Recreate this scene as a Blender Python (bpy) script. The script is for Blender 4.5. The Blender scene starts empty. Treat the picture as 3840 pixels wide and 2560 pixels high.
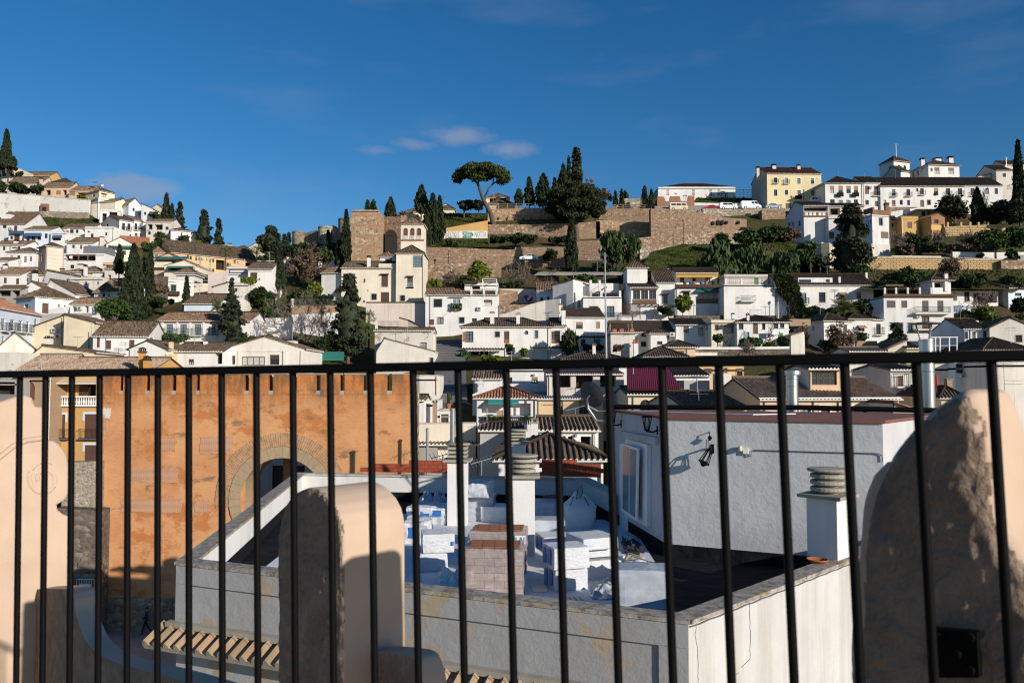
import bpy,bmesh,math,random
import numpy as np
from mathutils import Vector,Matrix,noise as mnoise
R=random.Random(7)
SC=bpy.context.scene
COL=SC.collection
F=2987.0;TH=math.radians(2.9);CT,ST=math.cos(TH),math.sin(TH)
def ray(px,py):
 u=(px-1920)/F;v=(1280-py)/F
 return Vector((u,CT-v*ST,ST+v*CT))
def at(px,py,Y):
 d=ray(px,py);return d*(Y/d.y)
def onz(px,py,z):
 d=ray(px,py);return d*(z/d.z)
def onplane(px,py,O,n):
 d=ray(px,py);return d*(O.dot(n)/d.dot(n))
def tag(o,label=None,cat=None,group=None,kind=None):
 if label:o['label']=label
 if cat:o['category']=cat
 if group:o['group']=group
 if kind:o['kind']=kind
 return o
def empty(name,loc=(0,0,0),label=None,cat=None,group=None):
 o=bpy.data.objects.new(name,None);COL.objects.link(o);o.location=loc
 o.empty_display_size=0.2
 return tag(o,label,cat,group)
class MB:
 """collects faces in world coordinates and links them as one mesh object"""
 def __init__(s,o=(0,0,0)):
  s.o=Vector(o);s.v=[];s.f=[];s.m=[];s.uv=[]
 def face(s,pts,mi=0,uv=None):
  i=len(s.v);s.v+=[tuple(p)for p in pts]
  s.f.append(tuple(range(i,i+len(pts))));s.m.append(mi)
  s.uv.append(uv)
 def obox(s,c,ex,ey,ez,mi=0):
  """box from corner c with edge vectors ex, ey, ez"""
  c=Vector(c);ex=Vector(ex);ey=Vector(ey);ez=Vector(ez)
  p=[c,c+ex,c+ex+ey,c+ey,c+ez,c+ex+ez,c+ex+ey+ez,c+ey+ez]
  for q in((0,3,2,1),(4,5,6,7),(0,1,5,4),(1,2,6,5),(2,3,7,6),(3,0,4,7)):
   s.face([p[k]for k in q],mi)
 def box(s,x0,x1,y0,y1,z0,z1,mi=0):
  s.obox((x0,y0,z0),(x1-x0,0,0),(0,y1-y0,0),(0,0,z1-z0),mi)
 def tube(s,pts,r,n=6,mi=0,cap=True):
  pts=[Vector(p)for p in pts];rings=[]
  rr=r if isinstance(r,(list,tuple))else[r]*len(pts)
  for i,p in enumerate(pts):
   t=(pts[min(i+1,len(pts)-1)]-pts[max(i-1,0)])
   if t.length<1e-9:t=Vector((0,0,1))
   t.normalize()
   a=Vector((0,0,1))if abs(t.z)<0.9 else Vector((1,0,0))
   x=t.cross(a).normalized();y=t.cross(x)
   rings.append([p+x*(math.cos(2*math.pi*k/n)*rr[i])+y*(math.sin(2*math.pi*k/n)*rr[i])for k in range(n)])
  b=len(s.v)
  for q in rings:s.v+=[tuple(p)for p in q]
  for i in range(len(rings)-1):
   for k in range(n):
    k2=(k+1)%n
    s.f.append((b+i*n+k,b+i*n+k2,b+(i+1)*n+k2,b+(i+1)*n+k));s.m.append(mi);s.uv.append(None)
  if cap:
   s.face(list(reversed(rings[0])),mi);s.face(rings[-1],mi)
 def lathe(s,c,prof,n=16,mi=0,sx=1,sy=1):
  """prof: (r, z) list from bottom to top round vertical axis at c"""
  c=Vector(c);b=len(s.v)
  for r,z in prof:
   for k in range(n):
    a=2*math.pi*k/n
    s.v.append((c.x+r*math.cos(a)*sx,c.y+r*math.sin(a)*sy,c.z+z))
  for i in range(len(prof)-1):
   for k in range(n):
    k2=(k+1)%n
    s.f.append((b+i*n+k,b+i*n+k2,b+(i+1)*n+k2,b+(i+1)*n+k));s.m.append(mi);s.uv.append(None)
  s.f.append(tuple(b+(len(prof)-1)*n+k for k in range(n)));s.m.append(mi);s.uv.append(None)
  s.f.append(tuple(b+k for k in reversed(range(n))));s.m.append(mi);s.uv.append(None)
 def prism(s,pts,d,mi=0):
  """polygon pts (3D) extruded along d"""
  d=Vector(d);pts=[Vector(p)for p in pts];q=[p+d for p in pts]
  n=len(pts)
  s.face(pts,mi);s.face(list(reversed(q)),mi)
  for i in range(n):
   j=(i+1)%n
   s.face([pts[j],pts[i],q[i],q[j]],mi)
 def build(s,name,mats,parent=None,smooth=False,bevel=0,fix=False):
  me=bpy.data.meshes.new(name)
  o=s.o
  me.from_pydata([(v[0]-o.x,v[1]-o.y,v[2]-o.z)for v in s.v],[],s.f)
  if not isinstance(mats,(list,tuple)):mats=[mats]
  for m in mats:me.materials.append(M[m]if isinstance(m,str)else m)
  me.polygons.foreach_set('material_index',s.m)
  if any(u is not None for u in s.uv):
   L=me.uv_layers.new(name='UVMap');flat=[]
   for fc,u in zip(s.f,s.uv):
    for k in range(len(fc)):flat+=(list(u[k])if u is not None else[0,0])
   L.data.foreach_set('uv',flat)
  if fix or bevel:
   bm=bmesh.new();bm.from_mesh(me)
   bmesh.ops.remove_doubles(bm,verts=bm.verts,dist=1e-4)
   bmesh.ops.recalc_face_normals(bm,faces=bm.faces)
   if bevel:
    ed=[e for e in bm.edges if len(e.link_faces)==2 and e.calc_face_angle(0)>0.5]
    bmesh.ops.bevel(bm,geom=ed,offset=bevel,segments=2,affect='EDGES',clamp_overlap=True)
   bm.to_mesh(me);bm.free()
  if smooth:me.polygons.foreach_set('use_smooth',[True]*len(me.polygons))
  me.update()
  ob=bpy.data.objects.new(name,me);COL.objects.link(ob)
  if parent is not None:
   ob.parent=parent
   ob.location=o-world_loc(parent)
  else:ob.location=o
  return ob
def world_loc(o):
 v=Vector(o.location)
 while o.parent is not None:o=o.parent;v=v+Vector(o.location)
 return v
M={}
def newmat(name):
 m=bpy.data.materials.new(name);m.use_nodes=True
 nt=m.node_tree;b=nt.nodes['Principled BSDF'];M[name]=m
 return m,nt,b,nt.nodes,nt.links
def rgb(c):return(c[0],c[1],c[2],1)
def nz(nt,scale,detail=4,rough=0.6,vec=None,sx=None):
 n=nt.nodes.new('ShaderNodeTexNoise');n.inputs['Scale'].default_value=scale
 n.inputs['Detail'].default_value=detail;n.inputs['Roughness'].default_value=rough
 if vec is not None:
  if sx is not None:
   mp=nt.nodes.new('ShaderNodeMapping');mp.inputs['Scale'].default_value=sx
   nt.links.new(vec,mp.inputs['Vector']);vec=mp.outputs['Vector']
  nt.links.new(vec,n.inputs['Vector'])
 return n.outputs['Fac']
def ramp(nt,fac,stops):
 r=nt.nodes.new('ShaderNodeValToRGB');e=r.color_ramp.elements
 while len(e)<len(stops):e.new(0.5)
 for k,(p,c)in enumerate(stops):
  e[k].position=p;e[k].color=c if len(c)==4 else rgb(c)
 nt.links.new(fac,r.inputs['Fac']);return r.outputs['Color']
def mix(nt,fac,a,b,mode='MIX'):
 n=nt.nodes.new('ShaderNodeMix');n.data_type='RGBA';n.blend_type=mode
 for sock,val in((n.inputs[0],fac),(n.inputs[6],a),(n.inputs[7],b)):
  if isinstance(val,bpy.types.NodeSocket):nt.links.new(val,sock)
  elif isinstance(val,(int,float)):sock.default_value=val
  else:sock.default_value=rgb(val)
 return n.outputs[2]
def bump(nt,b,h,strength=0.3,dist=0.02):
 n=nt.nodes.new('ShaderNodeBump');n.inputs['Strength'].default_value=strength
 n.inputs['Distance'].default_value=dist
 nt.links.new(h,n.inputs['Height']);nt.links.new(n.outputs['Normal'],b.inputs['Normal'])
def tco(nt,out='Object'):return nt.nodes.new('ShaderNodeTexCoord').outputs[out]
def plain(name,c,rough=0.6,metal=0,var=0.0,vs=3.0,spec=0.5):
 m,nt,b,N,L=newmat(name)
 b.inputs['Roughness'].default_value=rough;b.inputs['Metallic'].default_value=metal
 b.inputs['Specular IOR Level'].default_value=spec
 if var:
  v=nz(nt,vs,5,0.65,tco(nt))
  lo=tuple(x*(1-var)for x in c);hi=tuple(min(1,x*(1+var))for x in c)
  L.new(ramp(nt,v,[(0.3,lo),(0.7,hi)]),b.inputs['Base Color'])
 else:b.inputs['Base Color'].default_value=rgb(c)
 return m
def plaster(name,c,dirt=(0.35,0.30,0.24),amt=0.35,scale=0.25,bs=0.25,patch=None,pamt=0.6):
 """painted lime plaster: broad tone changes, rain streaks, and (optionally) patches of bare render"""
 m,nt,b,N,L=newmat(name)
 co=tco(nt)
 big=nz(nt,scale,5,0.6,co)
 streak=nz(nt,1.0,6,0.65,co,(1.6,1.6,0.12))
 lo=tuple(x*0.86 for x in c)
 col=ramp(nt,big,[(0.35,lo),(0.6,c)])
 sf=ramp(nt,streak,[(0.50,(0,0,0)),(0.70,(amt,amt,amt))])
 col=mix(nt,sf,col,dirt)
 if patch:
  pn=nz(nt,0.55,8,0.7,co)
  pf=ramp(nt,pn,[(pamt,(0,0,0)),(pamt+0.03,(1,1,1))])
  col=mix(nt,pf,col,patch)
 L.new(col,b.inputs['Base Color']);b.inputs['Roughness'].default_value=0.9
 b.inputs['Specular IOR Level'].default_value=0.2
 bump(nt,b,nz(nt,3.5,8,0.7,co),bs,0.05)
 return m
def tilemat(name,cols,moss=(0.13,0.12,0.05),lichen=0.25):
 """barrel tiles: each tile its own tone (random per tile cell of the UV), lichen in patches"""
 m,nt,b,N,L=newmat(name)
 uv=tco(nt,'UV')
 fl=N.new('ShaderNodeVectorMath');fl.operation='FLOOR';L.new(uv,fl.inputs[0])
 wn=N.new('ShaderNodeTexWhiteNoise');wn.noise_dimensions='3D'
 oi=N.new('ShaderNodeObjectInfo')
 ad=N.new('ShaderNodeVectorMath');ad.operation='ADD'
 L.new(fl.outputs[0],ad.inputs[0]);L.new(oi.outputs['Random'],ad.inputs[1]);L.new(ad.outputs[0],wn.inputs['Vector'])
 n=len(cols)
 col=ramp(nt,wn.outputs['Value'],[(k/(n-1),c)for k,c in enumerate(cols)])
 co=tco(nt)
 col=mix(nt,ramp(nt,nz(nt,0.5,6,0.7,co),[(0.48,(0,0,0)),(0.7,(lichen*2,lichen*2,lichen*2))]),col,moss)
 sp=N.new('ShaderNodeSeparateXYZ');L.new(uv,sp.inputs[0])
 fr=N.new('ShaderNodeMath');fr.operation='FRACT';L.new(sp.outputs['Y'],fr.inputs[0])
 jr=ramp(nt,fr.outputs[0],[(0.0,(0.45,0.45,0.45)),(0.12,(1,1,1))])
 col=mix(nt,1.0,col,jr,'MULTIPLY')
 L.new(col,b.inputs['Base Color']);b.inputs['Roughness'].default_value=0.9
 b.inputs['Specular IOR Level'].default_value=0.2
 bump(nt,b,fr.outputs[0],0.6,0.03)
 return m
def stonemat(name,c1,c2,mortar,scale=2.2,bands=None,brick=False):
 m,nt,b,N,L=newmat(name)
 co=tco(nt)
 mp=N.new('ShaderNodeMapping');mp.inputs['Scale'].default_value=(1,1,1.5);L.new(co,mp.inputs['Vector'])
 wv=nz(nt,1.3,3,0.6,co)
 vo=N.new('ShaderNodeTexVoronoi');vo.inputs['Scale'].default_value=scale;L.new(mp.outputs[0],vo.inputs['Vector'])
 ve=N.new('ShaderNodeTexVoronoi');ve.feature='DISTANCE_TO_EDGE';ve.inputs['Scale'].default_value=scale
 L.new(mp.outputs[0],ve.inputs['Vector'])
 sp=N.new('ShaderNodeSeparateXYZ');L.new(vo.outputs['Color'],sp.inputs[0])
 col=ramp(nt,sp.outputs['X'],[(0.0,tuple(x*0.55 for x in c1)),(0.45,c1),(0.85,c2),(1.0,tuple(min(1,x*1.25)for x in c2))])
 ef=ramp(nt,ve.outputs['Distance'],[(0.03,(1,1,1)),(0.12,(0,0,0))])
 col=mix(nt,ef,col,mortar)
 big=nz(nt,0.16,5,0.65,co)
 col=mix(nt,ramp(nt,big,[(0.42,(0,0,0)),(0.6,(0.75,0.75,0.75))]),col,mortar)
 if bands:
  s2=N.new('ShaderNodeSeparateXYZ');L.new(co,s2.inputs[0])
  md=N.new('ShaderNodeMath');md.operation='MULTIPLY';md.inputs[1].default_value=1/bands[0];L.new(s2.outputs['Z'],md.inputs[0])
  wob=N.new('ShaderNodeMath');wob.operation='ADD';L.new(md.outputs[0],wob.inputs[0])
  w2=N.new('ShaderNodeMath');w2.operation='MULTIPLY';w2.inputs[1].default_value=0.35;L.new(wv,w2.inputs[0]);L.new(w2.outputs[0],wob.inputs[1])
  fr=N.new('ShaderNodeMath');fr.operation='FRACT';L.new(wob.outputs[0],fr.inputs[0])
  bf=ramp(nt,fr.outputs[0],[(0.70,(0,0,0)),(0.76,(0.8,0.8,0.8))])
  col=mix(nt,bf,col,bands[1])
 L.new(col,b.inputs['Base Color']);b.inputs['Roughness'].default_value=0.95
 b.inputs['Specular IOR Level'].default_value=0.15
 bump(nt,b,ve.outputs['Distance'],0.8,0.12)
 return m
def brickmat(name,c1,c2,mortar,bw=0.25,bh=0.07,ms=0.012,axis='XZ',off=0.5):
 m,nt,b,N,L=newmat(name)
 co=tco(nt);mp=N.new('ShaderNodeMapping');L.new(co,mp.inputs['Vector'])
 if axis=='XZ':mp.inputs['Rotation'].default_value=(math.radians(-90),0,0)
 br=N.new('ShaderNodeTexBrick');L.new(mp.outputs[0],br.inputs['Vector'])
 br.inputs['Scale'].default_value=1;br.inputs['Brick Width'].default_value=bw;br.inputs['Row Height'].default_value=bh
 br.inputs['Mortar Size'].default_value=ms;br.offset=off
 br.inputs['Color1'].default_value=rgb(c1);br.inputs['Color2'].default_value=rgb(c2);br.inputs['Mortar'].default_value=rgb(mortar)
 col=mix(nt,ramp(nt,nz(nt,0.8,6,0.7,co),[(0.4,(0,0,0)),(0.75,(0.5,0.5,0.5))]),br.outputs['Color'],mortar)
 L.new(col,b.inputs['Base Color']);b.inputs['Roughness'].default_value=0.9;b.inputs['Specular IOR Level'].default_value=0.2
 bump(nt,b,br.outputs['Fac'],-0.4,0.02)
 return m
def leafmat(name,cols,rough=0.75,trans=0.25):
 m,nt,b,N,L=newmat(name)
 co=tco(nt)
 a=nz(nt,1.1,3,0.6,co);c=nz(nt,7.0,2,0.5,co)
 s=N.new('ShaderNodeMath');s.operation='ADD';L.new(a,s.inputs[0]);L.new(c,s.inputs[1])
 h=N.new('ShaderNodeMath');h.operation='MULTIPLY';h.inputs[1].default_value=0.5;L.new(s.outputs[0],h.inputs[0])
 n=len(cols);cols=[tuple(x*0.95 for x in q)for q in cols]
 L.new(ramp(nt,h.outputs[0],[(0.34+0.32*k/(n-1),q)for k,q in enumerate(cols)]),b.inputs['Base Color'])
 b.inputs['Roughness'].default_value=rough;b.inputs['Specular IOR Level'].default_value=0.2
 return m
plaster('white',(0.73,0.71,0.68),amt=0.30)
plaster('white2',(0.67,0.655,0.64),amt=0.42,patch=(0.44,0.40,0.35),pamt=0.67)
plaster('white_warm',(0.70,0.65,0.575),amt=0.40)
plaster('white_blue_and_shade',(0.62,0.68,0.76),amt=0.15)  # bluish white plaster, also the shade tint painted on unlit walls
plaster('white_old',(0.62,0.58,0.52),amt=0.55,patch=(0.34,0.29,0.23),pamt=0.60)
plaster('white_peel',(0.74,0.72,0.69),amt=0.2,patch=(0.36,0.32,0.27),pamt=0.64)
plaster('cream',(0.70,0.60,0.43),amt=0.22)
plaster('cream_pale',(0.74,0.66,0.53),amt=0.25)
plaster('cream_old',(0.60,0.53,0.42),amt=0.5)
plaster('pinkish',(0.64,0.55,0.49),amt=0.5)
plaster('pink_tower',(0.62,0.46,0.37),amt=0.2)  # pink stucco bands, also the shade painted on the tower's left face
plaster('pink_stripe',(0.70,0.57,0.46),amt=0.2)
plaster('peach',(0.68,0.43,0.22),amt=0.25)
plaster('peach_pale',(0.66,0.46,0.30),amt=0.25)
plaster('ochre',(0.58,0.36,0.13),amt=0.25)
plaster('yellow',(0.70,0.585,0.34),amt=0.15)
plaster('orange_house',(0.58,0.32,0.11),amt=0.25)
plaster('orange_wall',(0.60,0.28,0.07),amt=0.25)
plaster('red_wall',(0.36,0.14,0.08),amt=0.4)
plaster('grey_render',(0.33,0.31,0.29),amt=0.4)
plaster('grey_and_shade_side',(0.42,0.40,0.37),amt=0.4)  # grey plaster, also the shade painted on left sides of houses
plaster('brown_render',(0.22,0.12,0.07),amt=0.3)
plaster('concrete',(0.36,0.33,0.27),amt=0.5,dirt=(0.12,0.11,0.09))
tilemat('tile',[(0.055,0.038,0.027),(0.13,0.085,0.055),(0.21,0.145,0.095),(0.08,0.052,0.037),(0.28,0.21,0.145)])
tilemat('tile_dark',[(0.06,0.042,0.034),(0.11,0.072,0.052),(0.17,0.115,0.085),(0.08,0.055,0.042)])
tilemat('tile_light',[(0.26,0.18,0.125),(0.38,0.27,0.19),(0.48,0.35,0.25),(0.30,0.20,0.14)])
tilemat('tile_red',[(0.25,0.10,0.06),(0.36,0.16,0.09),(0.42,0.22,0.13),(0.28,0.13,0.08)],lichen=0.08)
tilemat('tile_brownred',[(0.14,0.06,0.042),(0.20,0.09,0.06),(0.25,0.13,0.09),(0.16,0.08,0.055)],lichen=0.08)
tilemat('tile_warm',[(0.09,0.055,0.038),(0.20,0.12,0.075),(0.28,0.18,0.115),(0.13,0.08,0.052),(0.34,0.25,0.17)],lichen=0.12)
plaster('wall_grime',(0.70,0.675,0.63),amt=0.2,patch=(0.47,0.41,0.33),pamt=0.565,scale=0.12)
plain('mortar',(0.66,0.63,0.58),0.9,var=0.15,vs=9)
plain('soffit',(0.22,0.17,0.13),0.9,var=0.2)
plain('flat_roof',(0.27,0.20,0.16),0.9,var=0.25,vs=0.8)
plain('coping',(0.46,0.42,0.36),0.9,var=0.25)
plain('red_trim',(0.26,0.07,0.05),0.8,var=0.15)
plain('magenta_sheet',(0.135,0.014,0.024),0.45,var=0.1,vs=0.5)
plain('blue_sheet',(0.20,0.20,0.28),0.5,var=0.1)
plain('grey_sheet',(0.16,0.17,0.18),0.6,var=0.2)
plain('black_net',(0.03,0.033,0.04),0.9,var=0.3)
plain('glass',(0.025,0.03,0.035),0.08,spec=0.6)
plain('glass_pale',(0.16,0.22,0.26),0.12,spec=0.6)
plain('curtain',(0.45,0.42,0.38),0.9,var=0.15)
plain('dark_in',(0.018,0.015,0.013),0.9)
plain('wood',(0.075,0.036,0.018),0.6,var=0.25,vs=5)
plain('wood_red',(0.24,0.085,0.03),0.55,var=0.2,vs=5)
plain('wood_pale',(0.30,0.20,0.12),0.7,var=0.2,vs=5)
plain('shutter_br',(0.105,0.052,0.036),0.6,var=0.12,vs=8)
plain('shutter_dk',(0.06,0.045,0.04),0.6,var=0.12,vs=8)
plain('blind',(0.30,0.20,0.13),0.7,var=0.2,vs=8)
plain('frame_wh',(0.66,0.66,0.64),0.5)
plain('frame_dk',(0.05,0.04,0.035),0.5)
plain('green_paint',(0.05,0.16,0.06),0.5,var=0.15)
plain('blue_paint',(0.05,0.20,0.30),0.5,var=0.15)
plain('iron',(0.0025,0.0025,0.003),0.6,spec=0.10)
plain('iron_grey',(0.10,0.11,0.12),0.5)
plain('steel',(0.52,0.53,0.55),0.3,metal=1.0)
plain('galv',(0.42,0.43,0.44),0.4,metal=0.8,var=0.1)
plain('white_metal',(0.75,0.75,0.74),0.45)
plain('ac_white',(0.60,0.58,0.54),0.6)
plain('awn_green',(0.012,0.13,0.11),0.8)
plain('awn_teal',(0.02,0.22,0.20),0.8)
plain('awn_yellow',(0.55,0.32,0.06),0.8)
plain('awn_cream',(0.62,0.50,0.36),0.8)
plain('awn_blue',(0.05,0.09,0.20),0.8)
plain('cloth_white',(0.75,0.77,0.80),0.9)
plain('cloth_blue',(0.03,0.10,0.32),0.8)
plain('cloth_dark',(0.012,0.013,0.02),0.9)
plain('cloth_navy',(0.012,0.018,0.07),0.9)
plain('cloth_jeans',(0.05,0.07,0.12),0.9)
plain('skin',(0.45,0.25,0.17),0.6)
plain('hair',(0.02,0.014,0.01),0.7)
plain('terracotta',(0.36,0.12,0.05),0.7,var=0.2,vs=10)
plain('clay_tan',(0.42,0.27,0.15),0.85,var=0.25,vs=6)
plain('red_cloth',(0.40,0.02,0.02),0.8)
stonemat('fort_stone',(0.30,0.215,0.135),(0.46,0.36,0.25),(0.36,0.245,0.15),1.7,bands=(2.2,(0.34,0.195,0.115)))
stonemat('fort_grey',(0.20,0.165,0.12),(0.28,0.235,0.18),(0.22,0.175,0.125),1.2)
stonemat('rubble',(0.235,0.165,0.115),(0.44,0.36,0.27),(0.255,0.165,0.105),2.0)
stonemat('rubble_pale',(0.30,0.26,0.20),(0.52,0.46,0.38),(0.27,0.22,0.16),1.8)
stonemat('rubble_red',(0.23,0.16,0.11),(0.38,0.29,0.205),(0.26,0.175,0.12),2.2,bands=(1.5,(0.30,0.18,0.115)))
stonemat('old_masonry',(0.25,0.21,0.165),(0.36,0.31,0.25),(0.31,0.26,0.205),4.2)
stonemat('dark_stone',(0.11,0.09,0.07),(0.20,0.17,0.14),(0.13,0.10,0.08),2.4)
brickmat('brick',(0.30,0.12,0.06),(0.22,0.08,0.045),(0.30,0.19,0.12))
brickmat('brick_pale',(0.62,0.47,0.28),(0.56,0.40,0.23),(0.50,0.38,0.25))
brickmat('brick_tan',(0.38,0.25,0.15),(0.32,0.20,0.12),(0.30,0.22,0.15))
brickmat('block_yellow',(0.55,0.39,0.19),(0.60,0.43,0.22),(0.22,0.14,0.07),bw=1.05,bh=0.34,ms=0.07)
leafmat('lf_cypress',[(0.010,0.016,0.008),(0.022,0.034,0.014),(0.048,0.060,0.026)])
leafmat('lf_conifer',[(0.012,0.018,0.011),(0.028,0.038,0.020),(0.065,0.072,0.035)])
leafmat('lf_pine',[(0.020,0.036,0.010),(0.050,0.072,0.018),(0.090,0.105,0.030)])
leafmat('lf_darkpine',[(0.012,0.020,0.008),(0.028,0.037,0.014),(0.062,0.062,0.026)])
leafmat('lf_green',[(0.020,0.042,0.012),(0.045,0.082,0.022),(0.085,0.125,0.035)])
leafmat('lf_bright',[(0.05,0.075,0.010),(0.12,0.15,0.018),(0.21,0.21,0.025)])
leafmat('lf_pepper',[(0.022,0.040,0.012),(0.048,0.074,0.024),(0.09,0.115,0.042)])
leafmat('lf_palm',[(0.035,0.05,0.014),(0.085,0.10,0.03),(0.20,0.17,0.05)])
leafmat('lf_dead',[(0.07,0.045,0.03),(0.13,0.085,0.055),(0.20,0.135,0.09)])
leafmat('lf_ivy',[(0.016,0.030,0.010),(0.035,0.055,0.016),(0.07,0.065,0.02)])
leafmat('lf_purple',[(0.05,0.02,0.09),(0.10,0.03,0.16),(0.05,0.06,0.03)])
m,nt,b,N,L=newmat('grass');co=tco(nt)
col=ramp(nt,nz(nt,0.35,7,0.7,co),[(0.36,(0.030,0.045,0.010)),(0.5,(0.06,0.075,0.02)),(0.64,(0.13,0.11,0.05))])
L.new(mix(nt,ramp(nt,nz(nt,2.2,6,0.7,co),[(0.45,(0,0,0)),(0.7,(0.6,0.6,0.6))]),col,(0.022,0.036,0.008)),b.inputs['Base Color']);b.inputs['Roughness'].default_value=1.0;b.inputs['Specular IOR Level'].default_value=0.0;bump(nt,b,nz(nt,3,8,0.7,co),0.7,0.3)
plain('bark',(0.095,0.068,0.05),0.95,var=0.35,vs=5)
plain('bark_grey',(0.20,0.165,0.135),0.95,var=0.3,vs=5)
plain('twig',(0.15,0.115,0.095),0.95,var=0.25,vs=3)
plain('galv_paint',(0.33,0.34,0.36),0.6)
PROF=((0,0),(0.13,0.07),(0.29,0.097),(0.45,0.07),(0.58,0.0),(1.0,-0.022))
def roof_slope(mb,O,u,s,L,chain,p=0.3,h=1.0,caps=True,slab=True):
 """barrel-tile plane: eave starts at O and runs along u for L; s climbs the slope; chain = (u, v) upper edge"""
 u=Vector(u).normalized();s=Vector(s).normalized();n=u.cross(s).normalized()
 if n.z<0:n=-n
 us=[c[0]for c in chain];vs=[c[1]for c in chain]
 vm=lambda x:float(np.interp(x,us,vs))
 k=max(1,round(L/p));p=L/k
 jit=R.random()*50
 for i in range(k):
  for j in range(len(PROF)-1):
   a0,ha=PROF[j];b0,hb=PROF[j+1]
   ua,ub=(i+a0)*p,(i+b0)*p
   va,vb=vm(ua),vm(ub)
   if va<0.02 and vb<0.02:continue
   ha*=h*p/0.3;hb*=h*p/0.3
   A=O+u*ua+n*ha;B=O+u*ub+n*hb
   c=2*i+0.5 if j<4 else 2*i+1.5
   mb.face([A,B,B+s*vb,A+s*va],0,[(c,jit),(c,jit),(c,jit+vb/0.42),(c,jit+va/0.42)])
  if caps:
   pts=[O+u*((i+a)*p)+n*(hh*h*p/0.3)for a,hh in PROF[:5]]
   mb.face([pts[0]-n*0.02,pts[4]-n*0.02]+pts[:0:-1][0:0]+[pts[4],pts[3],pts[2],pts[1],pts[0]],1)
 if slab:
  poly=[O,O+u*L]+[O+u*a+s*b for a,b in reversed(chain)if b>0.01]
  mb.face([q-n*0.10 for q in reversed(poly)],2)
  mb.face([O-n*0.10,O+u*L-n*0.10,O+u*L-n*0.02,O-n*0.02],1)
def wall_face(mb,O,ex,nrm,W,H,holes,mi=0,depth=0.18,rmi=None):
 ez=Vector((0,0,1));inn=-Vector(nrm)
 holes=[h for h in holes if h[1]-h[0]>0.05 and h[3]-h[2]>0.05]
 xs=sorted(set([0,W]+[h[0]for h in holes]+[h[1]for h in holes]))
 zs=sorted(set([0,H]+[h[2]for h in holes]+[h[3]for h in holes]))
 P=lambda x,z:O+ex*x+ez*z
 for a,b in zip(xs,xs[1:]):
  cx=(a+b)/2;run=None
  for c,d in zip(zs,zs[1:]):
   cz=(c+d)/2
   if any(h[0]<cx<h[1]and h[2]<cz<h[3]for h in holes):
    if run:mb.face([P(a,run[0]),P(b,run[0]),P(b,run[1]),P(a,run[1])],mi);run=None
   else:run=(run[0],d)if run else(c,d)
  if run:mb.face([P(a,run[0]),P(b,run[0]),P(b,run[1]),P(a,run[1])],mi)
 rm=mi if rmi is None else rmi
 for x0,x1,z0,z1,*rest in holes:
  dp=rest[0]if rest else depth
  q=inn*dp
  for a,b in(((x0,z0),(x1,z0)),((x1,z0),(x1,z1)),((x1,z1),(x0,z1)),((x0,z1),(x0,z0))):
   A,B=P(*a),P(*b);mb.face([A,B,B+q,A+q],rm)
  if rest and len(rest)>1 and rest[1]:
   r=(x1-x0)/2;cx=(x0+x1)/2;zs_=z1-r;K=8
   for k in range(K):
    t0=math.pi*k/K;t1=math.pi*(k+1)/K
    xa,za=cx-r*math.cos(t0),zs_+r*math.sin(t0);xb,zb=cx-r*math.cos(t1),zs_+r*math.sin(t1)
    mb.face([P(xa,za),P(xb,zb),P(xb,z1),P(xa,z1)],mi)
    mb.face([P(xa,za),P(xb,zb),P(xb,zb)+q,P(xa,za)+q],rm)
SHUT={'br':'shutter_br','dk':'shutter_dk','bl':'blind','gr':'green_paint','blue':'blue_paint','grey':'grey_sheet'}
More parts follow.
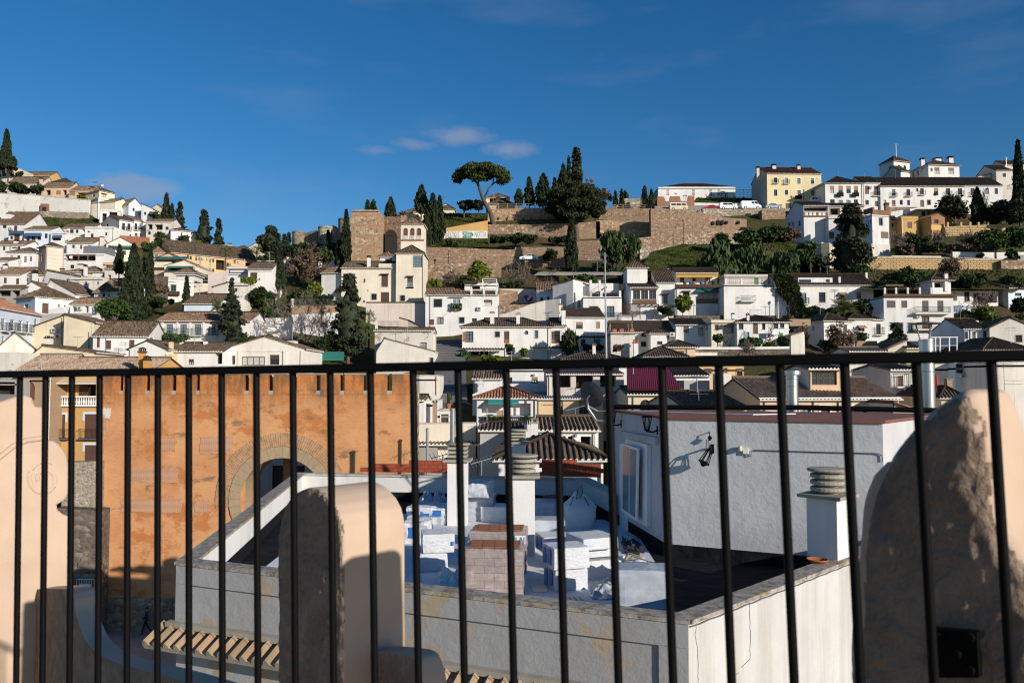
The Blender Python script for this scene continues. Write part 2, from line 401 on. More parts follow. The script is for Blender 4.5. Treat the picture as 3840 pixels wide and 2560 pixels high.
class House:
 def __init__(s,label,x0,x1,ye,yb,Y,D=8,Y1=None,wall='white',roof=None,tile='tile',ops='',cat='house',name='house',ov=0.35,group=None,bury=4,side=None,ye1=None,p=0.3,trim=None,cop=True):
  if tile=='tile':tile=R.choice(('tile','tile','tile_dark','tile_warm'))
  Y1=Y if Y1 is None else Y1;ym=(ye+yb)/2
  P0=at(x0,ym,Y);P1=at(x1,ym,Y1)
  ex=Vector((P1.x-P0.x,P1.y-P0.y,0));s.W=ex.length;s.ex=ex.normalized()
  s.n=Vector((s.ex.y,-s.ex.x,0));s.ey=-s.n;s.D=D
  zt=(at(x0,ye,Y).z+at(x1,ye if ye1 is None else ye1,Y1).z)/2
  zb=(at(x0,yb,Y).z+at(x1,yb,Y1).z)/2
  s.z0=zb-bury;s.zt=zt;s.O=Vector((P0.x,P0.y,s.z0));s.H=zt-s.z0
  s.Ym=(Y+Y1)/2;s.xm=(x0+x1)/2;s.wall=wall;s.Y=Y;s.Y1=Y1
  s.root=empty(name,(P0.x+ex.x/2+s.ey.x*D/2,P0.y+ex.y/2+s.ey.y*D/2,zb),label,cat,group)
  s.ro=s.root.location
  F_={'F':(s.O,s.ex,s.n,s.W),'L':(s.O+s.ey*D,-s.ey,-s.ex,D),'R':(s.O+s.ex*s.W,s.ey,s.ex,D)}
  s.F=F_
  side=side or{}
  mb=MB(s.ro);mats=[wall]+[side[k]for k in('L','R')if k in side]
  mi={'F':0,'L':0,'R':0}
  for k in('L','R'):
   if k in side:mi[k]=mats.index(side[k])
  lift=0;kind=roof[0]if roof else 'none'
  W,Dd=s.W,D;o=ov
  if kind in('hip','gf'):
   w,d=W+2*o,D+2*o
   run=min(w,d)/2 if kind=='hip' else d/2
   zr=at(s.xm,roof[1],s.Ym+run-o).z
   t=min(0.75,max(0.12,(zr-zt)/run));lift=max(0,o*t-0.06)
  elif kind=='shed':
   t=min(0.9,max(0.08,(at(s.xm,roof[1],s.Ym+D).z-zt)/D));lift=max(0,o*t-0.06)
  holes={'F':[],'L':[],'R':[]};todo=[]
  for op in[q.split()for q in ops.split(';')if q.strip()]:
   k=op[0];xa,xb,ya,yb_=map(float,op[1:5]);fl=op[5:]
   fc='F'
   for f_ in fl:
    if f_ in('L','R'):fc=f_
   Of,e,n,Wf=F_[fc]
   a=onplane(xa,(ya+yb_)/2,Of,n)-Of;b=onplane(xb,(ya+yb_)/2,Of,n)-Of
   xc=(xa+xb)/2
   za=onplane(xc,yb_,Of,n).z-s.z0;zb2=onplane(xc,ya,Of,n).z-s.z0
   sa,sb=sorted((a.dot(e),b.dot(e)))
   sa=max(0.06,sa);sb=min(Wf-0.06,sb);za=max(0.0,za);zb2=min(s.H-0.04,zb2)
   if sb-sa<0.15 or zb2-za<0.15:continue
   dp={'o':1.2,'s':0.08,'S':0.08}.get(k,0.2)
   holes[fc].append((sa,sb,za,zb2,dp,k in('a','A','q')))
   todo.append((k,fc,sa,sb,za,zb2,fl))
  s.Hw=s.H+lift
  if cat=='house' and s.Ym<235 and not any(q in label for q in('plain','blank','school','garage','lean-to','cracked','mono pitch','lift','turret','lookout','stair','roof end','wing','annex','veranda','pavilion','mansion','yellow','peach','orange','row house','long white house','modern','cube','banded','tower')):
   hv=zt-zb;nf_=max(1,int(hv/2.5))if hv>1.9 else 0;ns=int(W/2.1)
   for i in range(nf_):
    for j in range(ns):
     if R.random()>0.5:continue
     ww=R.uniform(0.55,0.9);hh=min(R.uniform(0.9,1.4),hv/nf_*0.6);sa=(j+0.5)*W/ns-ww/2+R.uniform(-0.25,0.25);za=s.H-hv+hv*(i+0.28)/nf_
     if za+hh>s.H-0.25 or sa<0.3 or sa+ww>W-0.3 or any(h_[0]-0.35<sa+ww and h_[1]+0.35>sa and h_[2]-0.3<za+hh and h_[3]+0.3>za for h_ in holes['F']):continue
     k_=R.choice('wwgvso');holes['F'].append((sa,sa+ww,za,za+hh,{'o':1.2,'s':0.08}.get(k_,0.2),False));todo.append((k_,'F',sa,sa+ww,za,za+hh,[R.choice(('br','dk','bl','gr')),R.choice(('','white'))]))
  for k in 'FLR':
   Of,e,n,Wf=F_[k]
   wall_face(mb,Of,e,n,Wf,s.Hw,holes[k],mi[k])
  bk=s.O+s.ex*W+s.ey*D
  mb.face([bk,bk-s.ex*W,bk-s.ex*W+Vector((0,0,s.Hw)),bk+Vector((0,0,s.Hw))],0)
  up=Vector((0,0,1));T=s.O+up*s.H
  rf=MB(s.ro);rmats=[tile,'mortar','soffit']
  if kind=='hip':
   E=T-s.ex*o-s.ey*o;sl=run*math.sqrt(1+t*t)
   sf=(s.ey+up*t).normalized();sb_=(-s.ey+up*t).normalized();s_l=(s.ex+up*t).normalized();s_r=(-s.ex+up*t).normalized()
   if w>=d:
    cf=[(0,0),(run,sl),(w-run,sl),(w,0)];cs=[(0,0),(d/2,sl),(d,0)]
    ra,rb=E+s.ex*run+s.ey*run+up*t*run,E+s.ex*(w-run)+s.ey*run+up*t*run
   else:
    cf=[(0,0),(w/2,sl),(w,0)];cs=[(0,0),(run,sl),(d-run,sl),(d,0)]
    ra,rb=E+s.ex*run+s.ey*run+up*t*run,E+s.ex*run+s.ey*(d-run)+up*t*run
   roof_slope(rf,E,s.ex,sf,w,cf,p)
   roof_slope(rf,E+s.ey*d,-s.ey,s_l,d,cs,p)
   roof_slope(rf,E+s.ex*w,s.ey,s_r,d,cs,p)
   roof_slope(rf,E+s.ex*w+s.ey*d,-s.ex,sb_,w,cf,p*2,caps=False)
   hips=[(E,ra),(E+s.ex*w,rb if w>=d else ra)]
   for A,B in hips+[(ra,rb)]:
    if(B-A).length>0.3:rf.tube([A+up*0.05,B+up*0.08],0.11,5,0)
   s.zr=ra.z
  elif kind=='gf':
   E=T-s.ex*o*0.4-s.ey*o;wg=W+0.8*o;sl=run*math.sqrt(1+t*t)
   roof_slope(rf,E,s.ex,s.ey+up*t,wg,[(0,sl),(wg,sl)],p)
   roof_slope(rf,E+s.ex*wg+s.ey*d,-s.ex,-s.ey+up*t,wg,[(0,sl),(wg,sl)],p*2,caps=False)
   ra=E+s.ey*run+up*t*run
   rf.tube([ra+up*0.08,ra+s.ex*wg+up*0.08],0.11,5,0)
   zr_=s.H+t*run-0.06
   for Of,e,nn,kk in((s.O,s.ey,-s.ex,'L'),(s.O+s.ex*W,s.ey,s.ex,'R')):
    mb.face([Of+up*s.Hw,Of+e*D+up*s.Hw,Of+e*(D/2)+up*zr_],mi[kk])
   s.zr=ra.z
  elif kind=='shed':
   E=T-s.ex*o*0.4-s.ey*o;wg=W+0.8*o;sl=(D+o)*math.sqrt(1+t*t)
   roof_slope(rf,E,s.ex,s.ey+up*t,wg,[(0,sl),(wg,sl)],p)
   zr_=s.H+t*(D+o)-0.06
   for Of,nn,kk in((s.O,-s.ex,'L'),(s.O+s.ex*W,s.ex,'R')):
    mb.face([Of+up*s.Hw,Of+s.ey*D+up*s.Hw,Of+s.ey*D+up*zr_],mi[kk])
   mb.face([s.O+s.ey*D+up*s.Hw,s.O+s.ey*D+s.ex*W+up*s.Hw,s.O+s.ey*D+s.ex*W+up*zr_,s.O+s.ey*D+up*zr_],0)
   s.zr=s.z0+zr_
  elif kind=='gs':
   xp=roof[2]if len(roof)>2 else s.xm
   pk=onplane(xp,roof[1],s.O,s.n);xr=min(W,max(0,(pk-s.O).dot(s.ex)));rise=pk.z-zt
   top=s.O+s.ex*xr+up*(s.H+rise)
   mb.face([T,T+s.ex*W,top],0);mb.face([T+s.ey*D,T+s.ex*W+s.ey*D,top+s.ey*D],0)
   for sg,rn,kk in((1,xr,'L'),(-1,W-xr,'R')):
    if rn<0.3:
     A=T if sg>0 else T+s.ex*W
     mb.face([A,A+s.ey*D,A+s.ey*D+up*rise,A+up*rise],mi[kk]);continue
    tt=rise/rn;l2=(rn+o)*math.sqrt(1+tt*tt);Ld=D+o
    if sg>0:
     E=T-s.ex*o-up*tt*o+s.ey*D+up*0.06;roof_slope(rf,E,-s.ey,s.ex+up*tt,Ld-o*0.6,[(0,l2),(Ld,l2)],p)
    else:
     E=T+s.ex*(W+o)-up*tt*o-s.ey*o*0.4+up*0.06;roof_slope(rf,E,s.ey,-s.ex+up*tt,Ld-o*0.6,[(0,l2),(Ld,l2)],p)
   rf.tube([top+up*0.12-s.ey*o*0.4,top+up*0.12+s.ey*D],0.11,5,0)
   s.zr=top.z
  elif kind=='flat':
   q=0.35 if len(roof)<3 else roof[2]
   rf=MB(s.ro);rmats=[roof[1]if len(roof)>1 else 'flat_roof']
   rf.obox(s.O+up*(s.H-q-0.15),s.ex*W*0.999,s.ey*D*0.999,up*0.15,0)
   s.zr=zt
   if cop:
    cp=MB(s.ro);e=0.05;wd=0.32
    cp.obox(T-s.ex*e-s.ey*e,s.ex*(W+2*e),s.ey*wd,up*0.07)
    cp.obox(T-s.ex*e+s.ey*(wd-e+0.003),s.ex*wd,s.ey*(D-wd),up*0.07)
    cp.obox(T+s.ex*(W+e-wd)+s.ey*(wd-e+0.003),s.ex*wd,s.ey*(D-wd),up*0.07)
    cp.build('coping','coping',s.root)
  s.wallobj=mb.build('wall',mats,s.root)
  if rf.f:s.roofobj=rf.build('roof',rmats,s.root)
  if trim:
   tb=MB(s.ro);tb.obox(T-s.ex*0.06-s.ey*0.07-up*0.28,s.ex*(W+0.12),s.ey*0.069,up*0.28)
   tb.build('eave_band',trim,s.root)
  for a in todo:s.opening(*a)
  if cat=='house' and s.Ym<200 and s.W>3:
   if R.random()<0.35 and kind!='none':
    x=s.W*R.choice((0.03,0.97));m_=MB(s.ro);a=s.O+s.ex*x+s.n*0.07
    m_.tube([a,a+up*(s.Hw-0.1)],0.045,5);m_.build('downpipe',R.choice(('iron_grey','galv','mortar')),s.root)
   if R.random()<0.3:
    m_=MB(s.ro);a=s.O+s.ex*s.W*R.uniform(0.15,0.85)+s.ey*D*0.45;zt_=s.zr+R.uniform(1.0,2.0)
    m_.tube([Vector((a.x,a.y,s.zt-0.3)),Vector((a.x,a.y,zt_))],0.035,4);q=R.uniform(0,3);d_=Vector((math.cos(q),math.sin(q),0))*0.6;c=Vector((a.x,a.y,zt_-0.1))
    m_.tube([c-d_,c+d_],0.02,4)
    for i in range(5):e_=c-d_+d_*(0.5*i);m_.tube([e_+Vector((-d_.y,d_.x,0))*0.35,e_-Vector((-d_.y,d_.x,0))*0.35],0.016,3)
    m_.build('antenna','galv_paint',s.root)
 def opening(s,k,fc,sa,sb,za,zb,fl):
  O,e,n,Wf=s.F[fc];up=Vector((0,0,1));inn=-n
  w,h=sb-sa,zb-za
  P=lambda x,z,d=0:O+e*x+up*z+inn*d
  fr='frame_wh' if 'white' in fl else('green_paint' if 'green' in fl else 'frame_dk')
  if 'wood' in fl:fr='wood_red'
  dflt=R.choice(('glass','glass','glass','glass_pale','dark_in','curtain'))
  pane='glass_pale' if 'pale' in fl else('curtain' if 'curt' in fl else dflt)
  sh=next((SHUT[f]for f in fl if f in SHUT),'shutter_br')
  fw=min(0.07,w*0.12)
  def frame(name,nm,rows,x0=sa,x1=sb,z0=za,z1=zb,d=0.12,mat=fr,pm=pane):
   mb=MB(s.ro);th=0.06
   b=lambda xa,xb,ya,yb:mb.obox(P(xa,ya,d+th),e*(xb-xa),n*th,up*(yb-ya))
   b(x0,x0+fw,z0,z1);b(x1-fw,x1,z0,z1);b(x0+fw,x1-fw,z0,z0+fw);b(x0+fw,x1-fw,z1-fw,z1)
   for i in range(1,nm):xx=x0+(x1-x0)*i/nm;b(xx-fw*0.45,xx+fw*0.45,z0+fw,z1-fw)
   for i in range(1,rows):zz=z0+(z1-z0)*i/rows;b(x0+fw,x1-fw,zz-fw*0.25,zz+fw*0.25)
   f=mb.build(name,mat,s.root)
   g=MB(s.ro);g.face([P(x0+fw*0.5,z0+fw*0.5,d+0.03),P(x1-fw*0.5,z0+fw*0.5,d+0.03),P(x1-fw*0.5,z1-fw*0.5,d+0.03),P(x0+fw*0.5,z1-fw*0.5,d+0.03)])
   g.build('pane',pm,f);return f
  def panel(name,mat,d=0.05,x0=sa,x1=sb,z0=za,z1=zb,sl=0.0):
   mb=MB(s.ro)
   if sl:
    k_=max(3,int((z1-z0)/sl))
    for i in range(k_):
     za_=z0+(z1-z0)*i/k_;zb_=z0+(z1-z0)*(i+1)/k_
     mb.obox(P(x0,za_,d+0.04),e*(x1-x0),n*0.04,up*(zb_-za_-0.012))
   else:mb.obox(P(x0,z0,d+0.05),e*(x1-x0),n*0.05,up*(z1-z0))
   return mb.build(name,mat,s.root)
  def backing(d):
   g=MB(s.ro);g.face([P(sa-0.02,za-0.02,d),P(sb+0.02,za-0.02,d),P(sb+0.02,zb+0.02,d),P(sa-0.02,zb+0.02,d)])
   return g
  def balcony():
   bw=0.28;dp=0.55;x0=sa-bw;x1=sb+bw
   mb=MB(s.ro);mb.obox(P(x0,za-0.13,-0.003),e*(x1-x0),n*dp,up*0.12)
   bo=mb.build('balcony','grey_and_shade_side' if 'slab' in fl else 'mortar',s.root)
   r=MB(s.ro);zt=za+0.95;q=0.022
   path=[(x0,0.02),(x0,dp-0.03),(x1,dp-0.03),(x1,0.02)]
   for(xa,da),(xb,db)in zip(path,path[1:]):
    A=P(xa,za,-da);B=P(xb,za,-db);L=(B-A).length
    for zz in(za+0.06,zt):r.tube([A+up*(zz-za),B+up*(zz-za)],q,4)
    m_=max(2,int(L/0.14))
    for i in range(m_+1):c=A.lerp(B,i/m_);r.tube([c,c+up*(zt-za)],0.014,4,cap=False)
   r.build('railing','iron',bo)
  if k=='w':frame('window',2 if w>0.7 else 1,2 if h>1.6 else 1)
  elif k=='W':frame('window',max(2,round(w/0.75)),max(1,round(h/1.1)))
  elif k=='M':frame('window',max(2,round(w/0.45)),max(2,round(h/0.45)))
  elif k in 'sS':
   panel('shutter',sh,sl=0.09)
  elif k=='v':
   zm=zb-h*0.42;panel('blind',sh if 'bl' not in fl else 'blind',0.06,z0=zm,sl=0.09);frame('window',2,1,z1=zm)
  elif k=='g':
   f=frame('window',2,1)
   r=MB(s.ro);x0,x1,z0,z1=sa-0.05,sb+0.05,za-0.05,zb+0.05;d=-0.1
   m_=max(3,int((x1-x0)/0.14))
   for i in range(m_+1):xx=x0+(x1-x0)*i/m_;r.tube([P(xx,z0,d),P(xx,z1,d)],0.014,4,cap=False)
   for i in range(4):zz=z0+(z1-z0)*i/3;r.tube([P(x0,zz,d),P(x1,zz,d)],0.016,4)
   for xx in(x0,x1):
    for zz in(z0,z1):r.tube([P(xx,zz,d),P(xx,zz,0.0)],0.014,4)
   r.build('grille','iron',s.root)
  elif k in('d','e'):
   m_='wood_red' if k=='e' else('wood' if sh=='shutter_br' else sh)
   dd=panel('door',m_,0.08)
   if k=='e':
    g=MB(s.ro)
    for i in range(2):
     for j in range(3):
      xx=sa+w*(0.1+0.44*i);zz=za+h*(0.38+0.19*j)
      g.face([P(xx,zz,0.076),P(xx+w*0.36,zz,0.076),P(xx+w*0.36,zz+h*0.16,0.076),P(xx,zz+h*0.16,0.076)])
    g.build('pane','glass',dd)
  elif k=='b':frame('balcony_door',2,3);balcony()
  elif k=='B':panel('shutter',sh,sl=0.09);balcony()
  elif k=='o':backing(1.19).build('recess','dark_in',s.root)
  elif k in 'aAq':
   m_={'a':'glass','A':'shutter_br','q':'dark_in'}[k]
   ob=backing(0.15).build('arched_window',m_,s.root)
   if k=='a':
    r=MB(s.ro);c=(sa+sb)/2
    r.obox(P(c-0.04,za,0.148),e*0.08,n*0.05,up*h*0.97);r.obox(P(sa,zb-w/2-0.04,0.148),e*(w/2-0.045),n*0.05,up*0.08)
    r.obox(P(c+0.045,zb-w/2-0.04,0.148),e*(w/2-0.045),n*0.05,up*0.08)
    r.build('glazing_bars','frame_dk',ob)
  if 'sur' in fl:
   t=0.16;mb=MB(s.ro);q=0.03
   mb.obox(P(sa-t,za-t*0.8,-0.002),e*t,n*q,up*(h+t*1.8));mb.obox(P(sb,za-t*0.8,-0.002),e*t,n*q,up*(h+t*1.8))
   mb.obox(P(sa,zb,-0.002),e*w,n*q,up*t);mb.obox(P(sa,za-t*0.8,-0.002),e*w,n*q,up*t*0.8)
   mb.build('surround','frame_wh',s.root)
  if 'awn' in fl:
   mb=MB(s.ro);A=P(sa-0.12,zb+0.05,-0.01);B=P(sb+0.12,zb+0.05,-0.01)
   o_=n*0.7-up*0.42
   mb.prism([A,B,B+o_,A+o_],up*0.03);mb.build('awning','blind',s.root)
  if 'hood' in fl:
   mb=MB(s.ro);A=P(sa-0.18,zb+0.08,-0.002);mb.prism([A,A+n*0.42-up*0.12,A+n*0.42-up*0.02,A+up*0.12],e*(w+0.36));mb.build('hood','tile',s.root)
  if k in 'wsvgW' and 'sur' not in fl and za>0.2 and s.Ym<150 and 'nosill' not in fl:
   mb=MB(s.ro);mb.obox(P(sa-0.06,za-0.07,-0.002),e*(w+0.12),n*0.07,up*0.07);mb.build('sill','mortar',s.root)
 def fbox(s,name,xa,xb,ya,yb,out,mat,thick=None,fc='F',parent=None,bevel=0):
  O,e,n,Wf=s.F[fc]
  a=onplane(xa,yb,O+n*out,n);b=onplane(xb,yb,O+n*out,n);c=onplane(xa,ya,O+n*out,n)
  mb=MB(s.ro);w=(b-a).dot(e)
  th=out-0.003 if thick is None else thick
  mb.obox(a,e*w,-n*th,Vector((0,0,c.z-a.z)))
  return mb.build(name,mat,parent or s.root,bevel=bevel)
 def awning(s,xa,xb,ya,yb,out,mat,fc='F'):
  O,e,n,Wf=s.F[fc];up=Vector((0,0,1))
  A=onplane(xa,ya,O,n)+n*0.005;B=onplane(xb,ya,O,n)+n*0.005
  C=onplane(xb,yb,O+n*out,n);D_=onplane(xa,yb,O+n*out,n)
  mb=MB(s.ro);mb.prism([A,B,C,D_],up*0.04)
  mb.obox(D_-up*0.12,(C-D_),-n*0.02,up*0.115);return mb.build('awning',mat,s.root)
 def ac(s,xa,xb,ya,yb,fc='F'):
  a=s.fbox('air_conditioner',xa,xb,ya,yb,0.38,'ac_white',fc=fc,bevel=0.02)
  O,e,n,Wf=s.F[fc];c=onplane(xa*0.55+xb*0.45,(ya+yb)/2,O+n*0.386,n);r=abs(at(0,yb,c.y).z-at(0,ya,c.y).z)*0.36
  mb=MB(s.ro);ez=Vector((0,0,1))
  mb.prism([c+e*r*math.cos(q*math.pi/6)+ez*r*math.sin(q*math.pi/6)for q in range(12)],n*0.012)
  mb.build('fan_grille','iron_grey',a)
 def chim(s,xa,xb,ya,yb,dy=2.0,mat=None,cap='tile',kind=0,Yc=None):
  Yc=Yc or s.Ym+dy
  A=at(xa,yb,Yc);B=at(xb,yb,Yc);zt=at((xa+xb)/2,ya,Yc).z;w=B.x-A.x;h=zt-A.z
  mb=MB(s.ro)
  hb=h*0.72
  mb.box(A.x,B.x,Yc,Yc+w,A.z-1.5,A.z+hb)
  c=mb.build('chimney',mat or s.wall,s.root)
  k=MB(s.ro);q=w*0.16
  k.box(A.x-q,B.x+q,Yc-q,Yc+w+q,A.z+hb,A.z+hb+0.08*h)
  for fx in(0,1):
   for fy in(0,1):
    k.box(A.x+(w*0.78)*fx,A.x+(w*0.78)*fx+w*0.22,Yc+w*0.78*fy,Yc+w*0.78*fy+w*0.22,A.z+hb+0.08*h,A.z+hb+0.2*h)
  zc=A.z+hb+0.2*h;m_=Vector(((A.x+B.x)/2,Yc+w/2,zt))
  cs=[Vector((A.x-q,Yc-q,zc)),Vector((B.x+q,Yc-q,zc)),Vector((B.x+q,Yc+w+q,zc)),Vector((A.x-q,Yc+w+q,zc))]
  k.face(list(reversed(cs)))
  for i in range(4):k.face([cs[i],cs[(i+1)%4],m_])
  k.build('chimney_cap',cap,c)
 def antenna(s,px,ya,yb,dy=1.0,mat='galv'):
  Yc=s.Ym+dy;A=at(px,yb,Yc);zt=at(px,ya,Yc).z;r=0.0002*Yc+0.006
  mb=MB(s.ro);mb.tube([(A.x,Yc,A.z-0.3),(A.x,Yc,zt)],r,5)
  L=0.55
  for i,f in enumerate((0.0,0.12)):
   z=zt-(0.05+0.25*i)
   mb.tube([(A.x-L,Yc-0.1,z),(A.x+L,Yc+0.1,z)],r*0.7,4)
   for q in range(6):
    x=A.x-L+2*L*q/5;mb.tube([(x,Yc-0.25,z),(x,Yc+0.25,z+0.01)],r*0.5,4)
  mb.build('antenna',mat,s.root)
 def dish(s,px,py,r,dy=0.5,mat='ac_white'):
  c=at(px,py,s.Ym+dy);rr=r*s.Ym/F
  disc(c,Vector((0.35,-0.9,0.3)),rr,mat,s.root,s.ro)
 def pipe(s,px,ya,yb,mat='iron_grey',fc='F',r=0.045):
  O,e,n,Wf=s.F[fc];a=onplane(px,ya,O+n*0.06,n);b=onplane(px,yb,O+n*0.06,n)
  mb=MB(s.ro);mb.tube([a,b],r,6);mb.build('downpipe',mat,s.root)
def disc(c,d,r,mat,parent,ro,name='satellite_dish'):
 d=d.normalized();a=d.cross(Vector((0,0,1))).normalized();b=a.cross(d)
 mb=MB(ro);K=14;prev=None
 for k in range(4):
  q=r*k/3;off=d*(0.22*(q*q)/r)
  ring=[c+off+a*q*math.cos(2*math.pi*i/K)+b*q*math.sin(2*math.pi*i/K)for i in range(K)]
  if prev:
   for i in range(K):mb.face([prev[i],prev[(i+1)%K],ring[(i+1)%K],ring[i]])
  prev=ring
 mb.tube([c+d*0.2*r+b*-r,c+d*r*0.9],r*0.03,4);mb.tube([c+d*r*0.85,c+d*r*1.05],r*0.09,6)
 mb.tube([c-d*0.01,c-d*0.3*r,c-d*0.3*r-Vector((0,0,r*0.9))],r*0.06,5)
 return mb.build(name,mat,parent)
def H(*a,**k):return House(*a,**k)
def wall(label,pts,thick=0.5,mat='white',name='wall',cat='wall',group=None,bury=2.5,cop=None,parent=None,copm='coping'):
 tops=[at(p[0],p[1],p[3])for p in pts];bots=[at(p[0],p[2],p[3])for p in pts]
 o=Vector(((tops[0].x+tops[-1].x)/2,tops[0].y,min(b.z for b in bots)))
 mb=MB(o)
 for i in range(len(pts)-1):
  A,B=tops[i].copy(),tops[i+1].copy();za,zb=bots[i].z-bury,bots[i+1].z-bury
  d=Vector((B.x-A.x,B.y-A.y,0)).normalized();inn=Vector((-d.y,d.x,0))*thick
  A0,B0=Vector((A.x,A.y,za)),Vector((B.x,B.y,zb))
  mb.face([A0,B0,B,A]);mb.face([A,B,B+inn,A+inn]);mb.face([B0+inn,A0+inn,A+inn,B+inn])
  if i==0:mb.face([A0+inn,A0,A,A+inn])
  if i==len(pts)-2:mb.face([B0,B0+inn,B+inn,B])
 if parent is not None:return mb.build(name,mat,parent)
 if cop:
  root=empty(name,o,label,cat,group)
  mb.build('wall_body',mat,root)
  c=MB(o)
  for i in range(len(pts)-1):
   A,B=tops[i],tops[i+1];d=(B-A);dd=Vector((d.x,d.y,0)).normalized();inn=Vector((-dd.y,dd.x,0))
   c.obox(A-inn*0.06+Vector((0,0,0.003)),d,inn*(thick+0.12),Vector((0,0,cop)))
  c.build('coping',copm,root);return root
 return tag(mb.build(name,mat),label,cat,group)
def pbox(label,x0,x1,y0,y1,Y,d,mat,name,cat,group=None,bevel=0,parent=None):
 """box whose front face fills a pixel rectangle at depth Y"""
 a=at(x0,y1,Y);b=at(x1,y1,Y);c=at(x0,y0,Y)
 o=Vector(((a.x+b.x)/2,Y+d/2,a.z));mb=MB(o);mb.box(a.x,b.x,Y,Y+d,a.z,c.z)
 ob=mb.build(name,mat,parent,bevel=bevel)
 return tag(ob,label,cat,group)if parent is None else ob
NR=np.random.default_rng(11)
def leaf_mesh(P,size,up=0.0,asp=1.7,var=0.5,o=(0,0,0)):
 """quads round points P (n,3); up>0 turns the long axis towards vertical"""
 n=len(P);a=NR.normal(size=(n,3));a[:,2]+=up*np.where(NR.random(n)<0.9,3,0)
 a/=np.linalg.norm(a,axis=1,keepdims=True)
 b=NR.normal(size=(n,3));b-=a*(a*b).sum(1,keepdims=True);b/=np.linalg.norm(b,axis=1,keepdims=True)
 s=size*(1+var*(NR.random(n)-0.5)*2)[:,None]
 a*=s*asp;b*=s
 V=np.stack([P-a*0.9,P+b,P+a,P-b],1).reshape(-1,3)-np.array(o)
 return V,np.arange(n*4).reshape(n,4)
def np_mesh(name,V,Fq,mat,parent=None,loc=(0,0,0),extra=None):
 me=bpy.data.meshes.new(name);nv=len(V);nf=len(Fq)
 me.vertices.add(nv);me.vertices.foreach_set('co',np.asarray(V,dtype=np.float32).ravel())
 me.loops.add(nf*4);me.loops.foreach_set('vertex_index',np.asarray(Fq,dtype=np.int32).ravel())
 me.polygons.add(nf);me.polygons.foreach_set('loop_start',np.arange(0,nf*4,4,dtype=np.int32))
 me.polygons.foreach_set('loop_total',np.full(nf,4,dtype=np.int32))
 me.update(calc_edges=True);me.materials.append(M[mat])
 ob=bpy.data.objects.new(name,me);COL.objects.link(ob);ob.location=loc
 if parent is not None:ob.parent=parent
 return ob
def unit(n):
 d=NR.normal(size=(n,3));return d/np.linalg.norm(d,axis=1,keepdims=True)
def ell_core(c,r,o,n=8):
 """coarse lumpy ellipsoid (quads) filling the inside of a crown"""
 V=[];Fq=[]
 for i in range(n+1):
  th=math.pi*i/n
  for k in range(n*2):
   ph=math.pi*k/n;j=1+0.12*math.sin(3*ph+i)+0.1*R.uniform(-1,1)
   V.append((c[0]+r[0]*j*math.sin(th)*math.cos(ph),c[1]+r[1]*j*math.sin(th)*math.sin(ph),c[2]+r[2]*math.cos(th)*j))
 m=n*2
 for i in range(n):
  for k in range(m):Fq.append((i*m+k,i*m+(k+1)%m,(i+1)*m+(k+1)%m,(i+1)*m+k))
 return np.array(V)-np.array(o),np.array(Fq)
def join(parts):
 Vs=[];Fs=[];k=0
 for V,f in parts:Vs.append(V);Fs.append(np.asarray(f)+k);k+=len(V)
 return np.concatenate(Vs),np.concatenate(Fs)
def nleaf(w,h,dens=1.0):return int(min(12000,max(300,(w/3.75)*(h/3.75)*3.4*dens)))
def base(px,yt,yb,w,Y):
 b=at(px,yb,Y);return b,at(px,yt,Y).z-b.z,w/2*Y/F
def plantroot(name,b,label,cat,group):return empty(name,b,label,cat,group)
def trunk(root,b,pts,r,mat='bark',n=6,extra=()):
 mb=MB(b);mb.tube(pts,r,n)
 for p,q in extra:mb.tube(p,q,5)
 return mb.build('trunk',mat,root,smooth=True)
def cypress(label,px,yt,yb,w,Y,group=None,mat='lf_cypress',full=0.5,lean=0,name='cypress',dens=1.0):
 b,h,r=base(px,yt,yb,w,Y);root=plantroot(name,b,label,'cypress tree',group)
 trunk(root,b,[b-Vector((0,0,1.5)),b+Vector((0,0,h*0.5))],[r*0.16,r*0.08])
 n=nleaf(w,yb-yt,1.5*dens)
 t=NR.random(n)**0.8*0.97+0.02;ang=NR.random(n)*2*np.pi
 prof=lambda t:np.minimum(1,(np.maximum(0,1-t)/(1-full+0.25))**0.75)*np.minimum(1,0.55+t*3.0)
 lump=1+0.16*np.sin(ang*3+t*9)+0.14*np.sin(ang*5-t*23)
 rad=r*prof(t)*lump*(0.70+0.3*NR.random(n)+(NR.random(n)<0.08)*0.22)
 P=np.stack([b.x+rad*np.cos(ang)+lean*r*t,b.y+rad*np.sin(ang),b.z+h*(0.04+0.96*t)+NR.normal(size=n)*0.01*h],1)
 parts=[leaf_mesh(P,0.00128*Y,up=1.0,asp=2.2,o=b)]
 rows=12;V=[];Fq=[]
 for i in range(rows+1):
  tt=i/rows*0.95;q=r*float(prof(np.array(tt)))*0.74
  for k in range(10):
   a=2*math.pi*k/10;V.append((q*math.cos(a)+lean*r*tt,q*math.sin(a),h*(0.05+0.95*tt)))
 for i in range(rows):
  for k in range(10):Fq.append((i*10+k,i*10+(k+1)%10,(i+1)*10+(k+1)%10,(i+1)*10+k))
 parts.append((np.array(V),np.array(Fq)))
 V,Fq=join(parts);np_mesh('crown',V,Fq,mat,root);return root
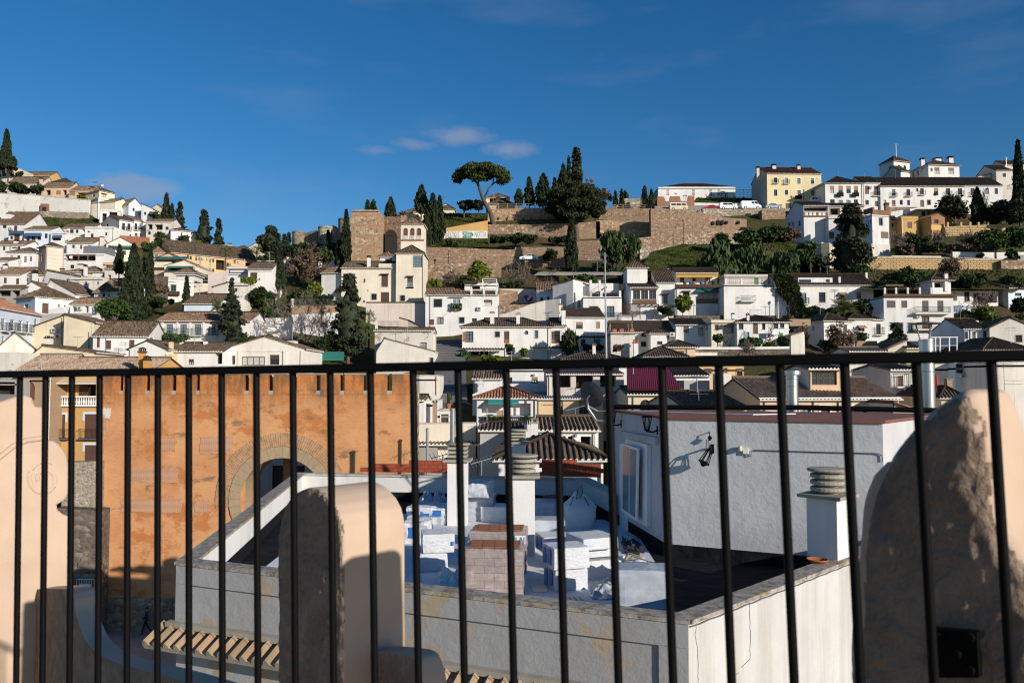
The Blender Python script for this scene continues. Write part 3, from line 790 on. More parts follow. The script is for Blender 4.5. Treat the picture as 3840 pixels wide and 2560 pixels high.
def conifer(label,px,yt,yb,w,Y,group=None,mat='lf_conifer',loose=0.35,name='conifer',tr=0.06,dens=1.0,round_=0.8):
 """tapering evergreen whose foliage hangs in separate boughs"""
 b,h,r=base(px,yt,yb,w,Y);root=plantroot(name,b,label,'conifer tree',group)
 z0=h*tr;parts=[];ext=[]
 nb=max(26,int(h*5));n=nleaf(w,yb-yt,1.9*dens);per=max(8,n//nb)
 for i in range(nb):
  t=(i+R.random())/nb
  rr=r*min(1.0,((1-t)**round_)*1.12)*(0.55+0.15*math.sin(t*40)+0.42*R.random())*min(1,0.55+t*4);a=R.random()*6.28
  c=np.array([b.x+rr*0.72*math.cos(a),b.y+rr*0.72*math.sin(a),b.z+z0+(h-z0)*t*0.985])
  sz=max(0.16*r,rr*loose)
  q=NR.normal(size=(per,3))*np.array([sz,sz,sz*0.55])*0.62+c
  q[:,2]-=0.25*np.linalg.norm(q[:,:2]-np.array([b.x,b.y]),axis=1)*0.6*0.4
  q[:,2]=np.clip(q[:,2],b.z+z0*0.7,b.z+h)
  parts.append(leaf_mesh(q,0.00128*Y,up=0.15,o=b))
  if i%3==0:ext.append(([Vector((b.x,b.y,c[2]-0.1)),Vector(c)],[0.05,0.02]))
 V,Fq=ell_core((b.x,b.y,b.z+z0+(h-z0)*0.36),(r*0.5,r*0.5,h*0.33),b);parts.append((V,Fq))
 V,Fq=join(parts);np_mesh('crown',V,Fq,mat,root)
 trunk(root,b,[b-Vector((0,0,1.5)),b+Vector((0,0,h*0.92))],[max(0.08,r*0.11),0.03],extra=ext);return root
def bush(label,px,yt,yb,w,Y,group=None,mat='lf_green',name='bush',cat='bush',tr=0.0,lobes=9,hang=0.0,dens=1.0,core=0.55,flat=0.75,trunkr=None,barkm='bark',lean=0.0,sz=1.0,asp=1.6,seed=None):
 """crown of leafy lobes; tr = share of the height that is bare trunk"""
 b,h,r=base(px,yt,yb,w,Y);root=plantroot(name,b,label,cat,group)
 z0=b.z+h*tr;hc=h*(1-tr);C=Vector((b.x+lean*r,b.y,z0+hc*0.5));parts=[];ext=[]
 n=nleaf(w,(yb-yt)*(1-tr),2.1*dens);rr=min(r,hc*0.9)
 for i in range(lobes):
  d=unit(1)[0];q=R.random()**0.5*0.62
  lr=R.uniform(0.34,0.52)*min(r,hc/2*1.25)
  c=np.array([C.x+d[0]*q*r,C.y+d[1]*q*r,C.z+d[2]*q*hc*0.5])
  c[2]=min(max(c[2],z0+lr*0.6),b.z+h-lr*flat)
  c[0]=min(max(c[0],C.x-r+lr*0.9),C.x+r-lr*0.9)
  m_=max(12,n//lobes);u=unit(m_);rad=lr*((0.62+0.45*NR.random(m_))*(1+0.3*np.sin(6*u[:,0]+i*2)*np.sin(7*u[:,1]+i)+0.22*np.sin(11*u[:,2]+5*u[:,0]))+(NR.random(m_)<0.07)*0.28)[:,None]
  P=c+u*rad*np.array([1,1,flat])
  if hang:P[:,2]-=NR.random(m_)*hang*lr
  parts.append(leaf_mesh(P,0.00128*Y*sz,up=1.2 if hang else 0.0,asp=asp*(2.0 if hang else 1),o=b))
  if core:parts.append(ell_core(c,(lr*core*1.2,lr*core*1.2,lr*core*flat*1.2),b,5))
  if tr>0.02:ext.append(([b+Vector((0,0,h*tr*0.8)),Vector(c)],[0.1*rr*0.4+0.03,0.03]))
 V,Fq=join(parts);np_mesh('foliage' if tr<0.02 else 'crown',V,Fq,mat,root)
 if tr>0.02:
  q=trunkr or max(0.08,r*0.07)
  trunk(root,b,[b-Vector((0,0,1)),b+Vector((lean*r*0.4,0,h*tr*0.6)),C],[q*1.2,q,q*0.5],barkm,extra=ext)
 return root
RMIN=[0.0]
def grow(mb,p,d,L,r,lev,spread=0.55,up=0.15,wob=0.18):
 k=3;pts=[p];rs=[r];dd=d.copy()
 for i in range(k):
  dd=(dd+Vector((R.gauss(0,wob),R.gauss(0,wob),R.gauss(0,wob)+up*0.25))).normalized()
  pts.append(pts[-1]+dd*(L/k));rs.append(r*(1-0.55*(i+1)/k))
 rs=[max(q,RMIN[0])for q in rs];mb.tube(pts,rs,5 if lev>2 else 3,cap=False)
 if lev<=0:return
 for i in range(R.choice((2,3,3))if lev>1 else 3):
  j=R.randint(1,k);ax=Vector((R.gauss(0,1),R.gauss(0,1),R.gauss(0,0.6)+up)).normalized()
  nd=(dd*(1-spread)+ax*spread).normalized()
  grow(mb,pts[j],nd,L*R.uniform(0.6,0.82),rs[j]*0.72,lev-1,spread,up,wob)
def bare(label,px,yt,yb,w,Y,group=None,lev=4,mat='twig',leaves=None,ldens=0.6,stems=1,name='bare_tree',cat='tree',rk=1.0,spread=0.55):
 b,h,r=base(px,yt,yb,w,Y);root=plantroot(name,b,label,cat,group);mb=MB(b);RMIN[0]=0.00024*Y
 for s_ in range(stems):
  d=Vector((R.gauss(0,0.25 if stems==1 else 0.5),R.gauss(0,0.2),1)).normalized()
  grow(mb,b-Vector((0,0,0.3)),d,h*0.36,max(0.02*h,0.0006*Y)*rk,lev,spread)
 V=np.array(mb.v);zmax=V[:,2].max()-b.z;xr=np.abs(V[:,0]-b.x).max()
 V[:,2]=b.z+(V[:,2]-b.z)*h/zmax;V[:,0]=b.x+(V[:,0]-b.x)*r/xr;V[:,1]=b.y+(V[:,1]-b.y)*r/xr
 mb.v=[tuple(v)for v in V];mb.build('branches',mat,root)
 if leaves:
  hi=V[V[:,2]>b.z+h*0.25];n=nleaf(w,yb-yt,ldens*1.2)
  P=hi[NR.choice(len(hi),n)]+NR.normal(size=(n,3))*0.22
  v,f=leaf_mesh(P,0.0009*Y,o=b);np_mesh('foliage',v,f,leaves,root)
 return root
def palm(label,px,yt,yb,w,Y,group=None,trunk_h=0.5,fan=False,mat='lf_palm',nf=26,droop=1.0,skirt=False):
 b,h,r=base(px,yt,yb,w,Y);root=plantroot('palm_tree',b,label,'palm tree',group)
 c=b+Vector((0,0,h*trunk_h));hr=h*(1-trunk_h);parts=[]
 tr_=max(0.14,r*0.09)
 trunk(root,b,[b-Vector((0,0,1)),b.lerp(c,0.5),c+Vector((0,0,0.1))],[tr_*1.1,tr_,tr_*1.2],'bark')
 V=[];Fq=[]
 def quad(a,b_,c_,d_):
  i=len(V);V.extend([tuple(a-b),tuple(b_-b),tuple(c_-b),tuple(d_-b)]);Fq.append((i,i+1,i+2,i+3))
 for i in range(nf):
  a=2*math.pi*i*0.618;e=0.1+1.35*((i+0.5)/nf)if not skirt or i>nf*0.25 else-0.7
  L=r*R.uniform(0.9,1.15);d=Vector((math.cos(a)*math.cos(e),math.sin(a)*math.cos(e),math.sin(e)))
  p=c.copy();S=9;side=d.cross(Vector((0,0,1))).normalized()
  for k in range(S):
   q=p+d*(L/S);wd=L*(0.24 if not fan else 0.3)*math.sin(math.pi*min(0.97,(k+1.0)/(S+0.6)))
   if fan and k<S*0.55:wd*=0.12
   dn=Vector((0,0,-0.45*wd))
   for sg in(-1,1):
    m_=3
    for u_ in range(m_):
     a0=p.lerp(q,u_/m_);a1=p.lerp(q,(u_+0.55)/m_);tip=side*sg*wd+dn+d*wd*0.45
     quad(a0,a1,a1+tip,a0+tip*0.97)
   quad(p+side*0.03,p-side*0.03,q-side*0.025,q+side*0.025)
   p=q;d=(d+Vector((0,0,-0.11*droop*(1+k*0.12)))).normalized()
 V=np.array(V)
 zm=V[:,2].max();V[:,2]=np.where(V[:,2]>h*trunk_h,h*trunk_h+(V[:,2]-h*trunk_h)*(hr/(zm-h*trunk_h)),V[:,2])
 np_mesh('fronds',V,np.array(Fq),mat,root);return root
def climber(label,pts,Y,mat='lf_ivy',group=None,name='ivy',cat='climbing plant',dens=1.0,depth=0.6):
 """foliage over a pixel polygon at depth Y, lumpy and a little thick"""
 xs=[p[0]for p in pts];ys=[p[1]for p in pts]
 b=at(sum(xs)/len(xs),max(ys),Y);root=plantroot(name,b,label,cat,group)
 n=int(nleaf(max(xs)-min(xs),max(ys)-min(ys),1.8*dens));P=[]
 def inside(x,y):
  c=False;j=len(pts)-1
  for i in range(len(pts)):
   xi,yi=pts[i];xj,yj=pts[j]
   if(yi>y)!=(yj>y)and x<(xj-xi)*(y-yi)/(yj-yi)+xi:c=not c
   j=i
  return c
 while len(P)<n:
  x=R.uniform(min(xs),max(xs));y=R.uniform(min(ys),max(ys))
  if inside(x+R.gauss(0,2.5),y+R.gauss(0,2.5)):
   dd=depth*(mnoise.noise(Vector((x*0.05,y*0.05,3)))*1.2+R.random()*0.5)
   P.append(at(x,y,Y-max(-0.1,dd)))
 v,f=leaf_mesh(np.array([tuple(p)for p in P]),0.0014*Y,o=b);np_mesh('foliage',v,f,mat,root)
 sm=MB(b);
 for k in range(4):
  x=R.uniform(min(xs),max(xs));sm.tube([at(xs[0]*0.5+x*0.5,max(ys),Y-0.05),at(x,(min(ys)+max(ys))/2,Y-0.1)],0.04,4)
 sm.build('stem','bark',root);return root
def person(label,base_pt,hgt,yaw,pose='stand',top='cloth_dark',legs='cloth_dark',group=None):
 """one skinned body; clothes are colour regions of the same surface, hair a child"""
 J={'pel':(0,0,.53),'sp':(0,0,.66),'ch':(0,0,.78),'nk':(0,0,.86),'hd':(0,.01,.905),'cr':(0,.005,.975)}
 for s,sx in(('l',-1),('r',1)):
  J['hp'+s]=(sx*.05,0,.50);J['kn'+s]=(sx*.055,0.01,.28);J['an'+s]=(sx*.055,0,.045);J['to'+s]=(sx*.06,.075,.015)
  J['sh'+s]=(sx*.105,0,.81);J['el'+s]=(sx*.13,0,.63);J['wr'+s]=(sx*.125,.04,.48);J['ha'+s]=(sx*.12,.055,.42)
 if pose=='walk':
  J.update(knl=(-.05,.09,.29),anl=(-.05,.13,.05),tol=(-.055,.20,.03),knr=(.05,-.03,.28),anr=(.05,-.17,.08),tor=(.055,-.11,.02),ell=(-.125,-.07,.64),wrl=(-.12,-.07,.5),hal=(-.115,-.06,.44),elr=(.125,.05,.64),wrr=(.12,.13,.52),har=(.115,.16,.47))
 if pose in('sit','sitwave'):
  for k in list(J):
   if k[:2]in('pe','sp','ch','nk','hd','cr','sh','el','wr','ha','hp'):J[k]=(J[k][0],J[k][1],J[k][2]-.25)
  for s,sx in(('l',-1),('r',1)):
   J['kn'+s]=(sx*.07,.22,.27);J['an'+s]=(sx*.07,.25,.045);J['to'+s]=(sx*.075,.32,.02)
   J['el'+s]=(sx*.14,.04,.40);J['wr'+s]=(sx*.10,.14,.33);J['ha'+s]=(sx*.08,.19,.30)
  if pose=='sitwave':J.update(ell=(-.2,.02,.62),wrl=(-.26,.03,.74),hal=(-.27,.03,.80))
 E=[('pel','sp'),('sp','ch'),('ch','nk'),('nk','hd'),('hd','cr')]
 for s in 'lr':E+=[('pel','hp'+s),('hp'+s,'kn'+s),('kn'+s,'an'+s),('an'+s,'to'+s),('ch','sh'+s),('sh'+s,'el'+s),('el'+s,'wr'+s),('wr'+s,'ha'+s)]
 RAD={'pel':.08,'sp':.075,'ch':.085,'nk':.034,'hd':.052,'cr':.036,'hp':.056,'kn':.04,'an':.027,'to':.02,'sh':.042,'el':.032,'wr':.023,'ha':.021}
 ks=list(J);me=bpy.data.meshes.new('person')
 me.from_pydata([Vector(J[k])*hgt for k in ks],[(ks.index(a),ks.index(b))for a,b in E],[])
 ob=bpy.data.objects.new('person',me);COL.objects.link(ob)
 ob.modifiers.new('Skin','SKIN');sb=ob.modifiers.new('Sub','SUBSURF');sb.levels=2
 for i,k in enumerate(ks):
  r=RAD.get(k,RAD.get(k[:2]));v=me.skin_vertices[0].data[i];v.radius=(r*hgt*1.0,r*hgt*(0.8 if k in('sp','ch','pel')else 1));v.use_root=(k=='pel')
 dg=bpy.context.evaluated_depsgraph_get();dg.update()
 m2=bpy.data.meshes.new_from_object(ob.evaluated_get(dg));bpy.data.objects.remove(ob)
 m2.materials.clear()
 for q in(top,legs,'skin','hair'):m2.materials.append(M[q])
 zc=(J['pel'][2]+.02)*hgt;zh=(J['nk'][2]-.005)*hgt
 hands=[Vector(J['ha'+s])*hgt for s in 'lr']
 for p in m2.polygons:
  c=p.center
  p.material_index=2 if c.z>zh or any((c-q).length<.045*hgt for q in hands)else(1 if c.z<zc and c.y<.9*hgt and not(pose=='stand' and abs(c.x)>.1*hgt)else 0)
  if c.z<.05*hgt:p.material_index=3
 m2.polygons.foreach_set('use_smooth',[True]*len(m2.polygons));m2.name='person'
 o=bpy.data.objects.new('person',m2);COL.objects.link(o);o.location=base_pt;o.rotation_euler=(0,0,yaw)
 tag(o,label,'person',group)
 hb=MB((0,0,0));hd=Vector(J['hd'])*hgt+Vector((0,-.012*hgt,.022*hgt))
 hb.lathe(hd,[(.045*hgt,-.03*hgt),(.064*hgt,0),(.058*hgt,.03*hgt),(.035*hgt,.055*hgt),(.006*hgt,.066*hgt)],10)
 h=hb.build('hair','hair',None,smooth=True);h.parent=o;h.location=(0,0,0)
 return o
def vehicle(label,px0,px1,yb,Y,prof,cab,paint,low=None,yaw=0.0,group=None,name='car',cat='car',Wd=1.75,flip=False,wheels=(0.19,0.80),wr=0.075,panes=1):
 """side profile points in units of the length: prof = body outline, cab = list of side window quads"""
 A=at(px0,yb,Y);B=at(px1,yb,Y);L=(B-A).length;z0=A.z
 root=empty(name,(A.x+L/2,Y+Wd/2,z0),label,cat,group);ro=root.location
 fx=(lambda x:A.x+L*(1-x))if flip else(lambda x:A.x+L*x)
 mb=MB(ro);n=len(prof);rows=[(0.0,0.93),(0.06,1.0),(Wd-0.06,1.0),(Wd,0.93)]
 zm=max(p[1]for p in prof)*L
 cz=[p[1]for p in prof];belt=sorted(cz)[len(cz)//2]
 def pt(i,r):
  x,z=prof[i];y,sc=rows[r];inset=max(0,(z-0.16)*L)*0.22
  yy=Y+(inset if r<2 else-inset)+y
  return Vector((fx(x),yy,z0+z*L))
 for r in range(3):
  for i in range(n):
   j=(i+1)%n;mb.face([pt(i,r),pt(j,r),pt(j,r+1),pt(i,r+1)],1 if low and max(prof[i][1],prof[j][1])<low[1]else 0)
 mb.face([pt(i,0)for i in range(n)],0);mb.face([pt(i,3)for i in reversed(range(n))],0)
 bo=mb.build('body',[paint]+([low[0]]if low else[]),root,fix=True)
 if low:
  l2=MB(ro);ins=-0.012
  for yy in(Y+0.06-0.075,):
   xs=[p[0]for p in prof];x0_,x1_=min(xs)+0.012,max(xs)-0.012
   l2.obox((min(fx(x0_),fx(x1_)),yy,z0+0.055*L),(L*(x1_-x0_),0,0),(0,0.06,0),(0,0,low[1]*L-0.055*L))
  l2.build('lower_panel',low[0],bo)
 for q in cab:
  g=MB(ro);zc=sum(p[1]for p in q)/len(q);ins=max(0,(zc-0.16)*L)*0.22
  for yy in(Y+ins-0.03,Y+Wd-ins+0.03):
   g.face([(fx(x),yy+(0.0 if yy<Y+1 else 0)+((z-zc)*L*0.22)*(1 if yy<Y+1 else-1),z0+z*L)for x,z in q])
  g.build('window','glass',root)
 for wx in wheels:
  for yy in(Y-0.02,Y+Wd-0.18):
   c=Vector((fx(wx),yy,z0+wr*L));t=MB(ro)
   t.prism([c+Vector((math.cos(a*math.pi/8),0,math.sin(a*math.pi/8)))*wr*L for a in range(16)],(0,0.2,0))
   w=t.build('wheel','iron',root);q=MB(ro)
   q.prism([c+Vector((0,-0.01,0))+Vector((math.cos(a*math.pi/6),0,math.sin(a*math.pi/6)))*wr*L*0.6 for a in range(12)],(0,0.02,0));q.build('rim','galv',w)
 hl=MB(ro);x=fx(0.995);hl.box(min(x,fx(0.975)),max(x,fx(0.975)),Y+0.10,Y+0.40,z0+0.155*L,z0+0.185*L);hl.build('headlight','frame_wh',root)
 return root
CAR=[(0.01,0.07),(0.99,0.07),(1.0,0.16),(0.95,0.20),(0.74,0.235),(0.60,0.335),(0.30,0.345),(0.12,0.25),(0.02,0.235),(0.0,0.15)]
CARW=[[(0.17,0.245),(0.36,0.245),(0.36,0.325),(0.30,0.325)],[(0.38,0.245),(0.69,0.245),(0.60,0.315),(0.38,0.325)]]
MPV=[(0.01,0.07),(0.99,0.07),(1.0,0.17),(0.94,0.215),(0.80,0.245),(0.66,0.39),(0.06,0.40),(0.01,0.30),(0.0,0.15)]
MPVW=[[(0.18,0.26),(0.44,0.26),(0.44,0.365),(0.20,0.365)],[(0.47,0.26),(0.76,0.255),(0.65,0.365),(0.47,0.365)]]
VAN=[(0.01,0.06),(0.99,0.06),(1.0,0.16),(0.96,0.20),(0.86,0.25),(0.76,0.43),(0.03,0.44),(0.0,0.40),(0.0,0.12)]
VANW=[[(0.52,0.285),(0.64,0.285),(0.64,0.385),(0.52,0.385)],[(0.67,0.285),(0.84,0.27),(0.76,0.395),(0.67,0.395)]]
BUS=[(0.02,0.07),(0.98,0.07),(1.0,0.15),(0.98,0.25),(0.92,0.43),(0.08,0.44),(0.02,0.40),(0.0,0.25),(0.0,0.12)]
BUSW=[[(0.08,0.28),(0.34,0.28),(0.34,0.38),(0.10,0.38)],[(0.38,0.28),(0.63,0.28),(0.63,0.38),(0.38,0.38)],[(0.67,0.28),(0.93,0.28),(0.88,0.38),(0.67,0.38)]]
H('cream house with striped yellow awning just below the tall far-left cypress',-30,62,628,672,255,D=9,wall='cream_old',roof=('flat',),tile='flat_roof',ops='w 8 22 640 662;w 38 52 646 662 awn;o -20 4 640 665')
h=H('long low house with brown tiled roof above the dark vines on the skyline',27,150,690,716,245,D=9,wall='white_old',roof=('gf',664),ops='w 90 104 700 712;o 60 84 698 716');h.chim(146,155,664,690,1)
H('ochre strip house with brown roof on the skyline left of the netted roof',80,187,660,672,266,D=8,wall='ochre',roof=('gf',645),ops='w 100 108 662 670').chim(84,94,640,656,2)
H('cream house under a dark netted roof on the left skyline',175,265,690,712,258,D=8,wall='cream',roof=('hip',668),tile='black_net',ops='w 240 250 698 708')
h=H('long beamed terrace house with pale eaves below the netted roof',155,262,704,734,242,D=7,wall='peach_pale',roof=('gf',684),ops='o 170 190 712 732;s 210 228 714 730 bl;o 234 250 712 732');h.chim(148,156,664,690,1)
h=H('ochre house with rolled yellow blind at the end of the upper left row',258,350,716,742,238,D=8,wall='peach_pale',roof=('gf',700),ops='s 260 282 718 734 bl;o 290 340 722 740');h.chim(338,346,698,720,0.5,'brick','tile');h.antenna(356,682,704,2)
h=H('cream cube house with satellite antennas on its roof on the left skyline',372,430,721,752,235,D=9,Y1=239,wall='cream',roof=('hip',710),ops='w 380 398 727 740 hood;w 347 356 728 738 L');h.dish(384,696,5,3);h.antenna(378,690,712,3)
h=H('white cube house with one shaded window above the long wall',368,424,746,788,225,D=7,Y1=228,wall='white',roof=('flat',),ops='w 390 404 770 783 hood')
H('white house with brown gable and red roof patch beside the cube house',432,480,762,800,224,D=8,Y1=229,wall='cream_pale',roof=('gs',745,462),ops='w 469 473 770 778;w 470 474 785 794').chim(448,455,738,752,3)
h=H('white house with stepped chimney wall on the left skyline',482,530,768,815,225,D=8,Y1=228,wall='white_blue_and_shade',roof=('gs',744,506),ops='w 497 505 780 792;o 520 526 795 808')
h=H('white house with long sloping roof beside the stepped chimney house',530,572,782,818,223,D=8,wall='white',roof=('gs',764,532),ops='w 540 548 795 806;w 556 564 800 810')
H('cream ruined gable house behind the cypress pair',560,614,785,812,232,D=7,wall='cream_old',roof=('gs',766,590),ops='')
h=H('white veranda house with pergola posts above the twin balcony houses',376,452,786,850,214,D=7,Y1=216,wall='white2',roof=('flat','flat_roof'),ops='o 384 400 800 830;o 410 440 795 828;w 385 395 838 848')
h=H('white twin house with two balconies, left half',447,500,829,890,200,D=9,Y1=203,wall='white',roof=('gf',816),ops='b 458 469 836 864;b 478 489 838 864;w 465 476 877 887;w 481 492 877 887;w 398 406 840 849 L',side={'L':'grey_and_shade_side'})  # left side coloured grey for its shade
h=H('white twin house with two balconies, right half',501,546,830,889,203.2,D=9,Y1=206,wall='white',roof=('gf',817),ops='b 505 515 838 864;b 523 535 838 864;d 505 516 874 886;w 522 534 876 888')
h.dish(540,828,4,-0.2)
H('white house with wooden pergola terrace right of the twin houses',548,642,832,884,202,D=6,wall='white_old',roof=('gf',822),ops='o 552 572 840 860;o 580 610 842 862;w 555 565 868 880;w 620 632 850 862')
wall('orange red garden wall below the twin balcony houses',[(427,881,905,197),(558,890,908,197)],0.5,'red_wall',name='garden_wall')
r=wall('long weathered white wall with graffiti scribbles at the top of the left slope',[(-40,724,800,226),(150,735,796,226),(335,752,798,224)],0.6,'wall_grime',name='boundary_wall',cop=0.25)
pbox('low brown doorway block set in the long white wall',151,180,764,794,225,0.8,'brown_render','gate_block','doorway')
pbox('dark door in the brown doorway block of the long white wall',158,173,776,793,224.95,0.05,'dark_in','gate_door','door')
wall('dry stone retaining wall under the long white wall on the left',[(30,792,830,222),(180,792,826,221),(330,797,836,220)],0.8,'rubble_pale',name='stone_wall')
h=H('old house with sagging brown roof and dormer at the left edge',-30,95,842,882,191,D=11,wall='white2',roof=('gf',800),ops='w 10 24 840 856;d 52 64 846 866;o -20 0 850 880');h.fbox('dormer',4,40,803,822,-2.5,'white',2.0);h.ac(32,48,852,862)
h=H('white house with blue striped awning at the left edge',32,92,868,908,188,D=7,wall='white',roof=('flat',),ops='d 53 74 880 904;w 38 48 886 898');h.awning(34,88,866,874,0.9,'awn_blue')
h=H('white terrace house with wide blue striped awning',90,190,862,906,187,D=7,wall='white_blue_and_shade',roof=('gf',850),ops='o 96 110 880 902;b 118 132 878 902;w 140 154 884 900');h.awning(92,156,874,884,1.0,'awn_blue')
h=H('white cube house with one awninged window left of the two wall air conditioners',190,250,871,914,186,D=7,wall='white',roof=('flat',),ops='w 198 228 884 902');h.awning(197,233,882,890,0.6,'awn_blue');h.ac(247,258,898,907)
h=H('white house with dark ribbed roof below the green slope',235,352,857,886,198,D=6,wall='white',roof=('gf',839),ops='w 262 276 861 874;w 284 294 861 874;o 308 350 858 874');h.dish(258,862,5,-0.4)
h=H('plain white block house with small mural right of the ribbed roof',318,427,850,905,194,D=8,wall='white',roof=('flat',),ops='w 340 350 876 890;w 394 402 872 884',cop=False);h.dish(338,864,5,-0.4);h.ac(328,338,893,901)
H('house with brown roof and white dotted eave under the plain block',250,352,912,935,183,D=8,wall='white',roof=('gf',892),ops='w 330 342 920 933;w 270 280 918 930;d 300 308 918 934')
h=H('cream gabled house with row of four windows and teal canopy',398,512,920,965,178,D=10,Y1=181,wall='cream_pale',roof=('gs',890,450),ops='W 405 443 921 937;w 368 380 915 930 L;w 460 472 940 956;w 408 418 958 972',side={'L':'peach_pale'});h.chim(374,386,886,898,5)
h.awning(460,512,922,927,1.2,'awn_green')
h=H('low white house with brown roof in front of the striped awnings',-30,94,919,945,182,D=7,wall='white',roof=('gf',905),ops='w 10 20 924 938;w 34 42 924 938;w 66 76 924 940');h.chim(50,62,898,918,1)
h=H('square tower house banded in cream and pink stucco',172,236,926,1020,160,D=4.2,Y1=162.4,wall='pink_stripe',roof=('hip',912),name='tower_house',ops='w 136 142 958 980 L;w 146 152 956 978 L;w 155 161 956 978 L',side={'L':'pink_tower'})  # darker left face: its shade is put into the colour
for i in range(6):h.fbox('stucco_band',175,234,939+i*13.5,942+i*13.5,0.03,'pink_tower')
h.fbox('corner_strip',172,177,928,1018,0.034,'pink_tower');h.fbox('corner_strip',231,236,928,1018,0.034,'pink_tower')
h=H('white house with tall balcony doors left of the banded tower',28,130,947,1020,172,D=8,wall='white',roof=('hip',930),ops='w 38 49 957 975;b 64 75 958 993;w 90 100 961 984;w 112 119 962 980');h.chim(46,58,925,946,1)
H('low white house with brown eave at the left edge beside the tall door house',-40,30,978,1010,168,D=8,wall='white',roof=('gf',968),ops='w 16 30 986 1000').chim(10,22,990,1010,-1)
h=H('white house with long dark glazed veranda and grey sheet roof',238,390,950,1018,168,D=8,wall='white',roof=('flat','grey_sheet'),ops='o 244 358 954 978;w 263 278 993 1007;w 343 357 998 1008',cop=False)
for q in(268,292,327):h.fbox('veranda_post',q,q+4,952,980,0.05,'terracotta')
h.fbox('veranda_rail',240,360,969,971,0.05,'iron');h.dish(266,965,6,-0.5)
pbox('slanted grey metal roof shelter beside the dark glazed veranda',312,388,922,955,170,5,'grey_sheet','roof_shelter','shelter')
h=H('white house under long brown roof with two brown shutters',-30,78,1030,1075,152,D=10,wall='white',roof=('gf',1004),ops='s 14 25 1041 1062;s 60 71 1044 1066');h.chim(120,134,1010,1062,-0.5);h.chim(10,22,990,1008,4)
h=H('narrow white house with one dark window right of the two brown shutters',80,164,1032,1078,154,D=8,wall='white2',roof=('hip',1012),ops='w 93 104 1046 1066')
h=H('white house with broad moss brown roof below the banded tower',165,300,1040,1075,148,D=9,Y1=146,wall='white2',roof=('gs',1014,178),ops='w 190 199 1052 1066;w 232 240 1050 1062;w 270 278 1052 1064')
h=H('white hipped house with tall chimney below the glazed veranda',240,392,1021,1040,156,D=8,wall='white',roof=('hip',1000),ops='');h.chim(313,323,990,1025,-1);h.chim(292,310,988,1004,2);h.chim(224,236,1004,1020,0,'brick_tan')
h=H('weathered white house with one slit window above the cypress garden',256,385,1040,1085,146,D=7,wall='white_old',roof=('flat',),ops='w 364 370 1055 1068;o 280 300 1052 1070;w 318 326 1056 1068');h.chim(330,340,1022,1040,1,'cream')
h=H('white house with steep weathered tiled roof beside the three cypresses',352,455,1096,1130,138,D=7,Y1=136,wall='white2',roof=('gf',1046),ops='w 384 394 1100 1114;w 404 412 1102 1114;o 436 452 1100 1108')
h=H('white gable end house with orange brown roof falling to the right',160,282,1102,1140,140,D=10,Y1=138.5,wall='white',roof=('gs',1048,190),ops='w 288 298 1118 1126 R');h.ac(172,186,1072,1086)
h=H('white house with pyramid roof and large brown shuttered door',131,280,1118,1178,128,D=7,Y1=133,wall='white',roof=('hip',1080),ops='S 158 182 1136 1175;w 217 224 1140 1153;w 240 246 1144 1152;o 90 105 1140 1158 L',side={'L':'white_blue_and_shade'})  # shade of the left face is painted bluish
h=H('white house with awning of tiles and two wall air conditioners',262,374,1142,1180,125,D=6,wall='white',roof=('gf',1118),ops='o 318 332 1148 1174;o 270 284 1150 1168');h.ac(288,306,1148,1162);h.ac(348,366,1148,1162)
wall('whitewashed terrace parapet below the two wall air conditioners',[(182,1160,1195,122),(262,1146,1190,122),(262,1172,1195,121),(340,1172,1200,121)],0.4,'white',name='parapet_wall')
h=H('long pale house with red roof and flower balconies at the left edge',-60,150,1150,1320,92,D=9,Y1=106,wall='white_blue_and_shade',roof=('gf',1120),tile='tile_red',ye1=1180,ops='b 4 20 1195 1240 white;b 38 54 1198 1240 white;b 70 84 1202 1244 white;b 98 110 1206 1246 white;w 6 18 1262 1290 white')
h=H('cream house with mono pitch roofline and two wall air conditioners',80,236,1240,1345,104,D=7,wall='cream',roof=('gs',1184,236),ops='');h.ac(190,212,1230,1247);h.ac(204,227,1253,1269);h.pipe(231,1190,1290)
h=H('tall plain cream house wing with grey parapet',238,350,1208,1350,101,D=8,wall='cream',roof=('gs',1180,243),ops='');h.pipe(333,1245,1330)
wall('grey cement parapet above the mono pitch cream house',[(148,1178,1215,106),(240,1174,1210,107),(340,1174,1200,107)],0.4,'grey_render',name='parapet_wall')
h=H('white house with long tiled roof and three brown shutters',348,552,1262,1350,97,D=9,Y1=98,wall='white',roof=('gf',1206),ops='s 363 374 1264 1303;s 397 416 1276 1309;s 484 504 1274 1308');h.antenna(468,1284,1340,-1.5);h.ac(560,578,1262,1276);h.pipe(397,1262,1345)
h=H('long white house with red eave band and tall glazed doors behind the hedge',588,935,1204,1270,110,D=8,wall='white',roof=('gf',1171),trim='red_trim',ops='b 623 648 1216 1257 pale;b 675 700 1216 1257 pale;b 729 754 1215 1257 pale;b 793 812 1215 1257 pale')
for q in(604,660,708,758):h.fbox('pilaster',q,q+8,1206,1262,0.1,'white')
h=H('pale gable house with rough tile roof and little chimney',-10,128,1306,1385,92,D=9,Y1=94,wall='white_warm',roof=('gs',1248,55),ops='w 164 180 1318 1328');h.chim(166,186,1258,1294,1,'white_warm')
h=H('cream shed house with wavy roof edge above the orange house roofs',128,352,1322,1385,90,D=7,wall='cream',roof=('gs',1296,160),ops='o 284 304 1345 1358');h.ac(240,270,1336,1350)
pbox('stained plaster block at the left edge above the railing',-30,62,1320,1420,86,5,'white_old','store_block','shed')
h=H('white gable house with yellow flue wall in front of the red band house',482,622,1308,1390,90,D=8,wall='white',roof=('gs',1277,553),ops='v 571 592 1349 1375');h.fbox('yellow_strip',620,660,1326,1385,0.1,'yellow',0.4);h.chim(632,645,1262,1330,1,'yellow')
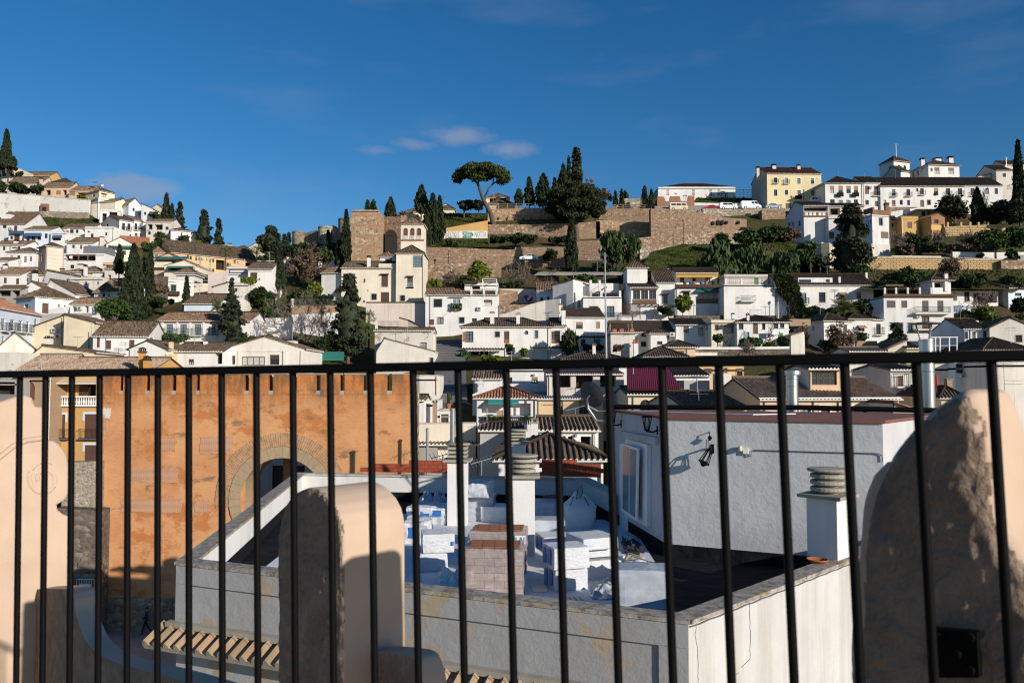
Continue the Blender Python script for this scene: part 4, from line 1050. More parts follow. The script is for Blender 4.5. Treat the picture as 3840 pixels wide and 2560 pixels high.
h=H('low white house with dark tiled roof and one small window beside the yellow flue',640,836,1318,1390,92,D=8,wall='white',roof=('gf',1286),tile='tile_dark',ops='v 707 727 1346 1367;o 808 833 1325 1364');h.chim(762,775,1274,1290,3)
h=H('broad white gabled house with wide four pane window',838,1141,1308,1392,95,D=9,wall='white_warm',roof=('gs',1262,990),ops='v 858 882 1333 1366 dk;W 906 993 1337 1369;v 1012 1047 1330 1367 dk',ov=0.25)
for q in(890,1060,1126):h.fbox('pilaster',q,q+13,1314,1385,0.14,'white_warm')
h.antenna(1034,1238,1276,2);h.chim(1058,1105,1270,1285,5)
h.fbox('lintel_band',895,1075,1314,1317,0.1,'white_warm')
H('dark roofed terrace shed at the left edge below the two brown shutters',-20,80,1086,1112,140,D=5,wall='grey_render',roof=('gf',1072),tile='tile_dark',ops='o -10 40 1090 1110;o 46 74 1090 1110')
H('small white gable behind the pyramid roofed house',82,166,1082,1120,142,D=7,wall='white',roof=('gs',1056,120),ops='w 112 120 1070 1080;w 96 104 1090 1100')
wall('brown rubble wall left of the grey white terrace house',[(568,1036,1110,139),(626,1036,1110,139)],0.6,'dark_stone',name='stone_wall')
H('white shed with dark doorway left of the garden palm',392,442,1010,1060,150,D=5,wall='white_old',roof=('gf',998),ops='o 404 416 1030 1050')
H('low ochre lean-to beside the white shed',385,436,985,1010,156,D=5,wall='peach_pale',roof=('flat',),ops='o 395 425 992 1006')
h=H('long peach apartment block with green shutters and brown roof',640,966,946,1055,166,D=10,Y1=178,ye1=981,wall='peach',roof=('gf',920),tile='tile',ops='v 732 740 962 977 gr;v 743 752 963 992 gr;w 700 708 958 972;w 711 719 960 974;o 810 842 975 1012;v 783 792 969 996 gr;w 796 803 970 984;s 876 884 975 988;o 920 940 985 1006;v 732 740 1001 1020;v 743 752 1001 1022 gr;v 783 791 1005 1030 gr;w 796 803 1007 1020;b 850 858 985 1005')
for q in(691,757,776,892):h.ac(q,q+9,958+(q-691)*0.1,966+(q-691)*0.1)
h=H('peach gable wing at the left end of the apartment block',568,640,948,1000,168,D=8,wall='peach_pale',roof=('gf',922),ops='w 580 592 955 970')
h=H('peach terrace apartment with upper teal awning',566,672,972,1040,160,D=8,wall='peach_pale',roof=('gs',950,632),ops='o 590 660 978 990',ov=0.2);h.awning(588,708,963,969,1.8,'awn_green');h.fbox('balcony_wall',572,640,982,1002,1.2,'cream_pale',1.1)
h=H('peach terrace apartment with lower teal awning',616,735,996,1060,156,D=8,wall='cream_pale',roof=('gs',976,690),ops='o 630 726 1000 1014',ov=0.2);h.awning(628,726,998,1003,1.6,'awn_green')
h=H('cream balcony block below the teal awnings',727,790,1026,1085,152,D=7,wall='cream_pale',roof=('flat',),ops='o 730 786 1052 1062');h.awning(735,795,1030,1036,1.2,'awn_green')
h=H('small grey white house with roof terrace and barred window',622,728,1050,1120,140,D=8,Y1=142,wall='white2',roof=('flat',),ops='g 641 660 1068 1092 green;w 690 698 1074 1092;w 706 713 1076 1096');h.fbox('hood',620,674,1090,1104,0.8,'tile',0.75)
pbox('little hipped roof turret room on the grey white house',660,728,1022,1052,144,4,'white2','turret_room','house')
H('tiled roof of the turret room left of the small cypress',655,732,1024,1030,143.6,D=4.6,wall='white2',roof=('hip',1004),ops='',bury=0.1,name='turret_roof',cat='roof')
H('low house with long grey brown roof and plain pale wall above the hedge',690,818,1140,1185,124,D=9,wall='white_blue_and_shade',roof=('gf',1104),ops='')
h=H('white house with small tiled roof and brown double door left of the cypress',930,1020,1010,1075,135,D=6,wall='white',roof=('gf',984),ops='d 938 964 1022 1045');h.fbox('string_course',930,1020,1016,1019,0.08,'white')
h=H('white flat terrace wing with shadowed pergola beside the brown double door',852,932,1000,1110,137,D=6,wall='white',roof=('flat',),ops='o 857 862 1012 1022');h.fbox('canopy_beam',858,928,1011,1013,0.8,'wood',0.1);h.fbox('canopy_beam',858,928,1022,1024,0.6,'wood',0.1)
pbox('plain white block behind the little tiled roof',965,1032,978,1010,142,5,'white','roof_block','house')
wall('pinkish plaster wall with stepped top left of the garage',[(780,1030,1120,134),(850,1014,1110,134)],0.5,'pinkish',name='plaster_wall')
H('weathered white garage with sloping roof edge',800,852,1075,1125,130,D=6,wall='white_old',roof=('gs',1060,850),ops='')
H('pale lower garage with patched walls above the conifer',853,930,1062,1130,131,D=5,wall='white_old',roof=('flat',),ops='w 880 890 1080 1094')
H('white triangular gable seen between the cypresses below the castle',1048,1098,972,1000,168,D=8,wall='white',roof=('gs',936,1052),ops='')
H('white house behind bare branches below the castle wall',1106,1208,960,1000,164,D=6,wall='white',roof=('gf',950),ops='w 1130 1140 968 980')
H('small bluish white house right of the bare branches',1204,1258,966,1005,165,D=5,wall='white_blue_and_shade',roof=('gf',956),ops='')
h=H('dark roofed ochre house between palm and cedar on the skyline',865,938,938,965,190,D=8,wall='ochre',roof=('hip',922),ops='w 880 890 942 952');h.chim(855,865,910,925,2)
H('cream house with low roof left of the cedar',925,975,930,955,195,D=6,wall='cream_old',roof=('gs',908,966),ops='')
H('white house with arched door behind the two skyline conifers',640,716,866,925,198,D=7,Y1=200,wall='white',roof=('hip',856),ops='a 678 684 872 888;w 700 706 880 892')
H('white block behind the broad conifer on the left skyline',715,745,868,925,205,D=5,wall='white',roof=('flat',),ops='')
wall('white terrace wall in front of the skyline conifers',[(700,924,950,186),(760,932,952,186),(830,942,956,185)],0.4,'white',name='parapet_wall')
wall('white garden wall right of the red band house',[(935,1196,1265,117),(1095,1192,1262,117)],0.5,'white',name='garden_wall',cop=0.12)
wall('tan stone retaining wall under the white railing',[(1094,1146,1200,126),(1282,1146,1185,126)],0.6,'brick_tan',name='retaining_wall')
wall('white garden wall behind the bare branches below the tan stone wall',[(1094,1180,1240,122),(1300,1170,1235,122)],0.4,'white2',name='garden_wall')
def fence(label,x0,x1,y0,y1,Y,mat='white_metal',step=0.16,posts=(),pm='white',rails=2,name='fence',r=0.02,Y1=None,y0b=None,y1b=None):
 Y1=Y1 or Y;A=at(x0,y1,Y);B=at(x1,y1b or y1,Y1);zt0=at(x0,y0,Y).z;zt1=at(x1,y0b or y0,Y1).z
 root=empty(name,A.lerp(B,0.5),label,'fence');mb=MB(root.location)
 n=max(2,int((B-A).length/step));ta=Vector((A.x,A.y,zt0));tb=Vector((B.x,B.y,zt1))
 if step<1:
  for i in range(n+1):mb.tube([A.lerp(B,i/n),ta.lerp(tb,i/n)],r*0.7,4,cap=False)
 for k in range(rails):
  f=1-k/(max(1,rails-0.8));mb.tube([A.lerp(ta,f),B.lerp(tb,f)],r,4)
 mb.build('railing',mat,root)
 for p in posts:
  f=(p-x0)/(x1-x0);c=A.lerp(B,f);t=ta.lerp(tb,f);q=MB(root.location);w=0.17 if pm.startswith('white')else 0.07
  q.box(c.x-w,c.x+w,c.y-w,c.y+w,c.z-0.3,t.z+0.08);q.build('post',pm,root)
 return root
fence('white garden railing on the tan stone wall between white posts',1098,1280,1122,1146,126,'iron_grey',posts=(1098,1278),step=0.2)
pbox('dark green garden screen right of the broad gabled house',1147,1290,1318,1352,104,0.06,'awn_green','privacy_screen','screen')
def tower_round(label,x0,x1,yt,yb,Y,mat='fort_grey',sy=1.0):
 a=at(x0,yb,Y);b=at(x1,yb,Y);zt=at(x0,yt,Y).z;r=(b.x-a.x)/2;h=zt-a.z+5
 c=Vector(((a.x+b.x)/2,Y+r,a.z-5));mb=MB(c);mb.lathe(c,[(r*1.05,0),(r,h*0.5),(r*0.98,h-0.5),(r*1.02,h-0.4),(r*1.0,h)],28,sy=sy)
 return tag(mb.build('castle_tower',mat),label,'tower')
tower_round('round grey castle tower standing lowest on the ramp wall',1089,1136,865,925,190)
tower_round('broad round castle tower with worn top, second along the wall',1186,1240,846,905,186,'rubble_pale')
tower_round('tall pale round castle tower hidden behind the slim cypress',1261,1322,816,915,178)
wall('dark castle curtain wall climbing between the two lower round towers',[(1130,878,930,192),(1190,862,915,190)],1.5,'fort_grey',name='castle_wall',cat='wall')
wall('dark castle curtain wall between the worn and the tall round towers',[(1236,862,920,188),(1270,856,925,184)],1.5,'fort_grey',name='castle_wall',cat='wall')
H('little tiled roof peeping over the castle wall',1235,1262,858,870,196,D=6,wall='cream_old',roof=('hip',838),ops='',bury=1)
h=H('big square castle tower of banded stone and brick',1317,1419,787,990,165,D=9,wall='fort_stone',roof=('flat','rubble'),name='castle_tower',cat='tower',ops='',cop=False)
wall('reddish castle curtain wall with arched gate beside the square tower',[(1418,812,990,173),(1505,812,990,171)],2,'rubble_red',name='castle_wall',cat='wall')
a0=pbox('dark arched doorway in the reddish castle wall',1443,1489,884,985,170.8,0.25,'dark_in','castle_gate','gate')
gm=MB((0,0,0));c=at(1466,884,171.1);gr_=23*171/F
gm.prism([c+Vector((gr_*math.cos(math.pi*i/12),-0.3,gr_*0.95*math.sin(math.pi*i/12)))for i in range(13)],(0,0.25,0))
g_=gm.build('gate_arch','dark_in');g_.parent=a0;g_.location=-a0.location
pbox('worn merlon block on the reddish castle wall',1503,1523,807,835,172,2,'rubble_red','wall_stub','wall')
h=H('lookout tower of the cream mansion with three arched windows',1503,1588,842,950,144,D=4.5,wall='cream_pale',roof=('hip',813),name='lookout_tower',cat='tower',ov=0.25,p=0.26,bury=1,ops='A 1512 1529 855 884;A 1537 1554 855 884;A 1562 1579 855 884')
h.fbox('red_band',1501,1590,898,903,0.1,'red_trim')
for q in(1511,1536,1561):
 b_=h.fbox('balustrade',q,q+18,884,897,0.05,'white',0.08)
 for i in range(4):h.fbox('baluster',q+2+i*4.4,q+4+i*4.4,885.5,895.5,0.09,'grey_and_shade_side',0.035)
h=H('tall right block of the cream mansion with big grid window',1485,1588,951,1140,138,D=7,wall='cream_pale',roof=('hip',921),p=0.26,ov=0.3,ops='M 1549 1582 959 1002 pale;v 1527 1548 1038 1078 hood pale;g 1501 1518 1108 1128')
h.fbox('window_bars',1524,1551,1076,1080,0.2,'iron');h.pipe(1585,955,1120)
h=H('small pavilion with dark glazing on the cream mansion',1425,1482,963,1015,143,D=5,wall='white',roof=('hip',944),p=0.26,bury=3,ops='b 1444 1470 970 1008')
h=H('main wing of the cream mansion with tall studio window',1280,1486,1006,1142,139,D=8,wall='cream_pale',roof=('gf',982),p=0.26,ops='M 1286 1332 1026 1078;s 1363 1370 1045 1060;s 1430 1455 1030 1076 hood;g 1393 1412 1102 1123;d 1428 1459 1095 1134;w 1376 1382 1087 1091;w 1361 1368 1126 1134')
h.chim(1376,1388,956,992,0.3,'white');h.fbox('parapet',1420,1488,988,1012,0.06,'cream_pale',0.4)
h=H('low left wing of the cream mansion in tree shade',1205,1282,1026,1125,141,D=8,Y1=140,wall='white',roof=('gf',1000),ye1=1022,p=0.26,ops='o 1244 1251 1110 1124');h.awning(1258,1280,1085,1096,0.9,'tile_dark')
wall('pinkish stained retaining wall under the cream mansion',[(1372,1136,1270,133),(1616,1136,1240,133)],0.8,'pinkish',name='retaining_wall',cop=0.2,copm='tile')
h=H('white house with peeling paint, flower balcony and air conditioner',1595,1870,1106,1236,131,D=7,wall='white_peel',roof=('gf',1080),p=0.26,ops='g 1627 1657 1122 1150;b 1697 1726 1121 1160 white;v 1814 1845 1124 1145 white;g 1641 1663 1190 1213;g 1722 1741 1190 1211;w 1770 1788 1193 1207;w 1814 1840 1190 1198')
h.ac(1788,1804,1150,1164);h.fbox('awning_box',1682,1738,1113,1116,0.3,'iron_grey',0.1);h.pipe(1612,1110,1235)
mb=MB(h.ro);c0=at(1700,1158,130.2)
P_=np.array([tuple(at(R.uniform(1692,1732),R.uniform(1138,1162),130.25+R.random()*0.4))for _ in range(260)])
v_,f_=leaf_mesh(P_,0.09,o=h.ro);np_mesh('balcony_plants',v_,f_,'lf_green',h.root)
h2=H('white rooftop terrace room with tiled eave and metal frame',1742,1868,1062,1106,133,D=4,wall='white',roof=('flat',),ops='o 1770 1800 1072 1084',bury=0.5)
h2.fbox('tiled_eave',1738,1790,1052,1064,0.3,'tile',4)
fence('black rail around the rooftop terrace of the peeling house',1768,1862,1084,1104,131,'iron',posts=(1768,1815,1862))
fr=MB(at(1835,1100,131));
for q in(1809,1862):
 for y_ in(131,134):fr.tube([at(q,1100,131)*(1)+Vector((0,y_-131,0)),at(q,1046,131)+Vector((0,y_-131,0))],0.06,4)
for y_ in(0,3):fr.tube([at(1809,1046,131)+Vector((0,y_,0)),at(1862,1046,131)+Vector((0,y_,0))],0.06,4)
for q in(1809,1862):fr.tube([at(q,1046,131),at(q,1046,131)+Vector((0,3,0))],0.06,4)
tag(fr.build('pergola','white_metal'),'white metal pergola frame on the peeling house roof terrace','pergola')
h=H('weathered white outbuilding with dotted tile eave and terrace rail',1405,1620,1240,1350,108,D=6,wall='white_old',roof=('gf',1230),p=0.25,ops='w 1596 1600 1262 1280')
h=H('cream lean-to with stained wall and sloping top in front of the outbuilding',1411,1628,1318,1420,104,D=5,wall='white_warm',roof=('gs',1270,1440),ops='g 1613 1624 1342 1362',ov=0.1)
wall('sloping parapet wall above the weathered outbuilding',[(1496,1192,1245,112),(1530,1202,1245,112),(1600,1236,1250,111),(1622,1252,1262,110)],0.4,'cream_old',name='parapet_wall',copm='tile',cop=0.15)
fence('thin iron terrace railing above the weathered outbuilding',1412,1495,1205,1228,110,'iron',posts=(1412,))
wall('upper rampart wall of pale stone with narrow loopholes under the umbrella pine',[(1829,784,842,184),(1960,782,840,184),(2080,780,838,183)],1.5,'fort_stone',name='rampart_wall')
for i,q in enumerate((1870,1902,1932,1962,1990,2024,2057)):
 pbox('narrow dark loophole slit in the pale upper rampart',q,q+2.5,814,823,183.6 if q<1965 else 183.1,0.6,'dark_in','loophole','loophole',group='loopholes of the upper rampart')
wall('second rampart wall of patched rubble below the loopholes',[(1826,842,905,179),(1980,842,904,179),(2120,838,906,177),(2250,830,905,177)],1.2,'rubble',name='rampart_wall')
wall('reddish upper wall section right of the big pine',[(2245,784,832,182),(2440,782,832,181)],1.2,'rubble_red',name='rampart_wall')
wall('plastered middle wall right of the big pine',[(2235,826,872,177),(2320,828,872,177),(2444,834,880,176)],1.0,'fort_stone',name='rampart_wall')
wall('long lower town wall of brick and rubble behind the yellow green tree',[(1588,926,995,160),(1760,930,992,160),(1850,936,992,160),(1930,936,985,160),(1932,926,985,160),(2140,926,985,159)],1.0,'rubble_red',name='town_wall')
wall('stained wall strip below the lower town wall',[(1588,992,1035,155),(1740,986,1030,155),(1880,984,1020,155)],1.0,'rubble',name='town_wall')
wall('rubble wall descending right of the slim cypress',[(2130,905,975,164),(2250,900,975,163),(2400,892,955,163),(2560,870,930,164),(2720,866,925,166),(2840,862,905,168)],1.0,'rubble',name='town_wall')
wall('pale cobble footing along the green slope',[(2400,930,962,160),(2560,918,945,161),(2760,898,930,163)],0.8,'rubble_pale',name='stone_footing')
wall('long reddish brown brick wall with falling top below the parked camper van',[(2440,782,878,171),(2560,786,876,171.5),(2640,800,880,172),(2720,816,880,173),(2800,822,880,174)],1.5,'rubble_red',name='brick_wall')
for q,a_,b_ in((2671,830,842),(2690,826,842),(2705,826,842),(2722,828,838),(2766,828,838)):
 pbox('small dark opening high in the long reddish brown brick wall',q,q+9,a_,b_,171.2+(q-2600)*0.011,0.6,'dark_in','wall_opening','opening',group='openings in the reddish brown brick wall')
wall('cobbled parapet wall carrying the street with parked cars',[(2460,784,812,187),(2620,786,822,186),(2850,782,836,186),(2945,780,830,186)],1.2,'rubble_pale',name='stone_parapet')
pbox('brown buttress of rough stone below the silver car',2858,2945,786,850,182.5,3,'rubble_red','stone_buttress','wall')
pbox('dark arched hollow in the cobbled parapet below the white van',2800,2816,800,822,185.7,0.4,'dark_in','wall_niche','niche')
wall('ruined brick wall with broken bays behind the camper van',[(2464,736,790,193),(2490,738,790,193),(2496,754,790,193),(2512,756,790,193),(2514,736,790,193),(2550,736,790,193),(2553,754,790,193),(2580,754,790,193),(2582,734,790,193),(2604,734,790,193)],1.0,'brick',name='ruined_wall')
wall('low white wall along the street behind the red car',[(2604,760,790,196),(2700,762,790,196),(2880,762,786,195)],0.4,'white',name='street_wall')
wall('broken masonry ruin with shadowed bays left of the white school',[(2310,744,790,197),(2400,744,790,197),(2440,748,792,196),(2462,744,792,195)],0.8,'rubble_pale',name='ruined_wall')
g0=at(1658,895,178);O_=Vector((g0.x,178,0))
mb=MB(g0);pts=[at(1658,897,178),at(1829,895,178),at(1829,826,178),at(1658,858,178)];mb.prism(list(reversed(pts)),(0,0.5,0))
gw=tag(mb.build('graffiti_wall','ochre'),'orange plaster wall with white and teal graffiti below the leaning pine','wall')
pm_=MB(g0);pm_.face([at(1659,893,177.97),at(1827,893,177.97),at(1827,866,177.97),at(1659,867,177.97)]);q_=pm_.build('graffiti_paint','white_peel',gw)
pt_=MB(g0);pt_.prism([at(x,y,177.95)for x,y in((1732,868),(1770,870),(1776,880),(1768,892),(1734,892),(1738,880))],(0,-0.01,0));pt_.build('graffiti_teal','awn_teal',gw)
def text(s,c,hgt,mat,nm,parent=None,ro=None,e=Vector((1,0,0)),n=Vector((0,-1,0)),width=None,ext=0.004,label=None,cat=None):
 cu=bpy.data.curves.new(nm,'FONT');cu.body=s;cu.size=hgt/0.72;cu.extrude=ext;cu.align_x='CENTER';cu.align_y='CENTER'
 ob=bpy.data.objects.new(nm,cu);COL.objects.link(ob);dg=bpy.context.evaluated_depsgraph_get()
 me=bpy.data.meshes.new_from_object(ob.evaluated_get(dg));bpy.data.objects.remove(ob);me.materials.clear();me.materials.append(M[mat])
 o=bpy.data.objects.new(nm,me);COL.objects.link(o)
 e=e.normalized();n=n.normalized();u=n.cross(e)
 xs=[v.co.x for v in me.vertices];sx=(width/(max(xs)-min(xs)))if width else 1
 o.matrix_world=Matrix(((e.x*sx,u.x,n.x,c.x),(e.y*sx,u.y,n.y,c.y),(e.z*sx,u.z,n.z,c.z),(0,0,0,1)))
 if parent is not None:
  mw=o.matrix_world.copy();o.parent=parent;o.matrix_parent_inverse=Matrix.Identity(4);o.matrix_basis=Matrix.Translation(-world_loc(parent))@mw
 if label:tag(o,label,cat)
 return o
text('SMBEL',at(1752,880,177.9),1.15,'white','graffiti_letters',gw,width=2.3)
text('JSEOKIE',at(1696,880,177.93),1.3,'galv_paint','graffiti_letters',gw,width=3.4)
text('NOTTA',at(1802,880,177.93),1.3,'galv_paint','graffiti_letters',gw,width=2.6)
fence('brown timber rail fence on the pale upper rampart',1832,2078,764,780,184.5,'wood_pale',step=2.0,rails=3,posts=tuple(range(1835,2080,34)),pm='wood_pale',r=0.06,name='timber_fence')
fence('brown timber rail fence right of the big pine',2244,2422,768,784,182.5,'wood_pale',step=2.0,rails=3,posts=tuple(range(2246,2424,30)),pm='wood_pale',r=0.06,name='timber_fence')
h=H('yellow house with brown roof behind the cypress cluster',1549,1600,800,830,205,D=8,Y1=208,wall='yellow',roof=('hip',784),ops='w 1562 1570 804 814',tile='tile')
h=H('white house with red brown roof and aerials behind the cypress cluster',1650,1704,786,815,205,D=8,wall='cream',roof=('hip',766),ops='w 1664 1674 798 808 ;w 1684 1692 798 808');h.chim(1667,1676,762,772,2);h.antenna(1668,738,764,3)
h=H('villa with two tier roofs behind the umbrella pine',1822,1908,742,785,198,D=9,wall='cream_pale',roof=('hip',726),ops='o 1836 1862 744 760;o 1880 1898 742 758')
H('lower tiled hall roof of the villa behind the umbrella pine',1832,1925,766,785,194,D=7,wall='cream_old',roof=('hip',744),ops='')
h=H('long low white school wall with pierced grille windows',2468,2758,702,790,205,D=16,wall='white',roof=('flat',),ops='',side={'L':'grey_and_shade_side'},cop=False)  # the school's shaded left side is painted grey
H('brown tiled roof rising behind the white school wall',2490,2742,702,712,207,D=12,wall='white',roof=('hip',690),tile='tile_brownred',ops='',bury=0.5,name='school_roof',cat='roof')
for q in(2500,2596,2660,2691):
 for i in range(3):
  for j in range(5):h.fbox('grille_hole',q+i*3.6,q+i*3.6+2.2,711+j*4.6,714+j*4.6,0.02,'dark_in',0.015)
P_=[]
for q in range(22):
 x=R.choice((R.uniform(2530,2580),R.uniform(2625,2680),R.uniform(2690,2740)));P_.append((x,R.uniform(724,738)))
fm=MB(h.ro)
for x,y in P_:
 a=onplane(x,y,h.O+h.n*0.02,h.n);fm.prism([a+Vector((0.22*math.cos(k*1.05),0,0.14*math.sin(k*1.05)))for k in range(6)],(0,-0.015,0))
 fm.tube([a,onplane(x+R.uniform(-2,2),748,h.O+h.n*0.02,h.n)],0.02,3)
fm.build('flower_mural','dark_stone',h.root)
gf_=MB(at(2788,745,204));
for q in range(2760,2820,14):gf_.tube([at(q,760,204),at(q,712,204)],0.07,4)
for y_ in(712,722,730,738):gf_.tube([at(2758,y_,204),at(2818,y_,204)],0.06,4)
for q in range(2760,2804,14):gf_.tube([at(q,722,204),at(q+14,712,204)],0.05,4)
tag(gf_.build('canopy_frame','white_metal'),'white steel lattice canopy between the school and the yellow house','canopy')
h=H('large yellow house with white window surrounds and two chimneys',2877,3081,652,795,190,D=11,Y1=190.5,wall='yellow',roof=('gf',630),tile='tile_brownred',name='yellow_house',side={'L':'grey_and_shade_side'},ops='b 2902 2914 666 688 sur;b 2942 2955 667 689 sur;w 2989 3002 668 690 sur;v 3040 3053 668 690 sur gr;w 3061 3066 667 671 sur;w 2902 2915 711 735 sur;w 2943 2955 712 731 sur;d 2990 3003 713 745 sur;w 3041 3053 712 733 sur;S 2900 2932 767 788;S 2946 2966 762 788 dk')  # grey on the left side is painted shade, only the front is yellow
h.chim(2838,2848,622,650,1.5,'cream_old');h.chim(2897,2911,613,640,4,'pinkish');h.chim(2991,3002,614,642,4,'pinkish');h.fbox('balcony_rail',2982,3008,733,746,0.5,'iron',0.02)
h=H('white row house with four brown blinds, first of the hilltop terrace',3095,3236,688,775,184,D=9,wall='white',roof=('hip',663),tile='tile_dark',ops='v 3112 3128 697 725 bl;v 3144 3160 697 736 bl;v 3174 3190 697 725 bl;v 3202 3217 697 735 bl;w 3113 3130 748 768;w 3145 3160 750 768;w 3174 3190 750 768;w 3202 3217 748 770')
for q in(3138,3196):h.fbox('balcony_rail',q,q+26,722,737,0.5,'iron',0.02)
h=H('white row house with wall air conditioner, second of the hilltop terrace',3237,3301,686,776,184.5,D=9,wall='white',roof=('gf',664),tile='tile_dark',ops='S 3243 3259 697 728;B 3277 3293 697 735;w 3245 3258 750 768;d 3281 3292 754 774');h.ac(3262,3271,698,707)
h=H('long white row house with many small iron balconies on the hilltop',3302,3618,699,780,184,D=10,wall='white',roof=('gf',667),tile='tile_dark',ops='b 3345 3358 709 737;b 3399 3413 709 737;w 3436 3443 706 718;b 3451 3464 706 731;w 3312 3323 750 768;e 3345 3358 750 774;w 3374 3385 750 768;w 3402 3412 750 770;d 3451 3465 750 776;g 3477 3490 750 768;v 3502 3518 705 733 bl;b 3547 3563 706 733;b 3592 3608 706 733;d 3540 3555 755 780')
for q,y in((3368,722),(3522,722)):h.dish(q,y,6,-0.6)
h=H('white row house at the shaded right end of the hilltop terrace',3620,3760,697,780,185,D=9,wall='white2',roof=('gf',667),tile='tile_dark',ops='b 3640 3655 706 735;w 3694 3708 706 728;w 3730 3742 706 728')
h=H('white tower with low pyramid roof and arched openings on the hilltop',3352,3412,606,680,222,D=5.2,Y1=224,wall='white',roof=('hip',583),trim='red_trim',name='white_tower',cat='tower',ops='q 3366 3376 618 640;q 3388 3398 620 640;q 3333 3341 624 648 L',side={'L':'white_blue_and_shade'});h.antenna(3361,540,590,2)  # unlit left face of the tower carries a painted bluish shade
h=H('small annex with dark gable in front of the pyramid roofed tower',3378,3412,645,680,215,D=6,Y1=216,wall='white2',roof=('gf',625),ops='',side={'L':'grey_and_shade_side'})
h=H('white hilltop house with hip roof and four shuttered windows',3482,3598,620,690,213,D=9,Y1=214,wall='white',roof=('hip',602),ops='v 3504 3523 628 654;v 3556 3577 629 654;v 3504 3523 664 676;v 3556 3577 664 676;w 3422 3429 646 664 L;w 3440 3446 640 658 L',ov=0.5)
h.chim(3455,3468,590,618,2);h.chim(3560,3576,584,610,4);h.chim(3509,3530,590,604,5)
h=H('grey white house group with metal flues at the far right skyline',3736,3800,640,720,203,D=10,wall='white_old',roof=('gf',622),ops='w 3760 3772 650 664');h.antenna(3774,590,622,2)
H('low pale house with dark roof edge left of the tall right cypress',3668,3740,662,720,205,D=8,wall='white2',roof=('gs',648,3738),ops='w 3700 3712 672 684')
H('tan house end with garage wall beside the tall right cypress',3770,3860,618,720,207,D=8,wall='cream_old',roof=('gf',604),ops='w 3782 3792 640 656')
h=H('stepped white house with brown veranda band on the upper right slope',3015,3108,772,925,160,D=10,Y1=160,wall='white',roof=('gf',757),tile='tile_dark',side={'L':'white_blue_and_shade'},ops='o 3002 3105 776 792;s 3107 3108 800 810;w 2950 2955 790 802 L;w 2956 2964 835 848 L;w 2970 2976 832 846 L;w 2994 3002 828 848 L')  # left side tinted bluish to paint its shade
h.fbox('veranda_band',3012,3106,794,812,0.25,'brown_render')
for i in range(5):h.fbox('band_panel',3020+i*15+(5 if i>2 else 0),3030+i*15+(5 if i>2 else 0),797,808,0.28,'white',0.025)
h=H('lower white block with long brown shutter left of the right pine',3108,3180,812,925,158,D=8,wall='white2',roof=('flat',),ops='s 3106 3128 870 895')
h=H('roofed veranda between the stepped house and the brown parapet block',3108,3242,774,830,163,D=6,wall='cream_old',roof=('gf',764),tile='tile_dark',ops='o 3112 3150 780 806;o 3160 3200 780 810;w 3215 3232 786 800')
h=H('tall white block with brown parapet and brown shutter right of the pine',3272,3338,804,975,150,D=8,Y1=151,wall='white2',roof=('flat',),ops='S 3303 3332 869 894;A 3245 3249 825 846 L;A 3253 3257 823 843 L;A 3262 3266 822 840 L',side={'L':'white_blue_and_shade'},cop=False)  # bluish left side has its shade in the colour
h.fbox('brown_parapet',3270,3340,785,804,0.06,'brown_render',0.4);h.fbox('brown_parapet',3238,3273,787,806,0.06,'brown_render',0.4,fc='L');h.chim(3321,3334,758,792,3,'brown_render');h.fbox('stained_base',3270,3340,914,975,0.08,'white_old')
wall('cream retaining wall under the right pine',[(3078,912,1010,148),(3110,910,1000,147),(3140,930,1000,147),(3250,955,1000,146)],0.6,'cream',name='retaining_wall')
H('bluish stair wall stepping down left of the right pine',3018,3082,912,980,150,D=4,Y1=148,wall='white_blue_and_shade',roof=('flat',),ops='',cat='wall',name='stair_wall')
h=H('ochre cube house with one brown shutter',3380,3444,812,868,162,D=7,wall='ochre',roof=('flat',),ops='S 3403 3420 832 856');h.fbox('cornice',3380,3444,818,822,0.08,'orange_house')
h=H('low ochre annex with brown roof left of the ochre cube',3330,3380,830,868,164,D=6,wall='ochre',roof=('gf',812),tile='tile_brownred',ops='w 3343 3354 835 852 white')
h=H('small brick gable hut with one window',3492,3544,812,862,160,D=6,Y1=161,wall='brick',roof=('gs',800,3520),tile='tile_brownred',ops='w 3504 3519 823 838',side={'L':'ochre'});h.fbox('plaster_base',3492,3544,842,862,0.05,'ochre')
h=H('dark open porch between the ochre cube and the brick hut',3444,3486,822,866,163,D=4,wall='ochre',roof=('gf',814),ops='o 3448 3482 826 860')
h=H('long flat yellow house behind the brick hut',3436,3580,785,830,170,D=7,wall='ochre',roof=('flat','flat_roof'),ops='w 3456 3471 790 811;d 3478 3490 789 815;w 3520 3534 793 802;d 3542 3552 789 815')
wall('white street wall above the ochre houses',[(3340,795,812,175),(3380,788,812,175),(3440,780,806,176)],0.4,'white',name='street_wall')
wall('brown stone terrace wall below the hilltop row',[(3335,776,800,180),(3440,776,798,180)],0.6,'rubble',name='stone_wall')
r=wall('low yellow garden wall with posts right of the brick hut',[(3545,852,880,160),(3680,846,872,160),(3770,842,868,160)],0.4,'block_yellow',name='garden_wall',cop=0.1)
for q in(3552,3602,3636,3668,3704,3752):pbox('square yellow post on the low garden wall',q,q+7,833,852,159.9,0.45,'ochre','wall_post','post',group='yellow posts of the garden wall')
wall('long yellow wall of open patterned blocks',[(3235,963,1012,140),(3480,966,1012,140),(3754,974,1028,140)],0.6,'block_yellow',name='block_wall',cop=0.15)
wall('white garden wall behind the dark topiary tree',[(3572,944,975,146),(3700,946,974,146),(3860,945,972,146)],0.4,'white',name='garden_wall')
wall('long low white kerb wall above the patterned blocks',[(3345,958,970,145),(3530,960,972,145)],0.4,'white2',name='kerb_wall')
wall('grey rubble retaining wall at the right edge',[(3754,975,1045,139),(3830,976,1050,139),(3880,980,1050,139)],0.8,'rubble',name='stone_wall')
